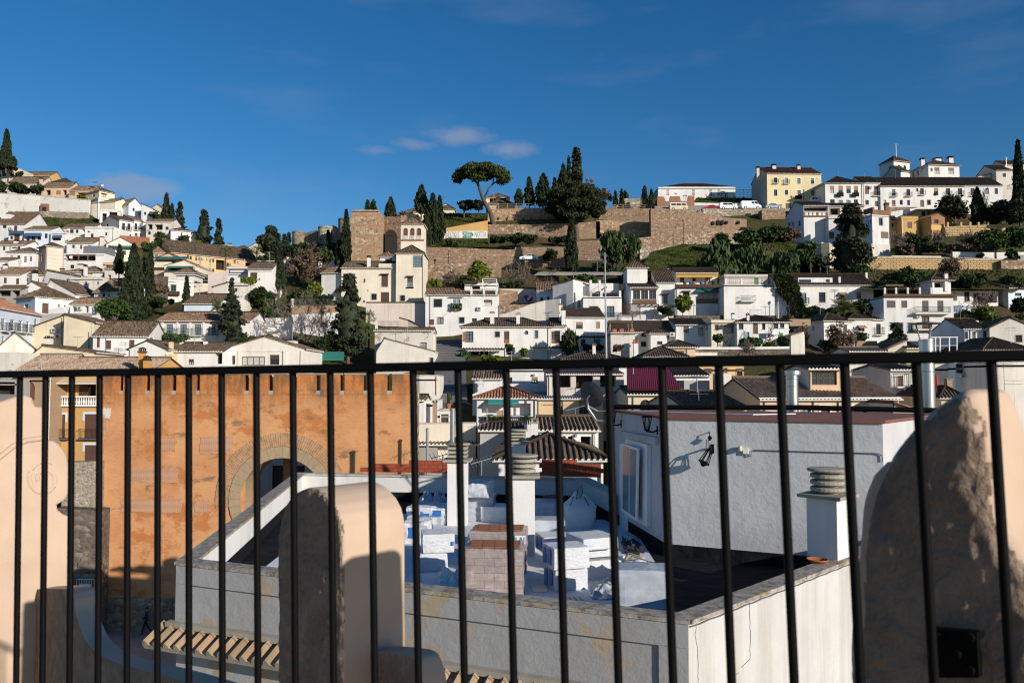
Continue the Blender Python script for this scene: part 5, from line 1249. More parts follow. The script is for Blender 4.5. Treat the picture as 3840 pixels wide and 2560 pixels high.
pbox('grey cement shed at the right edge beside the white garden wall',3816,3870,955,990,143,3,'grey_render','shed','shed')
vehicle('cream and white camper van parked before the ruined brick wall',2512,2580,788,189,BUS,BUSW,'white',low=('awn_cream',0.26),name='camper_van',cat='van')
plain('car_red',(0.30,0.012,0.02),0.25);plain('car_white',(0.72,0.73,0.74),0.25);plain('car_silver',(0.42,0.45,0.50),0.25,metal=0.4)
vehicle('red hatchback parked beside the low white wall',2638,2694,787,190,CAR,CARW,'car_red',flip=True)
vehicle('white people carrier parked between the red car and the panel van',2700,2768,785,189.5,MPV,MPVW,'car_white')
vehicle('white panel van parked third in the hilltop row',2782,2857,784,189,VAN,VANW,'car_white',name='van',cat='van',Wd=1.9)
vehicle('silver hatchback parked last in the hilltop row below the yellow house',2873,2935,783,188.5,CAR,CARW,'car_silver')
vehicle('white delivery van on the upper street before the yellow house',3034,3102,766,187,VAN,VANW,'car_white',name='van',cat='van',flip=True,Wd=1.9)
vehicle('white car parked on the lane below the ramparts',1948,2018,976,156,CAR,CARW,'car_white',flip=True)
person('person in dark jacket sitting on the cobbled parapet with one arm raised',at(2632,800,185.2),1.72,math.pi,'sitwave','cloth_navy','cloth_jeans')
def lamp(label,px,yt,yb,Y,mat='iron',arm=0):
 b=at(px,yb,Y);h_=at(px,yt,Y).z-b.z;root=empty('street_lamp',b,label,'street lamp');mb=MB(b);r=max(0.05,0.00035*Y)
 mb.tube([b-Vector((0,0,1)),b+Vector((0,0,h_-0.5))],[r*1.3,r],6);mb.build('post',mat,root)
 l=MB(b);l.lathe(b+Vector((0,0,h_-0.55)),[(0.07,0),(0.2,0.4),(0.24,0.42),(0.1,0.55),(0.03,0.66)],6);l.build('lantern','iron_grey',root);return root
lamp('slim street lamp standing left of the white lattice canopy',2753,722,768,191)
lamp('street lamp before the reddish brown brick wall right of the pepper trees',2563,824,910,162)
lamp('street lamp with round bracket before the lower town wall',1682,940,995,157)
lamp('tall grey lamp among the dark pepper trees',2240,982,1040,142,'iron_grey')
lamp('lantern post in front of the yellow house corner',3015,712,768,188)
h=H('white long house with brown grilles and two orange doors above a pergola',1733,2065,1226,1345,115,D=8,wall='white',roof=('hip',1193),p=0.26,tile='tile_dark',ops='g 1748 1774 1244 1281;g 1857 1874 1244 1263;e 1890 1910 1241 1287;a 1968 1981 1239 1254;g 2006 2017 1240 1267;w 1966 1972 1245 1249;o 1800 1830 1316 1336;o 1765 1795 1318 1338')
h.fbox('orange_panel',1735,1747,1244,1281,0.02,'terracotta')
h.chim(1838,1853,1166,1196,1,'white','terracotta');h.chim(1936,1950,1172,1198,1,'white','terracotta')
h=H('white house wing with orange door and dark shutter right of the long house',2066,2122,1224,1340,115.5,D=7,wall='white',roof=('gf',1194),p=0.26,tile='tile_dark',ops='g 2006 2016 1240 1267;e 2061 2086 1241 1288;g 2084 2100 1241 1286')
def pergola(label,x0,x1,y,yb,Y,d=2.2,n=14,mat='wood',posts=3):
 A=at(x0,y,Y);B=at(x1,y,Y);g=at(x0,yb,Y).z;root=empty('pergola',A.lerp(B,0.5),label,'pergola');mb=MB(root.location)
 for i in range(n+1):c=A.lerp(B,i/n);mb.box(c.x-0.05,c.x+0.05,c.y-d*0.15,c.y+d,c.z,c.z+0.14)
 mb.build('slats',mat,root);pm=MB(root.location)
 pm.box(A.x,B.x,A.y-0.05,A.y+0.05,A.z-0.14,A.z-0.003);pm.box(A.x,B.x,A.y+d-0.1,A.y+d,A.z-0.14,A.z-0.003);pm.build('beams',mat,root)
 for i in range(posts):c=A.lerp(B,i/(posts-1));q=MB(root.location);q.box(c.x-0.06,c.x+0.06,c.y-0.06,c.y+0.06,g-0.5,c.z-0.145);q.build('post',mat,root)
 return root
pergola('dark slatted pergola in front of the long white house',1738,1892,1306,1345,112)
pergola('shaded slatted pergola right of the ivy cone',2168,2290,1260,1310,112,n=10)
pergola('slatted pergola with white posts between the topiary and the ivy cone',1990,2110,1300,1350,112,n=10,posts=2)
h=H('white house with brown blinds and bare vine above the pergola',2122,2268,1190,1320,116,D=8,Y1=116.5,wall='white',roof=('gf',1158),p=0.26,tile='tile_dark',ops='v 2160 2185 1207 1233 bl;S 2235 2250 1206 1232 bl;w 2178 2196 1272 1298;d 2232 2252 1270 1300 blue')
h.chim(2106,2121,1148,1200,-0.5);h.chim(2096,2110,1136,1166,1,'white','brick_tan')
h=H('white flat roofed house with two barred windows under a roof terrace',2187,2332,1112,1215,124,D=8,wall='white',roof=('flat','flat_roof',0.15),cop=False,ops='g 2211 2243 1149 1169;g 2277 2303 1149 1187')
fence('blue grey railing of the roof terrace with stairs',2198,2320,1092,1111,124.2,'iron_grey',posts=(2255,2325),step=0.15)
pbox('whitewashed stair tower with terracotta topped posts on the roof terrace',2210,2320,1062,1098,130,4,'white','stair_tower','house')
for q in(2211,2245,2250,2318):pbox('white terrace pier with terracotta cap on the flat roofed house',q,q+9,1050 if q<2247 else 1095,1112,124.3+q*0.0001,0.4,'white','terrace_pier','pier',group='terrace piers with terracotta caps')
st=MB(at(2240,1112,125.5));
for i in range(9):st.obox(at(2206+i*8,1112-i*4.4,125.5),(0.34,0,0),(0,1.0,0),(0,0,0.05))
st.tube([at(2206,1096,125.4),at(2275,1056,125.4)],0.03,4);st.tube([at(2206,1112,125.4),at(2275,1074,125.4)],0.05,4)
tag(st.build('terrace_stair','iron_grey'),'open iron stair climbing across the roof terrace','stair')
h=H('tall blank gable house with patched white wall beside the roof terrace',2072,2150,1065,1185,130,D=9,Y1=128,wall='white2',roof=('gs',1048,2150),p=0.26,ops='')
h=H('white house part with small tiled slope behind the blank gable',2150,2212,1072,1115,131,D=6,wall='white',roof=('gs',1048,2150),p=0.26,ops='o 2158 2166 1068 1073')
h=H('low shaded house left of the blank gable',2014,2072,1090,1140,133,D=6,Y1=133,wall='white_blue_and_shade',roof=('gf',1060),ops='o 2026 2037 1115 1128;o 2052 2060 1112 1124')  # white house, its shade painted as a bluish wall colour
wall('stepped white wall climbing beside the stone lane',[(1870,1182,1210,124),(1905,1172,1205,124),(1945,1158,1200,124),(1990,1140,1195,124),(2045,1126,1190,124),(2100,1120,1190,123)],0.4,'white_old',name='garden_wall')
wall('rubble wall with brick corner right of the peeling house',[(1868,1085,1145,136),(1942,1092,1145,136)],0.6,'rubble_red',name='stone_wall')
wall('plastered lane wall with purple bougainvillea',[(1866,1082,1100,138),(2016,1084,1140,138)],0.5,'cream_old',name='lane_wall')
wall('rubble garden wall below the bougainvillea',[(1868,1144,1190,131),(2010,1140,1180,131)],0.5,'rubble',name='stone_wall')
h=H('turret of the gallery house with pyramid roof',2352,2428,1004,1080,128,D=4.5,wall='white',roof=('hip',974),p=0.26,ops='',side={'L':'white_blue_and_shade'},name='turret',cat='tower')  # turret's left side uses the painted shade tint
h=H('white house with glazed brown timber gallery on the upper floor',2366,2470,1078,1185,125,D=8,wall='white',roof=('gf',1058),p=0.26,tile='tile_dark',ops='W 2374 2400 1088 1122 wood;W 2404 2430 1088 1122 wood;W 2434 2460 1088 1122 wood',side={'L':'white_blue_and_shade'})  # shade on the gallery house's left side is a bluish colour
h.fbox('gallery_beam',2370,2464,1083,1088,0.12,'wood');h.fbox('gallery_sill',2370,2464,1137,1141,0.12,'wood');h.fbox('gallery_panel',2372,2462,1121,1138,0.03,'wood')
for i in range(24):h.fbox('gallery_baluster',2374+i*3.7,2375.6+i*3.7,1122,1137,0.1,'wood_pale',0.05)
h=H('set back house with dormer window beside the turret',2385,2470,1030,1075,131,D=6,wall='white',roof=('flat',),ops='g 2386 2410 1034 1056;o 2420 2448 1042 1058',bury=1);h.fbox('tile_hood',2420,2450,1028,1042,0.5,'tile_dark')
h=H('white house with caged bay window and brown roof right of the gallery',2462,2532,1060,1180,126,D=8,wall='white',roof=('gf',1012),p=0.26,tile='tile_dark',ops='g 2482 2503 1104 1138 hood');h.chim(2503,2510,1000,1022,4)
h=H('white house with terrace bar under a yellow awning strip',2534,2700,1078,1185,124.5,D=8,wall='white',roof=('flat','flat_roof',0.1),ops='g 2562 2586 1094 1130 green hood;W 2616 2696 1094 1122 wood',cop=False)
h.fbox('tiled_edge',2532,2702,1066,1079,0.35,'tile_dark');h.fbox('gallery_sill',2613,2699,1120,1137,0.1,'wood');h.awning(2612,2698,1084,1092,0.8,'awn_green')
for i in range(22):h.fbox('gallery_baluster',2615+i*3.8,2616.6+i*3.8,1122,1135,0.14,'wood_pale',0.03)
h=H('upper room of the terrace bar house with dark roof',2536,2690,1024,1070,131,D=5,wall='white',roof=('gf',1006),p=0.26,tile='tile_dark',ops='w 2550 2566 1040 1058;o 2596 2612 1040 1064;w 2644 2662 1040 1058',bury=1)
h.awning(2536,2694,1027,1037,1.6,'awn_yellow')
for i,(q,m_)in enumerate(((2568,'wood'),(2590,'cloth_blue'),(2602,'terracotta'),(2630,'cloth_blue'),(2648,'terracotta'),(2676,'cloth_dark'))):
 b=at(q,1067,126.5);o=MB(b);o.lathe(b+Vector((0,0,-0.2)),[(0.2,0),(0.26,0.3),(0.3,0.62),(0.3,0.68)],10)
 tag(o.build('plant_pot',m_),('brown','narrow blue','small terracotta','large blue','right terracotta','dark')[i]+' pot standing on the terrace bar edge','pot')
h=H('plain white cube house with one small empty balcony',2715,2905,1068,1195,121,D=9,wall='white',roof=('flat','flat_roof',0.1),ops='',cop=True)
b_=h.fbox('balcony',2780,2836,1126,1131,0.7,'mortar');r_=MB(h.ro)
A,B=onplane(2781,1126,h.O+h.n*0.68,h.n),onplane(2835,1126,h.O+h.n*0.68,h.n)
for i in range(15):c=A.lerp(B,i/14);r_.tube([c,c+Vector((0,0,0.75))],0.02,4)
for z in(0.05,0.75):
 r_.tube([A+Vector((0,0,z)),B+Vector((0,0,z))],0.025,4)
 for c in(A,B):r_.tube([c+Vector((0,0,z)),c+Vector((0,0,z))-h.n*0.68],0.025,4)
r_.build('railing','iron_grey',b_);h.fbox('wall_door',2817,2834,1158,1180,0.02,'frame_wh',0.018)
h=H('terrace room with green door on the plain white cube house',2716,2880,1030,1070,128,D=3,wall='white_old',roof=('flat',),ops='d 2828 2844 1038 1066 gr',bury=0.5)
fence('low terrace railing on the plain white cube house',2720,2898,1046,1064,121.3,'iron_grey',posts=(2722,2780,2896),step=0.3)
fence('white stair railing at the foot of the plain white cube house',2858,2905,1142,1178,119.5,'white_metal',step=0.2,y0b=1142)
wall('white terrace wall under the gallery house',[(2330,1180,1215,122),(2525,1180,1215,122)],0.5,'white2',name='terrace_wall')
wall('mossy stone terrace wall under the bar house',[(2525,1182,1215,122),(2720,1182,1218,121.5),(2960,1182,1215,120)],0.6,'dark_stone',name='terrace_wall')
for q in(2340,2366,2392,2420,2448):pass
fence('dark cane screen along the gallery house garden',2332,2400,1140,1184,121.5,'wood',step=0.09,r=0.035,name='cane_screen')
pergola('thin rusty pergola frame over the gallery house garden',2400,2560,1144,1185,121,d=2.5,n=7,posts=4,mat='wood')
h=H('white house with long dark roof and small hip porch roof',2300,2530,1246,1310,109,D=8,wall='white2',roof=('gf',1206),p=0.25,tile='tile_dark',ops='o 2406 2424 1248 1262;w 2404 2424 1280 1300')
h=H('little white porch house with hipped roof in front of the dark roof',2440,2502,1250,1310,106,D=4,wall='white',roof=('hip',1228),p=0.25,tile='tile_dark',ops='w 2464 2484 1279 1292');h.ac(2511,2531,1246,1262)
h=H('stained white flat house with roof terrace left of the porch house',2290,2382,1248,1330,105,D=6,wall='white_old',roof=('flat','flat_roof',0.1),ops='');h.chim(2377,2394,1270,1330,-1.5,'white','terracotta')
for q in(2297,2324,2362):pbox('terracotta brick pier on the stained flat house',q,q+16,1233,1250,105.05,0.5,'terracotta','terrace_pier','pier',group='terracotta piers of the stained flat house')
pergola('weathered rush canopy above the stained flat house',2288,2370,1208,1248,106,d=3,n=9,mat='wood_pale',posts=2)
h=H('white house with one caged window under broad dark roof',2535,2655,1218,1275,108,D=8,wall='white',roof=('gf',1196),p=0.25,tile='tile_dark',ops='v 2563 2583 1222 1248');h.pipe(2650,1222,1270)
h=H('narrow shaded link house left of the cream box house',2650,2672,1222,1300,107,D=4,wall='white2',roof=('flat',),ops='o 2652 2657 1218 1236')
h=H('cream box house with three wooden windows and flat roof',2668,2764,1200,1310,105,D=6,wall='cream_pale',roof=('flat',),ops='g 2682 2695 1218 1237 wood;W 2714 2753 1222 1249 wood');h.fbox('hood',2708,2757,1216,1221,0.35,'wood_pale')
h=H('white house with laundry line and two slim chimneys',2764,2958,1208,1300,103.5,D=8,wall='white',roof=('hip',1184),p=0.25,tile='tile_dark',ops='W 2770 2788 1212 1235;d 2824 2842 1211 1252;w 2858 2870 1212 1236;w 2900 2918 1212 1232;w 2925 2941 1212 1230')
h.chim(2744,2754,1172,1196,2);h.chim(2801,2811,1172,1206,0.3)
h.fbox('washing_line',2888,2965,1233,1233.8,1.2,'iron_grey',0.02)
for q,w_,yb_ in((2892,28,1254),(2924,13,1248),(2938,9,1245),(2952,9,1238)):h.fbox('hanging_cloth',q,q+w_,1234,yb_,1.21,'cloth_white' if q!=2938 else 'frame_wh',0.03)
wall('white topped stone terrace wall in front of the laundry house',[(2600,1310,1345,97),(2780,1310,1345,97),(2960,1308,1345,97)],0.6,'dark_stone',name='terrace_wall',cop=0.3,copm='white')
h=H('pale shed with lean-to tile edge beside the laundry house',2966,3018,1258,1318,101,D=5,wall='white_warm',roof=('gs',1243,3014),ops='')
pbox('bed of rush mat covering a low garden roof',2962,3040,1196,1222,106,5,'wood_pale','rush_roof','roof')
h=H('long white house with dormer terrace and ivy clad left end',2985,3276,1070,1165,124,D=8,wall='white',roof=('gf',1028),p=0.26,tile='tile_dark',ops='b 3002 3024 1098 1140 pale;g 3072 3095 1097 1133;v 3148 3170 1097 1118 bl awn;v 3212 3230 1095 1120 bl;a 3032 3062 1158 1164',side={'L':'white'})
h.fbox('dormer_wall',2994,3122,1041,1060,-0.6,'white',3.0);h.fbox('dormer_glass',2998,3042,1048,1058,-0.55,'glass',0.04);h.fbox('dormer_window',3098,3112,1047,1057,-0.55,'glass',0.04)
h.chim(3145,3153,1030,1058,0.5);h.chim(3246,3254,1016,1036,2.5);h.antenna(3180,1066,1095,-1.5)
h=H('left roof end of the long white house hidden by ivy',2915,2985,1064,1160,125,D=7,wall='white2',roof=('gf',1031),p=0.26,tile='tile_dark',ops='',name='house_wing')
wall('shaded white wall behind the hanging ivy',[(2905,1080,1190,122),(2950,1100,1190,121)],0.4,'white_blue_and_shade',name='lane_wall')  # white wall whose shade is painted in bluish colour
lamp('white wall lantern post beside the hanging ivy',2918,1118,1170,120,'white_metal')
h=H('white modern house with two iron balconies and roof pavilion',3316,3578,1110,1345,112,D=9,Y1=112,wall='white2',roof=('flat','flat_roof',0.1),cop=False,side={'L':'white_blue_and_shade'},ops='s 3325 3358 1127 1154 dk;s 3380 3402 1127 1154 dk;s 3458 3482 1127 1168 dk;s 3515 3538 1127 1168 dk;d 3457 3483 1187 1233;g 3337 3356 1210 1236;g 3367 3386 1211 1243;g 3404 3423 1211 1244;o 3470 3486 1188 1230')  # left side wall: shade painted as a bluish tone
h.fbox('tiled_edge',3313,3586,1102,1111,0.45,'tile');h.fbox('red_soffit',3314,3580,1111,1115,0.2,'terracotta');h.ac(3438,3454,1180,1191)
for yb_,yt_ in((1175,1151),(1236,1212)):
 b_=h.fbox('balcony',3436,3567,yb_-3,yb_+2,0.9,'mortar');r_=MB(h.ro);A,B=onplane(3437,yb_-3,h.O+h.n*0.88,h.n),onplane(3566,yb_-3,h.O+h.n*0.88,h.n);z1_=onplane(3437,yt_,h.O+h.n*0.88,h.n).z-A.z
 for i in range(38):c=A.lerp(B,i/37);r_.tube([c,c+Vector((0,0,z1_))],0.013,4,cap=False)
 for z in(0.06,z1_):
  r_.tube([A+Vector((0,0,z)),B+Vector((0,0,z))],0.025,4)
  for c in(A,B):r_.tube([c+Vector((0,0,z)),c+Vector((0,0,z))-h.n*0.87],0.025,4)
 for c in(A,B):
  for i in range(6):d_=c-h.n*0.87*i/6;r_.tube([d_,d_+Vector((0,0,z1_))],0.013,4,cap=False)
 r_.build('railing','iron',b_)
h=H('open roof pavilion with curved pyramid roof on the modern house',3497,3566,1052,1108,113,D=3.5,wall='white',roof=('hip',1020),p=0.25,ops='o 3504 3542 1058 1078',bury=0.3,name='roof_pavilion',cat='pavilion',ov=0.5);h.chim(3543,3556,1016,1052,-0.2)
for q in(3316,3358,3402,3447,3490):pbox('square white terrace pier on the modern house',q,q+7,1078,1104,112.1+(q-3300)*0.0002,0.3,'white2','terrace_pier','pier',group='white piers of the modern house terrace')
fence('low rail between the terrace piers of the modern house',3322,3495,1086,1104,112.3,'wood',step=0.25)
um=MB(at(3423,1085,115));b=at(3423,1100,115);um.tube([b,b+Vector((0,0,1.6))],0.03,5);um.lathe(b+Vector((0,0,0.4)),[(0.12,0),(0.16,0.5),(0.05,1.2)],8);tag(um.build('parasol','cloth_navy'),'closed navy parasol on the modern house terrace','parasol')
pbox('shallow wooden arbour beam on the modern house terrace',3322,3388,1066,1072,115,2.5,'wood','arbour_beam','pergola')
h=H('white twin hip house with brown awning, behind the brown leaved tree',3090,3190,1204,1312,108,D=7,Y1=109,wall='white',roof=('hip',1175),p=0.25,ops='S 3113 3132 1218 1248;d 3164 3176 1216 1246;o 3046 3054 1222 1240 L',side={'L':'white_blue_and_shade'})  # left walls get their shade from a bluish colour
h=H('white house right half with striped brown awning over one window',3186,3270,1196,1312,109,D=7,wall='white',roof=('hip',1172),p=0.25,ops='w 3219 3242 1221 1242 awn')
h=H('white annex with small balcony and tiled edge',3268,3316,1198,1300,109.5,D=6,wall='white',roof=('gf',1188),p=0.25,ops='b 3286 3303 1214 1254')
pbox('tan brick garden wall below the striped brown awning',3212,3290,1278,1308,104,0.5,'brick_tan','garden_wall','wall')
h=H('long low white hall with tiled edge right of the modern house',3570,3745,1092,1190,123,D=6,wall='white',roof=('gf',1083),p=0.3,ops='o 3574 3590 1094 1128;w 3616 3636 1094 1130;o 3650 3740 1096 1135');h.fbox('terrace_wall',3572,3640,1146,1175,1.5,'white_blue_and_shade',0.3)
h=H('tall white house with painted bluish shade and dark roof at the right edge',3782,3870,1082,1190,122,D=8,Y1=123,wall='white_blue_and_shade',roof=('gf',1056),ops='w 3806 3830 1098 1110;w 3806 3830 1150 1164',side={'L':'white_old'})  # bluish wall colour stands for shade on white
h=H('white low house with two shaded doors and mossy roof',3612,3712,1234,1300,101,D=8,wall='white_blue_and_shade',roof=('gf',1196),ops='w 3615 3630 1243 1271;d 3646 3659 1243 1292;d 3687 3700 1240 1288',side={'R':'cream_pale'});h.pipe(3638,1236,1295)
h=H('cream gable wall with cracks and one window at the right edge',3712,3880,1228,1320,100,D=8,Y1=99,wall='white_warm',roof=('gs',1190,3790),ops='g 3810 3833 1257 1281')
wall('small white parapet with upright tiles left of the cracked gable',[(3614,1202,1230,105),(3670,1202,1230,105)],0.4,'white',name='parapet_wall')
h=H('dark tiled hip roof house just above the railing at the right edge',3690,3860,1312,1400,84,D=9,wall='white_warm',roof=('hip',1268),p=0.28,tile='tile_dark',ops='');h.antenna(3792,1228,1310,1)
h=H('low house with plain brown roof left of the big steel flue',3330,3402,1308,1370,86,D=6,Y1=86,wall='cream_old',roof=('gs',1275,3440),ops='')
h=H('tan gabled outbuilding behind the big steel flue',3400,3450,1306,1370,85.5,D=6,wall='cream',roof=('gf',1278),ops='')
H('strip of reddish tiled roof with red gutter just above the railing',3185,3330,1318,1390,84,D=5,wall='white_warm',roof=('gf',1304),tile='tile_light',trim='red_cloth',ops='')
tb=MB(at(3530,1330,88))
for q in(3508,3525,3560,3588):tb.tube([at(q,1345,88),at(q,1266,88)],0.07,5)
tb.tube([at(3400,1266,88),at(3592,1264,88)],0.06,5);tb.tube([at(3500,1296,88),at(3592,1295,88)],0.03,5)
tag(tb.build('arbour','white_metal'),'peeling white pipe frame of a roof terrace beside the big steel flue','arbour')
h=H('dark mossy hip roof above the railing left of the mast',2110,2350,1348,1420,84,D=9,wall='white',roof=('hip',1316),p=0.26,tile='tile_dark',ops='');h.chim(2222,2234,1286,1322,2,'white','terracotta')
h=H('dark hip roof with tan ridge above the railing right of the mast',2420,2570,1338,1420,83,D=9,wall='cream_old',roof=('hip',1302),p=0.26,tile='tile_dark',ops='')
h=H('peach house with dark hip roof above the railing',2498,2608,1302,1400,88,D=8,wall='peach_pale',roof=('hip',1278),p=0.26,tile='tile_dark',ops='s 2542 2566 1315 1326');h.pipe(2575,1304,1345)
H('flat grey canvas canopy beside the peach hip house',2600,2690,1322,1350,92,D=4,wall='white_warm',roof=('flat','grey_sheet'),ops='')
h=H('white house with dotted tile eave between mast bars, seen below the rail',1775,1890,1420,1475,79,D=8,wall='white',roof=('gf',1384),p=0.25,ops='');h.chim(1794,1811,1424,1480,-1,'white','white');h.antenna(1812,1380,1440,-1)
h=H('white house with brown door and small window just below the rail',1892,2052,1376,1450,80,D=7,wall='white',roof=('flat',),ops='w 1910 1921 1414 1436;v 1993 2016 1413 1437 bl');h.fbox('wall_lamp',1998,2006,1402,1408,0.25,'galv')
wall('sloping white parapet left of the green awning porch',[(1772,1478,1500,74),(1885,1424,1470,74)],0.4,'white',name='parapet_wall')
wall('long white parapet above the terracotta hip roof',[(1900,1438,1470,73),(2055,1438,1470,73)],0.4,'white',name='parapet_wall')
h=H('house with terracotta hip roof and white porch under a green awning',1788,2012,1492,1590,66,D=8,wall='white',roof=('hip',1450),tile='tile_red',p=0.25,ops='o 1806 1990 1512 1560;S 1862 1886 1538 1565 bl')
h.awning(1830,1945,1494,1510,0.9,'awn_teal');h.fbox('porch_rail',1796,2000,1562,1566,0.1,'iron');h.fbox('porch_back',1808,1988,1512,1556,-0.9,'white',0.1)
for i in range(26):h.fbox('rail_bar',1800+i*7.6,1801.6+i*7.6,1566,1590,0.08,'iron',0.05)
for q in(1832,1860,1880,1975):
 b=at(q,1578,65.6);bush('potted plant on the green awning porch, '+{1832:'first from the left',1860:'second from the left',1880:'third from the left',1975:'at the right end'}[q],q,1556,1580,22,65.5,mat='lf_green',name='potted_plant',cat='plant',lobes=4,sz=0.9)
h=H('cream brick house under a violet corrugated metal roof',2006,2262,1494,1590,68,D=7,wall='brick_pale',roof=('shed',1464),tile='blue_sheet',p=0.22,ops='v 2094 2111 1500 1554 bl;v 2172 2206 1502 1552 bl')
h.pipe(2018,1498,1580)
h=H('cream house with half round windows under a magenta metal roof',2356,2568,1478,1570,62,D=8,wall='cream',roof=('gf',1462),p=0.25,tile='tile',ops='a 2400 2440 1498 1540;a 2492 2526 1496 1540');h.pipe(2374,1480,1560);h.pipe(2548,1480,1560)
mg=MB(at(2440,1455,63));
roof_slope(mg,at(2352,1458,62.6),(1,0,0),(at(2352,1380,67)-at(2352,1458,62.6)),(at(2560,1458,62.6)-at(2352,1458,62.6)).length,[(0,5.2),(3.35,5.2),((at(2560,1458,62.6)-at(2352,1458,62.6)).length,0.1)],0.16,h=0.7,caps=False)
tag(mg.build('metal_roof',['magenta_sheet','magenta_sheet','soffit']),'magenta corrugated metal roof facing the railing','metal roof')
h=H('half open loft under the left end of the magenta roof',2052,2340,1402,1480,70,D=7,wall='pinkish',roof=('shed',1380),tile='magenta_sheet',p=0.2,ops='o 2072 2140 1408 1452;o 2160 2225 1408 1456;o 2250 2310 1408 1450')
h=H('tiled house with dark roof right of the magenta roof',2490,2662,1408,1470,70,D=9,wall='white',roof=('gf',1376),p=0.26,ops='')
pbox('grey plastered roof block with small tiled cap right of the magenta roof',2566,2662,1426,1500,64,4,'grey_and_shade_side','roof_block','house')
h=H('peach building with small barred windows just below the rail',2600,2790,1372,1470,76,D=8,wall='peach',roof=('flat',),ops='g 2644 2668 1384 1396;g 2716 2727 1382 1394;g 2806 2830 1388 1414;g 2764 2784 1384 1412')
pbox('white lift housing with flat lid behind the brown hip roof',2704,2742,1400,1470,62,2.5,'white','lift_housing','shed')
h=H('house with very dark old tiled roof behind the hut roof',2570,2800,1525,1560,46,D=12,wall='grey_and_shade_side',roof=('gf',1470),tile='tile_dark',p=0.26,ops='');h.antenna(2621,1458,1520,2,'galv')
h=H('long peach house with tan tiled roof and white framed windows',2850,3372,1496,1570,53,D=9,Y1=54,wall='peach_pale',roof=('gf',1418),tile='tile_light',p=0.25,ops='w 2945 2965 1528 1548 sur;w 3000 3040 1528 1545 sur;w 3078 3112 1526 1548 sur;w 3182 3196 1524 1545 sur;w 3236 3270 1522 1546 sur;w 3306 3340 1520 1546 sur',side={'L':'peach_pale'})
h.fbox('gutter',2846,3378,1490,1494,0.42,'galv',0.1);h.pipe(3050,1496,1545);h.pipe(3144,1496,1545);h.fbox('skylight',3196,3254,1411,1430,-4.5,'glass',0.1)
h=H('peach rooftop room with grid of dark framed windows',3034,3152,1382,1478,55,D=5,wall='peach_pale',roof=('gf',1368),tile='tile',p=0.25,ops='M 3044 3138 1390 1443',side={'L':'pinkish'},bury=0.5);h.pipe(3037,1384,1475)  # left side in a duller pinkish tone that paints its shade
h=H('white house with tiled eave, iron balcony and one brown door',3340,3445,1386,1500,61,D=7,wall='white',roof=('gf',1374),p=0.25,ops='B 3366 3388 1409 1448;S 3376 3418 1507 1514 blue',side={'L':'pinkish'})  # shaded left wall painted pinkish, front stays white
h=H('tiled roof end in front of the white balcony house',3350,3440,1540,1580,50,D=7,wall='cream_old',roof=('gs',1514,3354),tile='tile_red',p=0.25,ops='')
h=H('cream stucco house with dark side gallery seen right of the big steel flue',3500,3588,1366,1480,63,D=6,wall='cream_pale',roof=('flat',),ops='')
h=H('white house in shade with long brown shutters at the right',3582,3705,1362,1480,62,D=6,wall='white_blue_and_shade',roof=('flat',),ops='S 3630 3645 1372 1418;S 3688 3700 1372 1418;W 3586 3612 1362 1398');h.ac(3604,3622,1402,1416)
H('small dark tiled roof behind the big plaster merlon',3530,3600,1492,1520,55,D=6,wall='cream_old',roof=('hip',1442),p=0.25,ops='').chim(3552,3572,1416,1444,3,'brick_tan','concrete')
rp=MB(at(3512,1440,55));b=at(3512,1440,55);rp.tube([b-Vector((0,0,0.6)),b+Vector((0,0,0.9))],0.02,5);rp.lathe(b+Vector((0,0,-0.1)),[(0.12,0),(0.13,0.25),(0.04,0.85)],7);tag(rp.build('parasol','red_cloth'),'closed red parasol beside the big steel flue','parasol')
h=H('large blank pale wall house with two aerials at the right edge',3732,3900,1350,1560,58,D=8,wall='white_warm',roof=('flat',),ops='');h.antenna(3768,1362,1500,-1.5,'iron_grey');h.antenna(3805,1424,1506,-2,'galv')
h=H('narrow cream house end above the castle gate corner',1556,1640,1408,1490,76,D=7,wall='white_warm',roof=('flat',),ops='');h.pipe(1636,1410,1480,'awn_yellow')
H('small white porch with tiled eave right of the castle gate',1556,1590,1500,1560,66,D=5,wall='white',roof=('gf',1482),p=0.25,ops='')
h=H('white terrace block with dark plant door right of the castle gate',1576,1640,1502,1550,68,D=5,wall='white',roof=('flat',),ops='o 1578 1600 1528 1548');h.chim(1622,1638,1500,1530,-1,'brick_tan')
h=H('small white penthouse with louvre door right of the castle gate',1640,1702,1540,1592,58,D=4,wall='white',roof=('flat',),ops='S 1654 1682 1552 1586 dk');h.fbox('door_frame',1650,1654,1548,1588,0.04,'white');h.fbox('door_frame',1682,1686,1548,1588,0.04,'white')
wall('stained cream terrace parapet below the louvre door',[(1562,1588,1615,56),(1784,1586,1612,56)],0.4,'cream_pale',name='parapet_wall',cop=0.06)
h=H('weathered house with two rows of thick barrel tiles',1555,1830,1634,1720,58,D=3.5,wall='grey_render',roof=('gf',1606),p=0.26,ops='o 1570 1600 1680 1700')
H('lower lean-to strip of thick barrel tiles below the weathered house',1558,1815,1664,1720,55.5,D=2.5,wall='grey_render',roof=('shed',1640),p=0.26,ops='o 1640 1790 1670 1720')
h=H('white house with scalloped tile eave and dark door behind the big tile roof',2024,2244,1612,1690,49,D=7,wall='white',roof=('gf',1564),p=0.26,tile='tile',ops='o 2130 2148 1636 1650;o 2178 2218 1636 1675');h.pipe(2232,1612,1680,'mortar');h.pipe(2226,1612,1680,'mortar');h.fbox('wall_lamp',2156,2164,1628,1638,0.25,'galv');h.chim(1992,2018,1566,1640,-1.5,'white','concrete')
h=H('near house under a large roof of thick barrel tiles',1870,2262,1722,1800,36,D=6,wall='white',roof=('hip',1634),p=0.27,tile='tile',ops='',side={'L':'white2'},ov=0.3)
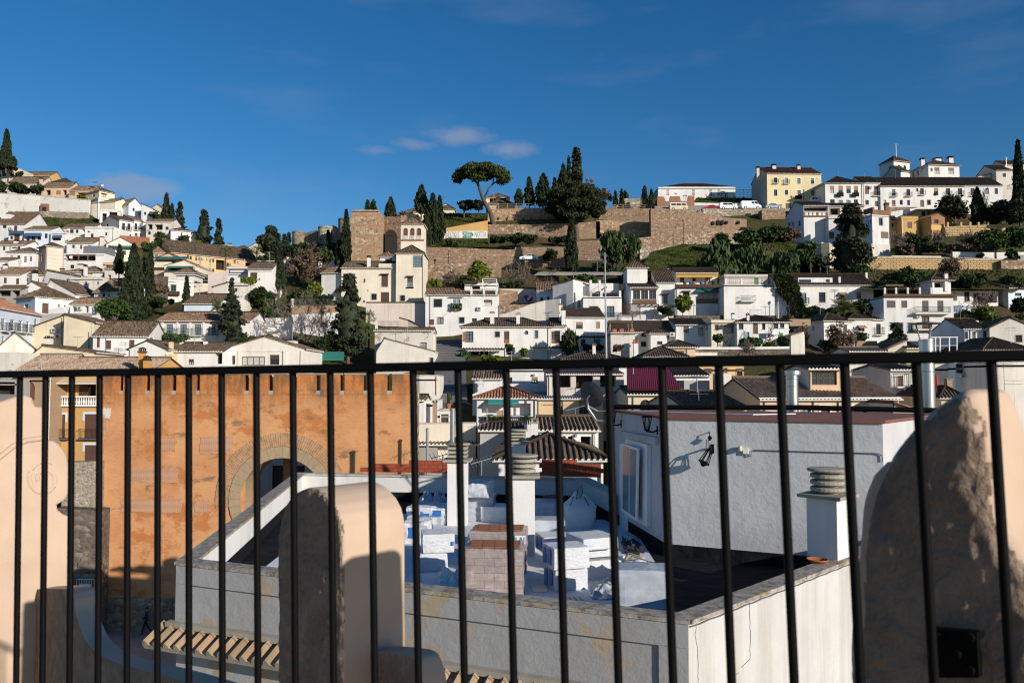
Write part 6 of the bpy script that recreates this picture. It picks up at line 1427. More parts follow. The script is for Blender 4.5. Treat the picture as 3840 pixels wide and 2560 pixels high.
H('dark tiled roof strip behind the near barrel tile roof',1800,1960,1612,1640,54,D=5,wall='grey_and_shade_side',roof=('gf',1586),tile='tile_dark',p=0.26,ops='')
for lab,px,y0,y1,Y,r_,m_ in(('galvanised flue pipe beside the orange gate roofs',1602,1604,1730,50,0.09,'galv'),('tall grey flue pipe behind the square cowl chimney',1696,1528,1690,45,0.13,'galv'),('slim rusty pole behind the hollow brick row',1792,1620,1760,40,0.02,'wood'),('slim white aerial pole left of the green awning',1826,1530,1650,60,0.025,'galv_paint')):
 b=at(px,y1,Y);q=MB(b);zt_=at(px,y0,Y).z;q.lathe(b-Vector((0,0,3)),[(r_,0),(r_,zt_-b.z+2.85),(r_*1.25,zt_-b.z+2.86),(r_*1.25,zt_-b.z+2.95),(r_*0.5,zt_-b.z+3.0)],10);tag(q.build('roof_pipe',m_),lab,'pipe')
for lab,px,py,Y in(('small mesh dish aerial above the barrel tile strip',1792,1592,47),('white yagi aerial beside the square cowl chimney',1660,1706,27),('orange tipped aerial before the near barrel tile roof',1806,1728,34),('small aerial before the cream brick house',2158,1530,55)):
 c=at(px,py,Y);q=MB(c);L_=0.011*Y+0.1;d_=Vector((0.8,0.3,0.2)).normalized()*L_;q.tube([c-d_,c+d_],0.014,4);q.tube([c,c-Vector((0,0,0.05*Y*0.5+0.6))],0.016,4)
 for i in range(7):p_=c-d_+d_*(i/3.0);q.tube([p_+Vector((-0.1,0.25,0.12)),p_-Vector((-0.1,0.25,0.12))],0.009,4)
 tag(q.build('roof_aerial','galv_paint'),lab,'aerial')
b=at(1682,1532,56);q=MB(b);q.lathe(b,[(0.12,0),(0.2,0.3),(0.22,0.36),(0.2,0.37)],12);tag(q.build('flower_pot','terracotta'),'terracotta pot with a cactus on the small penthouse roof','pot')
q=MB(b);q.tube([b+Vector((0,0,0.35)),b+Vector((0.02,0,0.8)),b+Vector((-0.03,0,1.15))],[0.1,0.13,0.08],8);q.tube([b+Vector((0,0,0.6)),b+Vector((0.2,0,0.7)),b+Vector((0.22,0,0.95))],0.07,6);tag(q.build('cactus','lf_cypress'),'dark cactus growing in the terracotta pot on the penthouse','plant')
mb=MB(at(2274,1450,60));b=at(2276,1500,60);t=at(2268,946,60)
mb.tube([b,b.lerp(t,0.62),b.lerp(t,0.86),t],[0.085,0.07,0.045,0.04],8)
mb.tube([b.lerp(t,0.88),b.lerp(t,0.80)+Vector((-0.18,0,0)),b.lerp(t,0.70)],0.02,4)
mm=tag(mb.build('antenna_mast','galv_paint'),'tall grey steel antenna mast rising above the railing','mast')
ya=MB(mm.location);c0=t+Vector((0,0,-0.15))
for k,(dz,L_)in enumerate(((0.0,1.0),(-0.45,0.8))):
 A=c0+Vector((-L_*0.95,-0.3,dz+0.1));B=c0+Vector((L_*0.28,0.2,dz-0.1));ya.tube([A,B],0.014,4)
 for i in range(10):
  p_=A.lerp(B,i/10);ya.tube([p_+Vector((-0.02,-0.2,0.10)),p_+Vector((0.02,0.2,-0.10))],0.011,4)
ya.build('aerial','galv_paint',mm)
h=H('orange house with white balustrade and brown roller blinds',182,560,1392,1760,80,D=9,wall='orange_house',roof=('gf',1342),tile='tile_light',p=0.25,ops='o 206 360 1420 1485;S 196 243 1555 1645;S 317 366 1553 1644;S 317 366 1667 1732')
h.fbox('cream_blind',214,246,1440,1484,-0.6,'awn_cream',0.05);h.fbox('dark_shutter',296,330,1440,1484,-0.6,'wood',0.05);h.fbox('orange_pier',246,296,1440,1484,-0.7,'orange_house',0.05)
h.awning(206,364,1422,1436,1.2,'awn_cream')
bl=h.fbox('balustrade',190,366,1484,1490,0.3,'white',0.28);h.fbox('balustrade_base',190,366,1516,1524,0.3,'white',0.28,parent=bl);h.fbox('balustrade_post',192,202,1478,1516,0.31,'white',0.28,parent=bl)
bb=MB(h.ro)
for i in range(18):
 c=onplane(206+i*9,1516,h.O+h.n*0.16,h.n);z_=onplane(206,1490,h.O+h.n*0.16,h.n).z-c.z
 bb.lathe(c,[(0.05,0),(0.09,0.2*z_),(0.1,0.35*z_),(0.045,0.7*z_),(0.06,z_)],8)
bb.build('balusters','white',bl)
for x0,x1,y0,y1 in((188,251,1546,1582),(309,372,1544,1578),(309,372,1660,1692)):
 h.fbox('crown_moulding',x0,x1,y0,y0+8,0.07,'white_blue_and_shade');h.fbox('crown_moulding',x0,x0+7,y0+8,y1,0.06,'white_blue_and_shade');h.fbox('crown_moulding',x1-7,x1,y0+8,y1,0.06,'white_blue_and_shade')
for x0,x1 in((182,256),(292,366)):
 b_=h.fbox('balcony',x0,x1,1643,1648,0.5,'iron_grey');r_=MB(h.ro);A,B=onplane(x0,1643,h.O+h.n*0.48,h.n),onplane(x1,1643,h.O+h.n*0.48,h.n);z_=onplane(x0,1609,h.O+h.n*0.48,h.n).z-A.z
 for i in range(17):c=A.lerp(B,i/16);r_.tube([c,c+Vector((0,0,z_))],0.012,4)
 for z in(0.04,z_):r_.tube([A+Vector((0,0,z)),B+Vector((0,0,z))],0.018,4)
 for c in(A,B):r_.tube([c+Vector((0,0,z_)),c+Vector((0,0,z_))-h.n*0.48],0.018,4)
 r_.build('railing','iron',b_)
h=H('left roof wing of the orange house with orange verge',66,224,1388,1440,81,D=8,wall='orange_house',roof=('gf',1330),tile='tile_light',p=0.25,ops='')
h.chim(518,538,1300,1380,1,'orange_wall','tile',Yc=79);h.chim(536,556,1332,1400,0,'orange_wall','tile_dark',Yc=78.2)
h=H('tan brick tower house with round arched window at the left',60,192,1412,1560,78,D=6,wall='brick_tan',roof=('flat',),ops='A 84 130 1430 1500',cop=False)
h=H('dark open shed roof at the left edge below the rail',-40,62,1425,1500,76,D=6,wall='grey_render',roof=('flat',),ops='o -30 55 1432 1495')
wall('old grey masonry wall left of the orange gate',[(235,1735,1990,51),(384,1728,1990,51.5)],1.0,'old_masonry',name='old_wall',bury=6)
wall('lower rough stone bank left of the orange gate',[(215,1905,2200,50),(386,1915,2200,50.5)],1.5,'dark_stone',name='stone_bank',bury=6)
T=[('c','tall cypress at the far left skyline',22,490,632,36,250,{}),('c','broad cypress of the skyline pair beside the ruined gable',622,730,850,26,215,{'full':0.6}),('c','narrow cypress of the skyline pair beside the ruined gable',644,768,850,15,214,{'full':0.6}),('n','ragged spruce right of the cypress pair',673,760,862,46,214,{}),('n','broad dark conifer on the left skyline',763,790,928,70,203,{'loose':0.3}),('n','slim spruce right of the broad dark conifer',818,820,942,42,201,{}),('c','biggest cypress of the garden cluster on the left',496,918,1210,92,129,{'full':0.35}),('c','small cypress left of the biggest garden cypress',446,922,1030,32,134,{}),('c','slim cypress right of the garden palm',560,918,1118,30,131,{}),('p','garden palm between the left cypresses',524,940,1110,60,132,{'trunk_h':0.62}),('b','broadleaf tree in front of the left cypresses',430,1108,1215,135,126,{'tr':0.12,'lobes':13,'core':0.0}),('c','thin cypress before the grey white terrace house',698,1040,1172,22,127,{'full':0.6}),('n','pale spiky spruce top above the hedge conifer',868,1044,1140,32,112,{}),('n','large dark conifer before the red band house',868,1110,1292,118,108,{'loose':0.34,'round_':0.55,'tr':0.02}),('c','dark double cypress below the castle',1046,930,1090,46,138,{'full':0.4}),('b','clipped dark shrub left of the double cypress',1010,1000,1060,40,138,{'mat':'lf_cypress','lobes':8}),('n','layered cedar on the skyline left of the castle',1012,848,960,96,172,{'loose':0.42,'round_':0.45,'tr':0.2}),('n','dark conifer between the cedar and the round tower',1067,880,945,34,180,{'loose':0.3}),('n','small conifer touching the lowest round tower',1083,874,945,20,186,{}),('p','fan palm in front of the apartment block',845,920,1020,62,162,{'trunk_h':0.74,'fan':True,'droop':1.2}),('p','fan palm at the right end of the apartment block',963,920,985,56,164,{'trunk_h':0.68,'fan':True,'droop':1.2}),('c','slim cypress against the tall pale round tower',1297,790,985,34,161,{'full':0.5}),('c','dark shadowed cypress left of the slim tower cypress',1270,905,1000,30,162,{}),('c','thin cypress in the castle ditch',1230,868,940,16,172,{}),('c','tiny cypress top left behind the square tower',1378,755,800,18,186,{'full':0.6}),('c','tiny cypress top right behind the square tower',1400,754,800,22,187,{'full':0.6}),('c','cypress behind the reddish castle curtain wall',1464,745,825,40,185,{'full':0.5}),('c','broad cypress behind the lookout tower',1580,698,800,46,190,{'full':0.65}),('c','big cypress of the dark group right of the lookout tower',1622,730,925,62,170,{'full':0.45}),('c','second cypress of the dark group right of the lookout tower',1648,738,905,36,173,{'full':0.5}),('c','low cypress in front of the dark group',1598,790,920,34,168,{'full':0.5}),('c','short round topped cypress behind the timber fence',1945,714,772,28,190,{'full':0.8}),('c','pointed cypress second behind the timber fence',1985,668,772,34,190,{'full':0.5}),('c','broad blunt cypress behind the timber fence',2037,656,778,50,189,{'full':0.75}),('c','small cypress left of the big pine crown',2080,672,740,20,192,{'full':0.5}),('c','dense cypress behind the big pine crown',2112,620,760,44,192,{'full':0.5}),('c','very thin tall cypress behind the big pine crown',2133,590,720,12,193,{'full':0.7}),('n','tall open fir above the big pine crown',2162,556,735,84,194,{'loose':0.26,'dens':0.9,'round_':1.0,'mat':'lf_darkpine'}),('c','first small cypress at the masonry ruin',2308,720,775,14,192,{'full':0.6}),('c','second thin cypress at the masonry ruin',2331,714,775,11,192,{'full':0.6}),('c','blunt dark cypress behind the masonry ruin',2344,722,750,16,200,{'full':0.8}),('c','cypress left of the white school',2418,702,770,20,192,{'full':0.6}),('c','short cypress touching the white school side',2443,714,770,16,192,{'full':0.6}),('c','slim tall cypress below the big pine',2143,812,1052,42,150,{'full':0.65}),('b','big weeping pepper tree, left of the pair below the brick wall',2300,830,1010,100,150,{'mat':'lf_pepper','hang':1.3,'lobes':16,'tr':0.06}),('b','smaller weeping pepper tree, right of the pair below the brick wall',2372,855,1010,66,149,{'mat':'lf_pepper','hang':1.3,'lobes':10,'tr':0.06}),('b','wide weeping pepper tree behind the terrace bar house',2700,910,1042,150,138,{'mat':'lf_pepper','hang':1.1,'lobes':18}),('b','weeping pepper tree behind the plain white cube house',2815,900,1045,120,137,{'mat':'lf_pepper','hang':1.1,'lobes':16}),('b','weeping pepper tree above the ivy lane',2945,912,1060,110,136,{'mat':'lf_pepper','hang':1.2,'lobes':14}),('b','dark leafy shrub on the slope below the reddish brown brick wall',2800,858,925,130,152,{'mat':'lf_green','lobes':12}),('b','olive green shrub below the brown buttress',2885,838,915,120,154,{'mat':'lf_ivy','lobes':12}),('b','brownish shrub beside the stepped white house',2960,850,915,90,154,{'mat':'lf_dead','lobes':9,'core':0.3}),('b','dark shrub under the stepped white house',3020,890,1000,90,148,{'mat':'lf_green','lobes':10}),('n','large ragged pine before the stepped white house',3196,772,1040,176,133,{'mat':'lf_conifer','loose':0.3,'round_':0.45,'tr':0.05,'dens':1.0}),('b','low bushes at the foot of the large ragged pine',3215,985,1045,130,130,{'mat':'lf_green','lobes':9}),('p','small fan palm, left of three behind the long white house',3040,958,1032,40,134,{'trunk_h':0.6,'fan':True,'skirt':True}),('p','taller fan palm, middle of three behind the long white house',3076,946,1032,48,134.5,{'trunk_h':0.64,'fan':True,'skirt':True}),('p','shaded fan palm, right of three behind the long white house',3104,952,1032,40,135,{'trunk_h':0.6,'fan':True}),('p','large feather palm before the long white house',3165,1094,1215,130,112,{'trunk_h':0.4,'nf':34}),('b','big round dark tree beside the large feather palm',3236,1108,1200,96,113,{'mat':'lf_cypress','lobes':12}),('b','dark shrubs under the large feather palm',3095,1150,1210,140,113,{'mat':'lf_ivy','lobes':12}),('b','yellow green evergreen tree below the lower town wall',1796,962,1075,84,146,{'mat':'lf_bright','lobes':14,'tr':0.08}),('s','grey brown bare shrub left of the yellow green tree',1690,1000,1080,130,147,{}),('b','green bush at the corner of the cream mansion',1625,1040,1085,70,143,{'mat':'lf_bright','lobes':8}),('b','dark bush between bare shrub and yellow green tree',1745,1030,1085,70,145,{'mat':'lf_ivy','lobes':8}),('s','large bare shrub with brown twigs right of the yellow green tree',1945,965,1085,150,146,{}),('b','dark bush below the large bare shrub',1920,1045,1085,90,144,{'mat':'lf_ivy','lobes':8}),('s','bare brown shrub at the lane above the blank gable',2050,1000,1090,110,143,{}),('b','dark green shrub beside the shaded lane',2200,1030,1075,110,140,{'mat':'lf_green','lobes':9}),('b','yellow flowering shrub beside the blank gable',2105,1042,1062,32,136,{'mat':'lf_bright','lobes':5}),('n','large dark conifer with bare trunk right of the stained wall',1305,1030,1362,148,107,{'loose':0.3,'round_':0.6,'tr':0.13,'dens':1.1}),('p','shaggy palm half hidden behind the dark conifer',1383,1158,1285,66,112,{'trunk_h':0.6,'fan':True,'skirt':True}),('r','tall spreading bare tree in the garden left of the cream mansion',1080,1080,1275,225,110,{'stems':3,'lev':5,'rk':0.7}),('r','pale bare tree behind the tall spreading bare tree',1150,1075,1280,190,112,{'stems':2,'lev':5,'rk':0.7}),('s','bare brown thicket right of the tall spreading bare tree',1210,1150,1285,120,109,{}),('b','yellow leaved tree beside the low left wing of the mansion',1180,1062,1110,74,134,{'mat':'lf_bright','lobes':9}),('s','reddish brown bare tree on the castle slope',1140,925,1060,150,150,{'leaves':'lf_dead'}),('s','dense brown bramble below the castle towers',1190,980,1070,120,146,{'leaves':'lf_dead'}),('s','leafless bushes under the castle curtain wall',1180,895,945,90,176,{}),('b','dark ivy trees in the castle ditch',1255,900,985,70,166,{'mat':'lf_cypress','lobes':9}),('b','dark mass of shrubs below the double cypress',985,1085,1160,150,133,{'mat':'lf_ivy','lobes':14}),('b','shrubs behind the white garden wall in the left middle',1010,1150,1195,170,122,{'mat':'lf_green','lobes':12}),('b','lemon tree before the little tiled roof house',938,1030,1075,70,132,{'mat':'lf_bright','lobes':8}),('p','arching young palm in the hedge garden',815,1100,1180,60,118,{'trunk_h':0.25}),('b','long hedge of dense green bushes before the red band house',650,1250,1292,190,105,{'mat':'lf_green','lobes':18}),('b','low shrubs left of the slim garden cypress',560,1105,1170,90,132,{'mat':'lf_ivy','lobes':9}),('b','vine covered arbour between the cypresses and the terrace house',615,1110,1145,100,130,{'mat':'lf_ivy','lobes':9}),('p','short palm with brown skirt beside the white railing',1205,1128,1200,44,118,{'trunk_h':0.55,'fan':True,'skirt':True}),('b','bush with yellow light left of the conifer on the skyline',745,900,928,30,200,{'mat':'lf_bright','lobes':5}),('b','grey olive bushes before the cream ruined gable',585,795,830,60,224,{'mat':'lf_pepper','lobes':8}),('b','dark shrubs under the wooden pergola terrace',610,875,925,100,190,{'mat':'lf_ivy','lobes':10}),('b','dark shrubs below the white block on the left skyline',690,885,925,60,192,{'mat':'lf_ivy','lobes':7}),('b','green bank bushes right of the cream gabled house',560,905,945,70,178,{'mat':'lf_green','lobes':8}),('b','orange tree in the upper left garden',308,728,752,40,228,{'mat':'lf_bright','lobes':6}),('b','dark vine covering the pergola in the upper left',70,685,730,110,236,{'mat':'lf_cypress','lobes':12}),('b','second dark vine over the upper left pergola',130,688,728,60,237,{'mat':'lf_cypress','lobes':8}),('n','bushy conifer at the foot of the far left cypress',48,590,635,46,251,{}),('n','dark conifer at the left image edge below the cypress',4,565,635,40,251,{}),('b','green bush beside the cream house on the far left',-10,665,720,80,240,{'mat':'lf_ivy','lobes':8}),('b','brown green bush on the roof edge at the far left',72,640,668,26,254,{'mat':'lf_ivy','lobes':5}),('r','grey bare tree behind the big pine crown',2216,655,735,56,196,{'lev':5,'rk':0.6}),('r','bare shrubby tree right of the big pine crown',2275,706,770,46,193,{'lev':5,'leaves':'lf_dead'}),('k','spreading dark cedar below the villa',1740,745,800,90,190,{}),('k','second low cedar beside the leaning pine trunk',1795,742,800,66,189,{}),('s','bare tree top behind the castle curtain wall',1515,788,815,44,188,{}),('b','ivy and shrubs at the foot of the rampart',1960,878,915,190,168,{'mat':'lf_ivy','lobes':16}),('b','dark shrubs right of the white and teal graffiti',1870,880,915,110,169,{'mat':'lf_cypress','lobes':10}),('c','tall dark cypress at the right edge',3826,530,850,48,160,{'full':0.45}),('c','dark cypress left of the tall right cypress',3668,708,850,42,165,{'full':0.7}),('b','broad dark tree before the hilltop row',3580,733,840,120,166,{'mat':'lf_cypress','lobes':14,'tr':0.1}),('b','dark tree between the two right cypresses',3740,745,850,110,163,{'mat':'lf_cypress','lobes':14}),('b','dark tree below the tall right cypress',3815,740,852,100,158,{'mat':'lf_cypress','lobes':13}),('r','grey bare tree before the shaded row house',3715,690,790,80,168,{'lev':5,'rk':0.6}),('s','grey twiggy round bush below the ochre cube',3376,858,925,80,152,{}),('s','grey twiggy bush below the brick hut',3520,858,920,92,151,{}),('s','brown twiggy bush right of the brick hut',3620,858,920,100,151,{}),('b','green thicket under the yellow garden wall',3715,852,930,130,150,{'mat':'lf_green','lobes':14}),('b','dark green thicket at the right edge of the slope',3810,842,940,110,149,{'mat':'lf_green','lobes':12}),('b','low green scrub in the middle of the right slope',3490,905,955,150,148,{'mat':'lf_ivy','lobes':13}),('b','brown dry scrub left of the low green scrub',3390,915,965,110,148,{'mat':'lf_dead','lobes':9,'core':0.2}),('b','dry scrub above the white garden wall',3610,915,955,130,148,{'mat':'lf_dead','lobes':10,'core':0.2}),('b','small umbrella shaped tree above the white garden wall',3734,890,978,110,143,{'mat':'lf_green','lobes':10,'tr':0.42}),('b','clipped round topiary before the white garden wall',3676,946,974,30,142,{'mat':'lf_cypress','lobes':6}),('b','shrubs at the right end of the white garden wall',3800,935,975,60,143,{'mat':'lf_green','lobes':7}),('r','pollarded dark tree before the patterned block wall, left',3285,956,1062,64,127,{'lev':3,'rk':2.2,'mat':'bark'}),('r','pollarded dark tree before the patterned block wall, right',3640,950,1080,70,126,{'lev':3,'rk':2.0,'mat':'bark'}),('s','autumn tree with few leaves before the patterned block wall',3560,945,1060,110,128,{'leaves':'lf_dead'}),('b','green hedge of ivy below the block wall, left part',3400,1005,1075,190,124,{'mat':'lf_green','lobes':16}),('b','dry brown scrub below the block wall',3340,1015,1062,130,125,{'mat':'lf_dead','lobes':10,'core':0.2}),('b','green hedge of ivy below the block wall, right part',3640,1020,1095,170,123,{'mat':'lf_ivy','lobes':15}),('b','bright bank of greenery at the right edge',3790,1030,1080,140,124,{'mat':'lf_green','lobes':12}),('b','yellow flowering broom right of the modern house',3706,1146,1205,90,112,{'mat':'lf_bright','lobes':10}),('b','dark hedge beside the yellow broom',3625,1160,1215,100,113,{'mat':'lf_ivy','lobes':9}),('b','green garden tree at the right edge before the bluish house',3825,1100,1190,80,114,{'mat':'lf_cypress','lobes':9}),('b','dark hedge below the right bluish house',3810,1180,1230,120,110,{'mat':'lf_green','lobes':9}),('s','bare thicket before the long low white hall',3690,1080,1180,130,118,{}),('n','young dark fir before the modern house',3362,1212,1318,92,102,{'loose':0.4}),('s','small tree with brown leaves before the twin hip house',3150,1205,1335,120,103,{'leaves':'lf_dead'}),('b','green shrub under the striped brown awning',3215,1240,1285,80,105,{'mat':'lf_green','lobes':8}),('b','dark bush left of the brown leaved tree',3100,1268,1320,60,103,{'mat':'lf_cypress','lobes':7}),('s','red brown creeper between the pale shed and the hip house',3010,1220,1300,60,106,{'leaves':'lf_dead'}),('b','dark clipped tree beside the pale shed',2942,1255,1310,50,100,{'mat':'lf_cypress','lobes':8}),('b','yellow green bush on the white topped terrace wall',2890,1270,1335,60,98,{'mat':'lf_bright','lobes':8}),('b','row of dark green shrubs before the laundry house',2815,1262,1312,110,99,{'mat':'lf_green','lobes':12}),('r','gnarled bare tree before the laundry house',2848,1190,1312,110,101,{'lev':4,'rk':1.2,'mat':'bark'}),('r','pruned dark tree before the cream box house',2742,1228,1312,60,100,{'lev':3,'rk':1.8,'mat':'bark'}),('b','small round tree before the cream box house',2692,1238,1314,46,100,{'mat':'lf_green','lobes':7,'tr':0.4}),('s','pale tall reeds on the white topped terrace wall',2800,1265,1325,70,97,{}),('b','cone of ivy at the corner of the long white house',2134,1228,1322,66,111,{'mat':'lf_ivy','lobes':12,'hang':0.6,'flat':1.0}),('b','clipped egg shaped topiary below the long white house',1967,1302,1340,32,108,{'mat':'lf_bright','lobes':6,'flat':1.0}),('b','shrub at the left end of the long white house pergola',1742,1310,1350,50,109,{'mat':'lf_green','lobes':7}),('b','flowering hedge under the long white house',1840,1330,1358,150,108,{'mat':'lf_bright','lobes':14}),('b','tree climbing beside the orange door of the long white house',1912,1286,1340,46,111,{'mat':'lf_ivy','lobes':7}),('b','dark hedge under the house with brown blinds',2225,1290,1325,110,110,{'mat':'lf_ivy','lobes':9}),('b','small reddish bush before the stained flat house',2320,1290,1318,56,103,{'mat':'lf_dead','lobes':6}),('b','rounded green bush under the caged bay window',2560,1090,1180,80,121,{'mat':'lf_bright','lobes':10}),('b','low hedge in the gallery house garden',2500,1148,1182,100,121,{'mat':'lf_ivy','lobes':9}),('b','purple bougainvillea on the lane wall',1980,1106,1130,40,134,{'mat':'lf_purple','lobes':6}),('b','tufted grassy bush at the top of the ivy lane',2640,985,1010,90,142,{'mat':'lf_green','lobes':8}),('b','dark ivy mass left of the low mansion wing',1130,1080,1145,120,128,{'mat':'lf_ivy','lobes':12}),('b','dark evergreen hedge behind the white railing',1215,1100,1140,110,129,{'mat':'lf_cypress','lobes':10}),('b','dark thicket at the foot of the large dark conifer',1228,1240,1345,130,108,{'mat':'lf_cypress','lobes':14}),('b','dark shrubs behind the broad white gable',975,1255,1305,170,104,{'mat':'lf_ivy','lobes':14}),('b','green shrubs behind the left roof of the broad white gable',880,1262,1300,90,104,{'mat':'lf_cypress','lobes':9}),('b','dark trees on the slope below the lowest round tower',1120,905,975,110,160,{'mat':'lf_cypress','lobes':12}),('b','dark trees below the worn round tower',1200,915,990,110,158,{'mat':'lf_ivy','lobes':12}),('b','dark tree mass right of the cedar',1050,900,985,80,165,{'mat':'lf_cypress','lobes':10}),('b','dark shrubs between apartment block and cypress',1000,950,1005,70,156,{'mat':'lf_ivy','lobes':8}),('b','dark hedge below the brown double door house',960,1070,1120,90,130,{'mat':'lf_ivy','lobes':9}),('b','brown garden shrub right of the garden palm',600,1060,1110,60,134,{'mat':'lf_dead','lobes':7,'core':0.3}),('b','dark foliage behind the biggest garden cypress',545,1110,1200,70,131,{'mat':'lf_cypress','lobes':8}),('b','dark olive scrub on the slope left of the slim rampart cypress',2060,935,975,120,157,{'mat':'lf_ivy','lobes':10}),('b','dark brush in the shade below the pepper tree pair',2260,985,1035,150,145,{'mat':'lf_cypress','lobes':14}),('b','dark brush under the smaller pepper tree',2385,985,1040,110,144,{'mat':'lf_cypress','lobes':10}),('b','lone dark bush on the grass slope',2520,950,968,34,152,{'mat':'lf_ivy','lobes':5}),('b','second dark bush higher on the grass slope',2590,935,952,30,155,{'mat':'lf_ivy','lobes':5}),('b','dark green trees at the top of the grass slope',2700,870,935,110,153,{'mat':'lf_green','lobes':11}),('b','dark green shrubs behind the ivy lane',3040,960,1045,120,140,{'mat':'lf_cypress','lobes':12}),('b','dark undergrowth right of the large ragged pine',3330,1050,1080,110,122,{'mat':'lf_ivy','lobes':9}),('b','dark undergrowth behind the roof pavilion',3560,1040,1092,130,124,{'mat':'lf_cypress','lobes':12}),('b','low scrub below the yellow garden wall',3660,880,935,100,150,{'mat':'lf_ivy','lobes':9}),('b','dark brush below the long yellow house',3440,868,925,80,152,{'mat':'lf_ivy','lobes':8}),('b','ivy at the foot of the second rampart',2100,885,912,150,170,{'mat':'lf_ivy','lobes':12}),('b','shrubs above the lower town wall near the cypress group',1700,895,925,120,166,{'mat':'lf_green','lobes':10}),]
for k,lab,px,yt,yb,w,Y,kw in T:
 kw=dict(kw)
 if k=='c':cypress(lab,px,yt,yb,w,Y,group='cypress trees on the hill',**kw)
 elif k=='n':conifer(lab,px,yt,yb,w,Y,**kw)
 elif k=='b':bush(lab,px,yt,yb,w,Y,cat='tree' if kw.get('tr')or 'tree' in lab.split()else 'bush',**kw)
 elif k=='p':palm(lab,px,yt,yb,w,Y,**kw)
 elif k=='k':bush(lab,px,yt,yb,w,Y,name='cedar_tree',cat='tree',mat='lf_conifer',lobes=13,flat=0.34,tr=0.12,core=0.35)
 elif k=='r':bare(lab,px,yt,yb,w,Y,**kw)
 elif k=='s':bare(lab,px,yt,yb,w,Y,stems=7,lev=4,rk=0.5,name='bare_shrub',cat='shrub',spread=0.45,**{a:b for a,b in kw.items()})
b=at(1852,834,182);root=plantroot('umbrella_pine',b,'leaning umbrella pine with flat crown against the sky','pine tree',None)
lp=lambda x,y,dy=0:at(x,y,182+dy)
trunk(root,b,[b-Vector((0,0,0.8)),lp(1840,800),lp(1812,748),lp(1800,712),lp(1792,690)],[0.62,0.52,0.42,0.36,0.3],'bark',8,extra=[([lp(1816,742),lp(1832,708),lp(1850,688),lp(1880,672)],[0.3,0.24,0.2,0.1]),([lp(1792,690),lp(1770,668),lp(1740,655)],[0.26,0.18,0.08]),([lp(1792,690),lp(1800,664),lp(1815,640)],[0.22,0.14,0.06]),([lp(1850,688),lp(1850,660),lp(1860,640)],[0.18,0.12,0.05])])
parts=[]
for i in range(120):
 x=R.uniform(1712,1896);u_=(x-1805)/108;top=606+44*abs(u_)**2.2+R.uniform(-3,3);bot=690-22*u_*u_+(12 if abs(u_)>0.6 else-14)
 if u_<-0.75:top+=12
 y=R.uniform(top+14,bot-8)if R.random()<0.75 else top+13
 c=np.array(lp(x,y,R.uniform(-5,5)*(1-u_*u_)));lr=R.uniform(0.6,1.15)
 u3=unit(200);P=c+u3*(lr*(0.5+0.75*NR.random(200)))[:,None]*np.array([1.25,1.25,0.6]);parts.append(leaf_mesh(P,0.135,up=0.3,o=b))
 if R.random()<0.6 and abs(u_)<0.8:parts.append(ell_core(c,(lr*0.6,lr*0.6,lr*0.35),b,4))
V,Fq=join(parts);np_mesh('crown',V,Fq,'lf_pine',root)
b=at(2168,905,176);root=plantroot('pine_tree',b,'big dark broad pine in front of the ramparts','pine tree',None)
lp=lambda x,y,dy=0:at(x,y,178+dy)
trunk(root,b,[b-Vector((0,0,1)),at(2160,850,177),lp(2155,800),lp(2150,740)],[0.5,0.45,0.4,0.25],'bark',8,extra=[([lp(2156,805),lp(2110,765)],[0.25,0.1]),([lp(2154,790),lp(2210,750)],[0.25,0.1]),([lp(2152,770),lp(2165,715)],[0.2,0.08])])
parts=[]
for i in range(85):
 x=R.uniform(2068,2256);u_=(x-2162)/96;top=684+26*u_*u_+8*math.sin(x*0.07);bot=838-34*u_*u_
 if u_<-0.4:bot-=10
 c=np.array(lp(x,R.uniform(top+10,bot-6),R.uniform(-6,6)*(1-0.8*u_*u_)));lr=R.uniform(0.8,1.5)
 u3=unit(300);P=c+u3*(lr*(0.55+0.65*NR.random(300)))[:,None]*np.array([1.1,1.1,0.7]);parts.append(leaf_mesh(P,0.16,up=0.2,o=b))
 if abs(u_)<0.85:parts.append(ell_core(c,(lr*0.62,lr*0.62,lr*0.45),b,4))
V,Fq=join(parts);np_mesh('crown',V,Fq,'lf_darkpine',root)
climber('hanging ivy with rust tinged leaves falling over the lane wall',[(2905,1030),(2965,1034),(2990,1070),(3000,1110),(3022,1170),(3010,1200),(2968,1170),(2950,1120),(2920,1080)],120.5,dens=1.3)
climber('long ivy strands hanging on the roof end of the long white house',[(2930,1000),(2942,1000),(2950,1060),(2985,1075),(2995,1100),(2930,1110),(2912,1060)],121.5,mat='lf_pepper',dens=1.2)
climber('climbing rose over the garden arch of the modern lane',[(3010,1160),(3060,1150),(3070,1190),(3020,1200)],118,mat='lf_green',dens=1.2)
person('person in dark clothes sitting on the lane steps beside the hanging ivy',at(2986,1196,117),1.7,math.pi,'sit','cloth_dark','cloth_jeans')
person('person standing by the lane wall left of the seated one',at(2956,1185,118),1.68,math.pi*0.8,'stand','cloth_navy','cloth_dark')
YG=52.0;K=YG/F
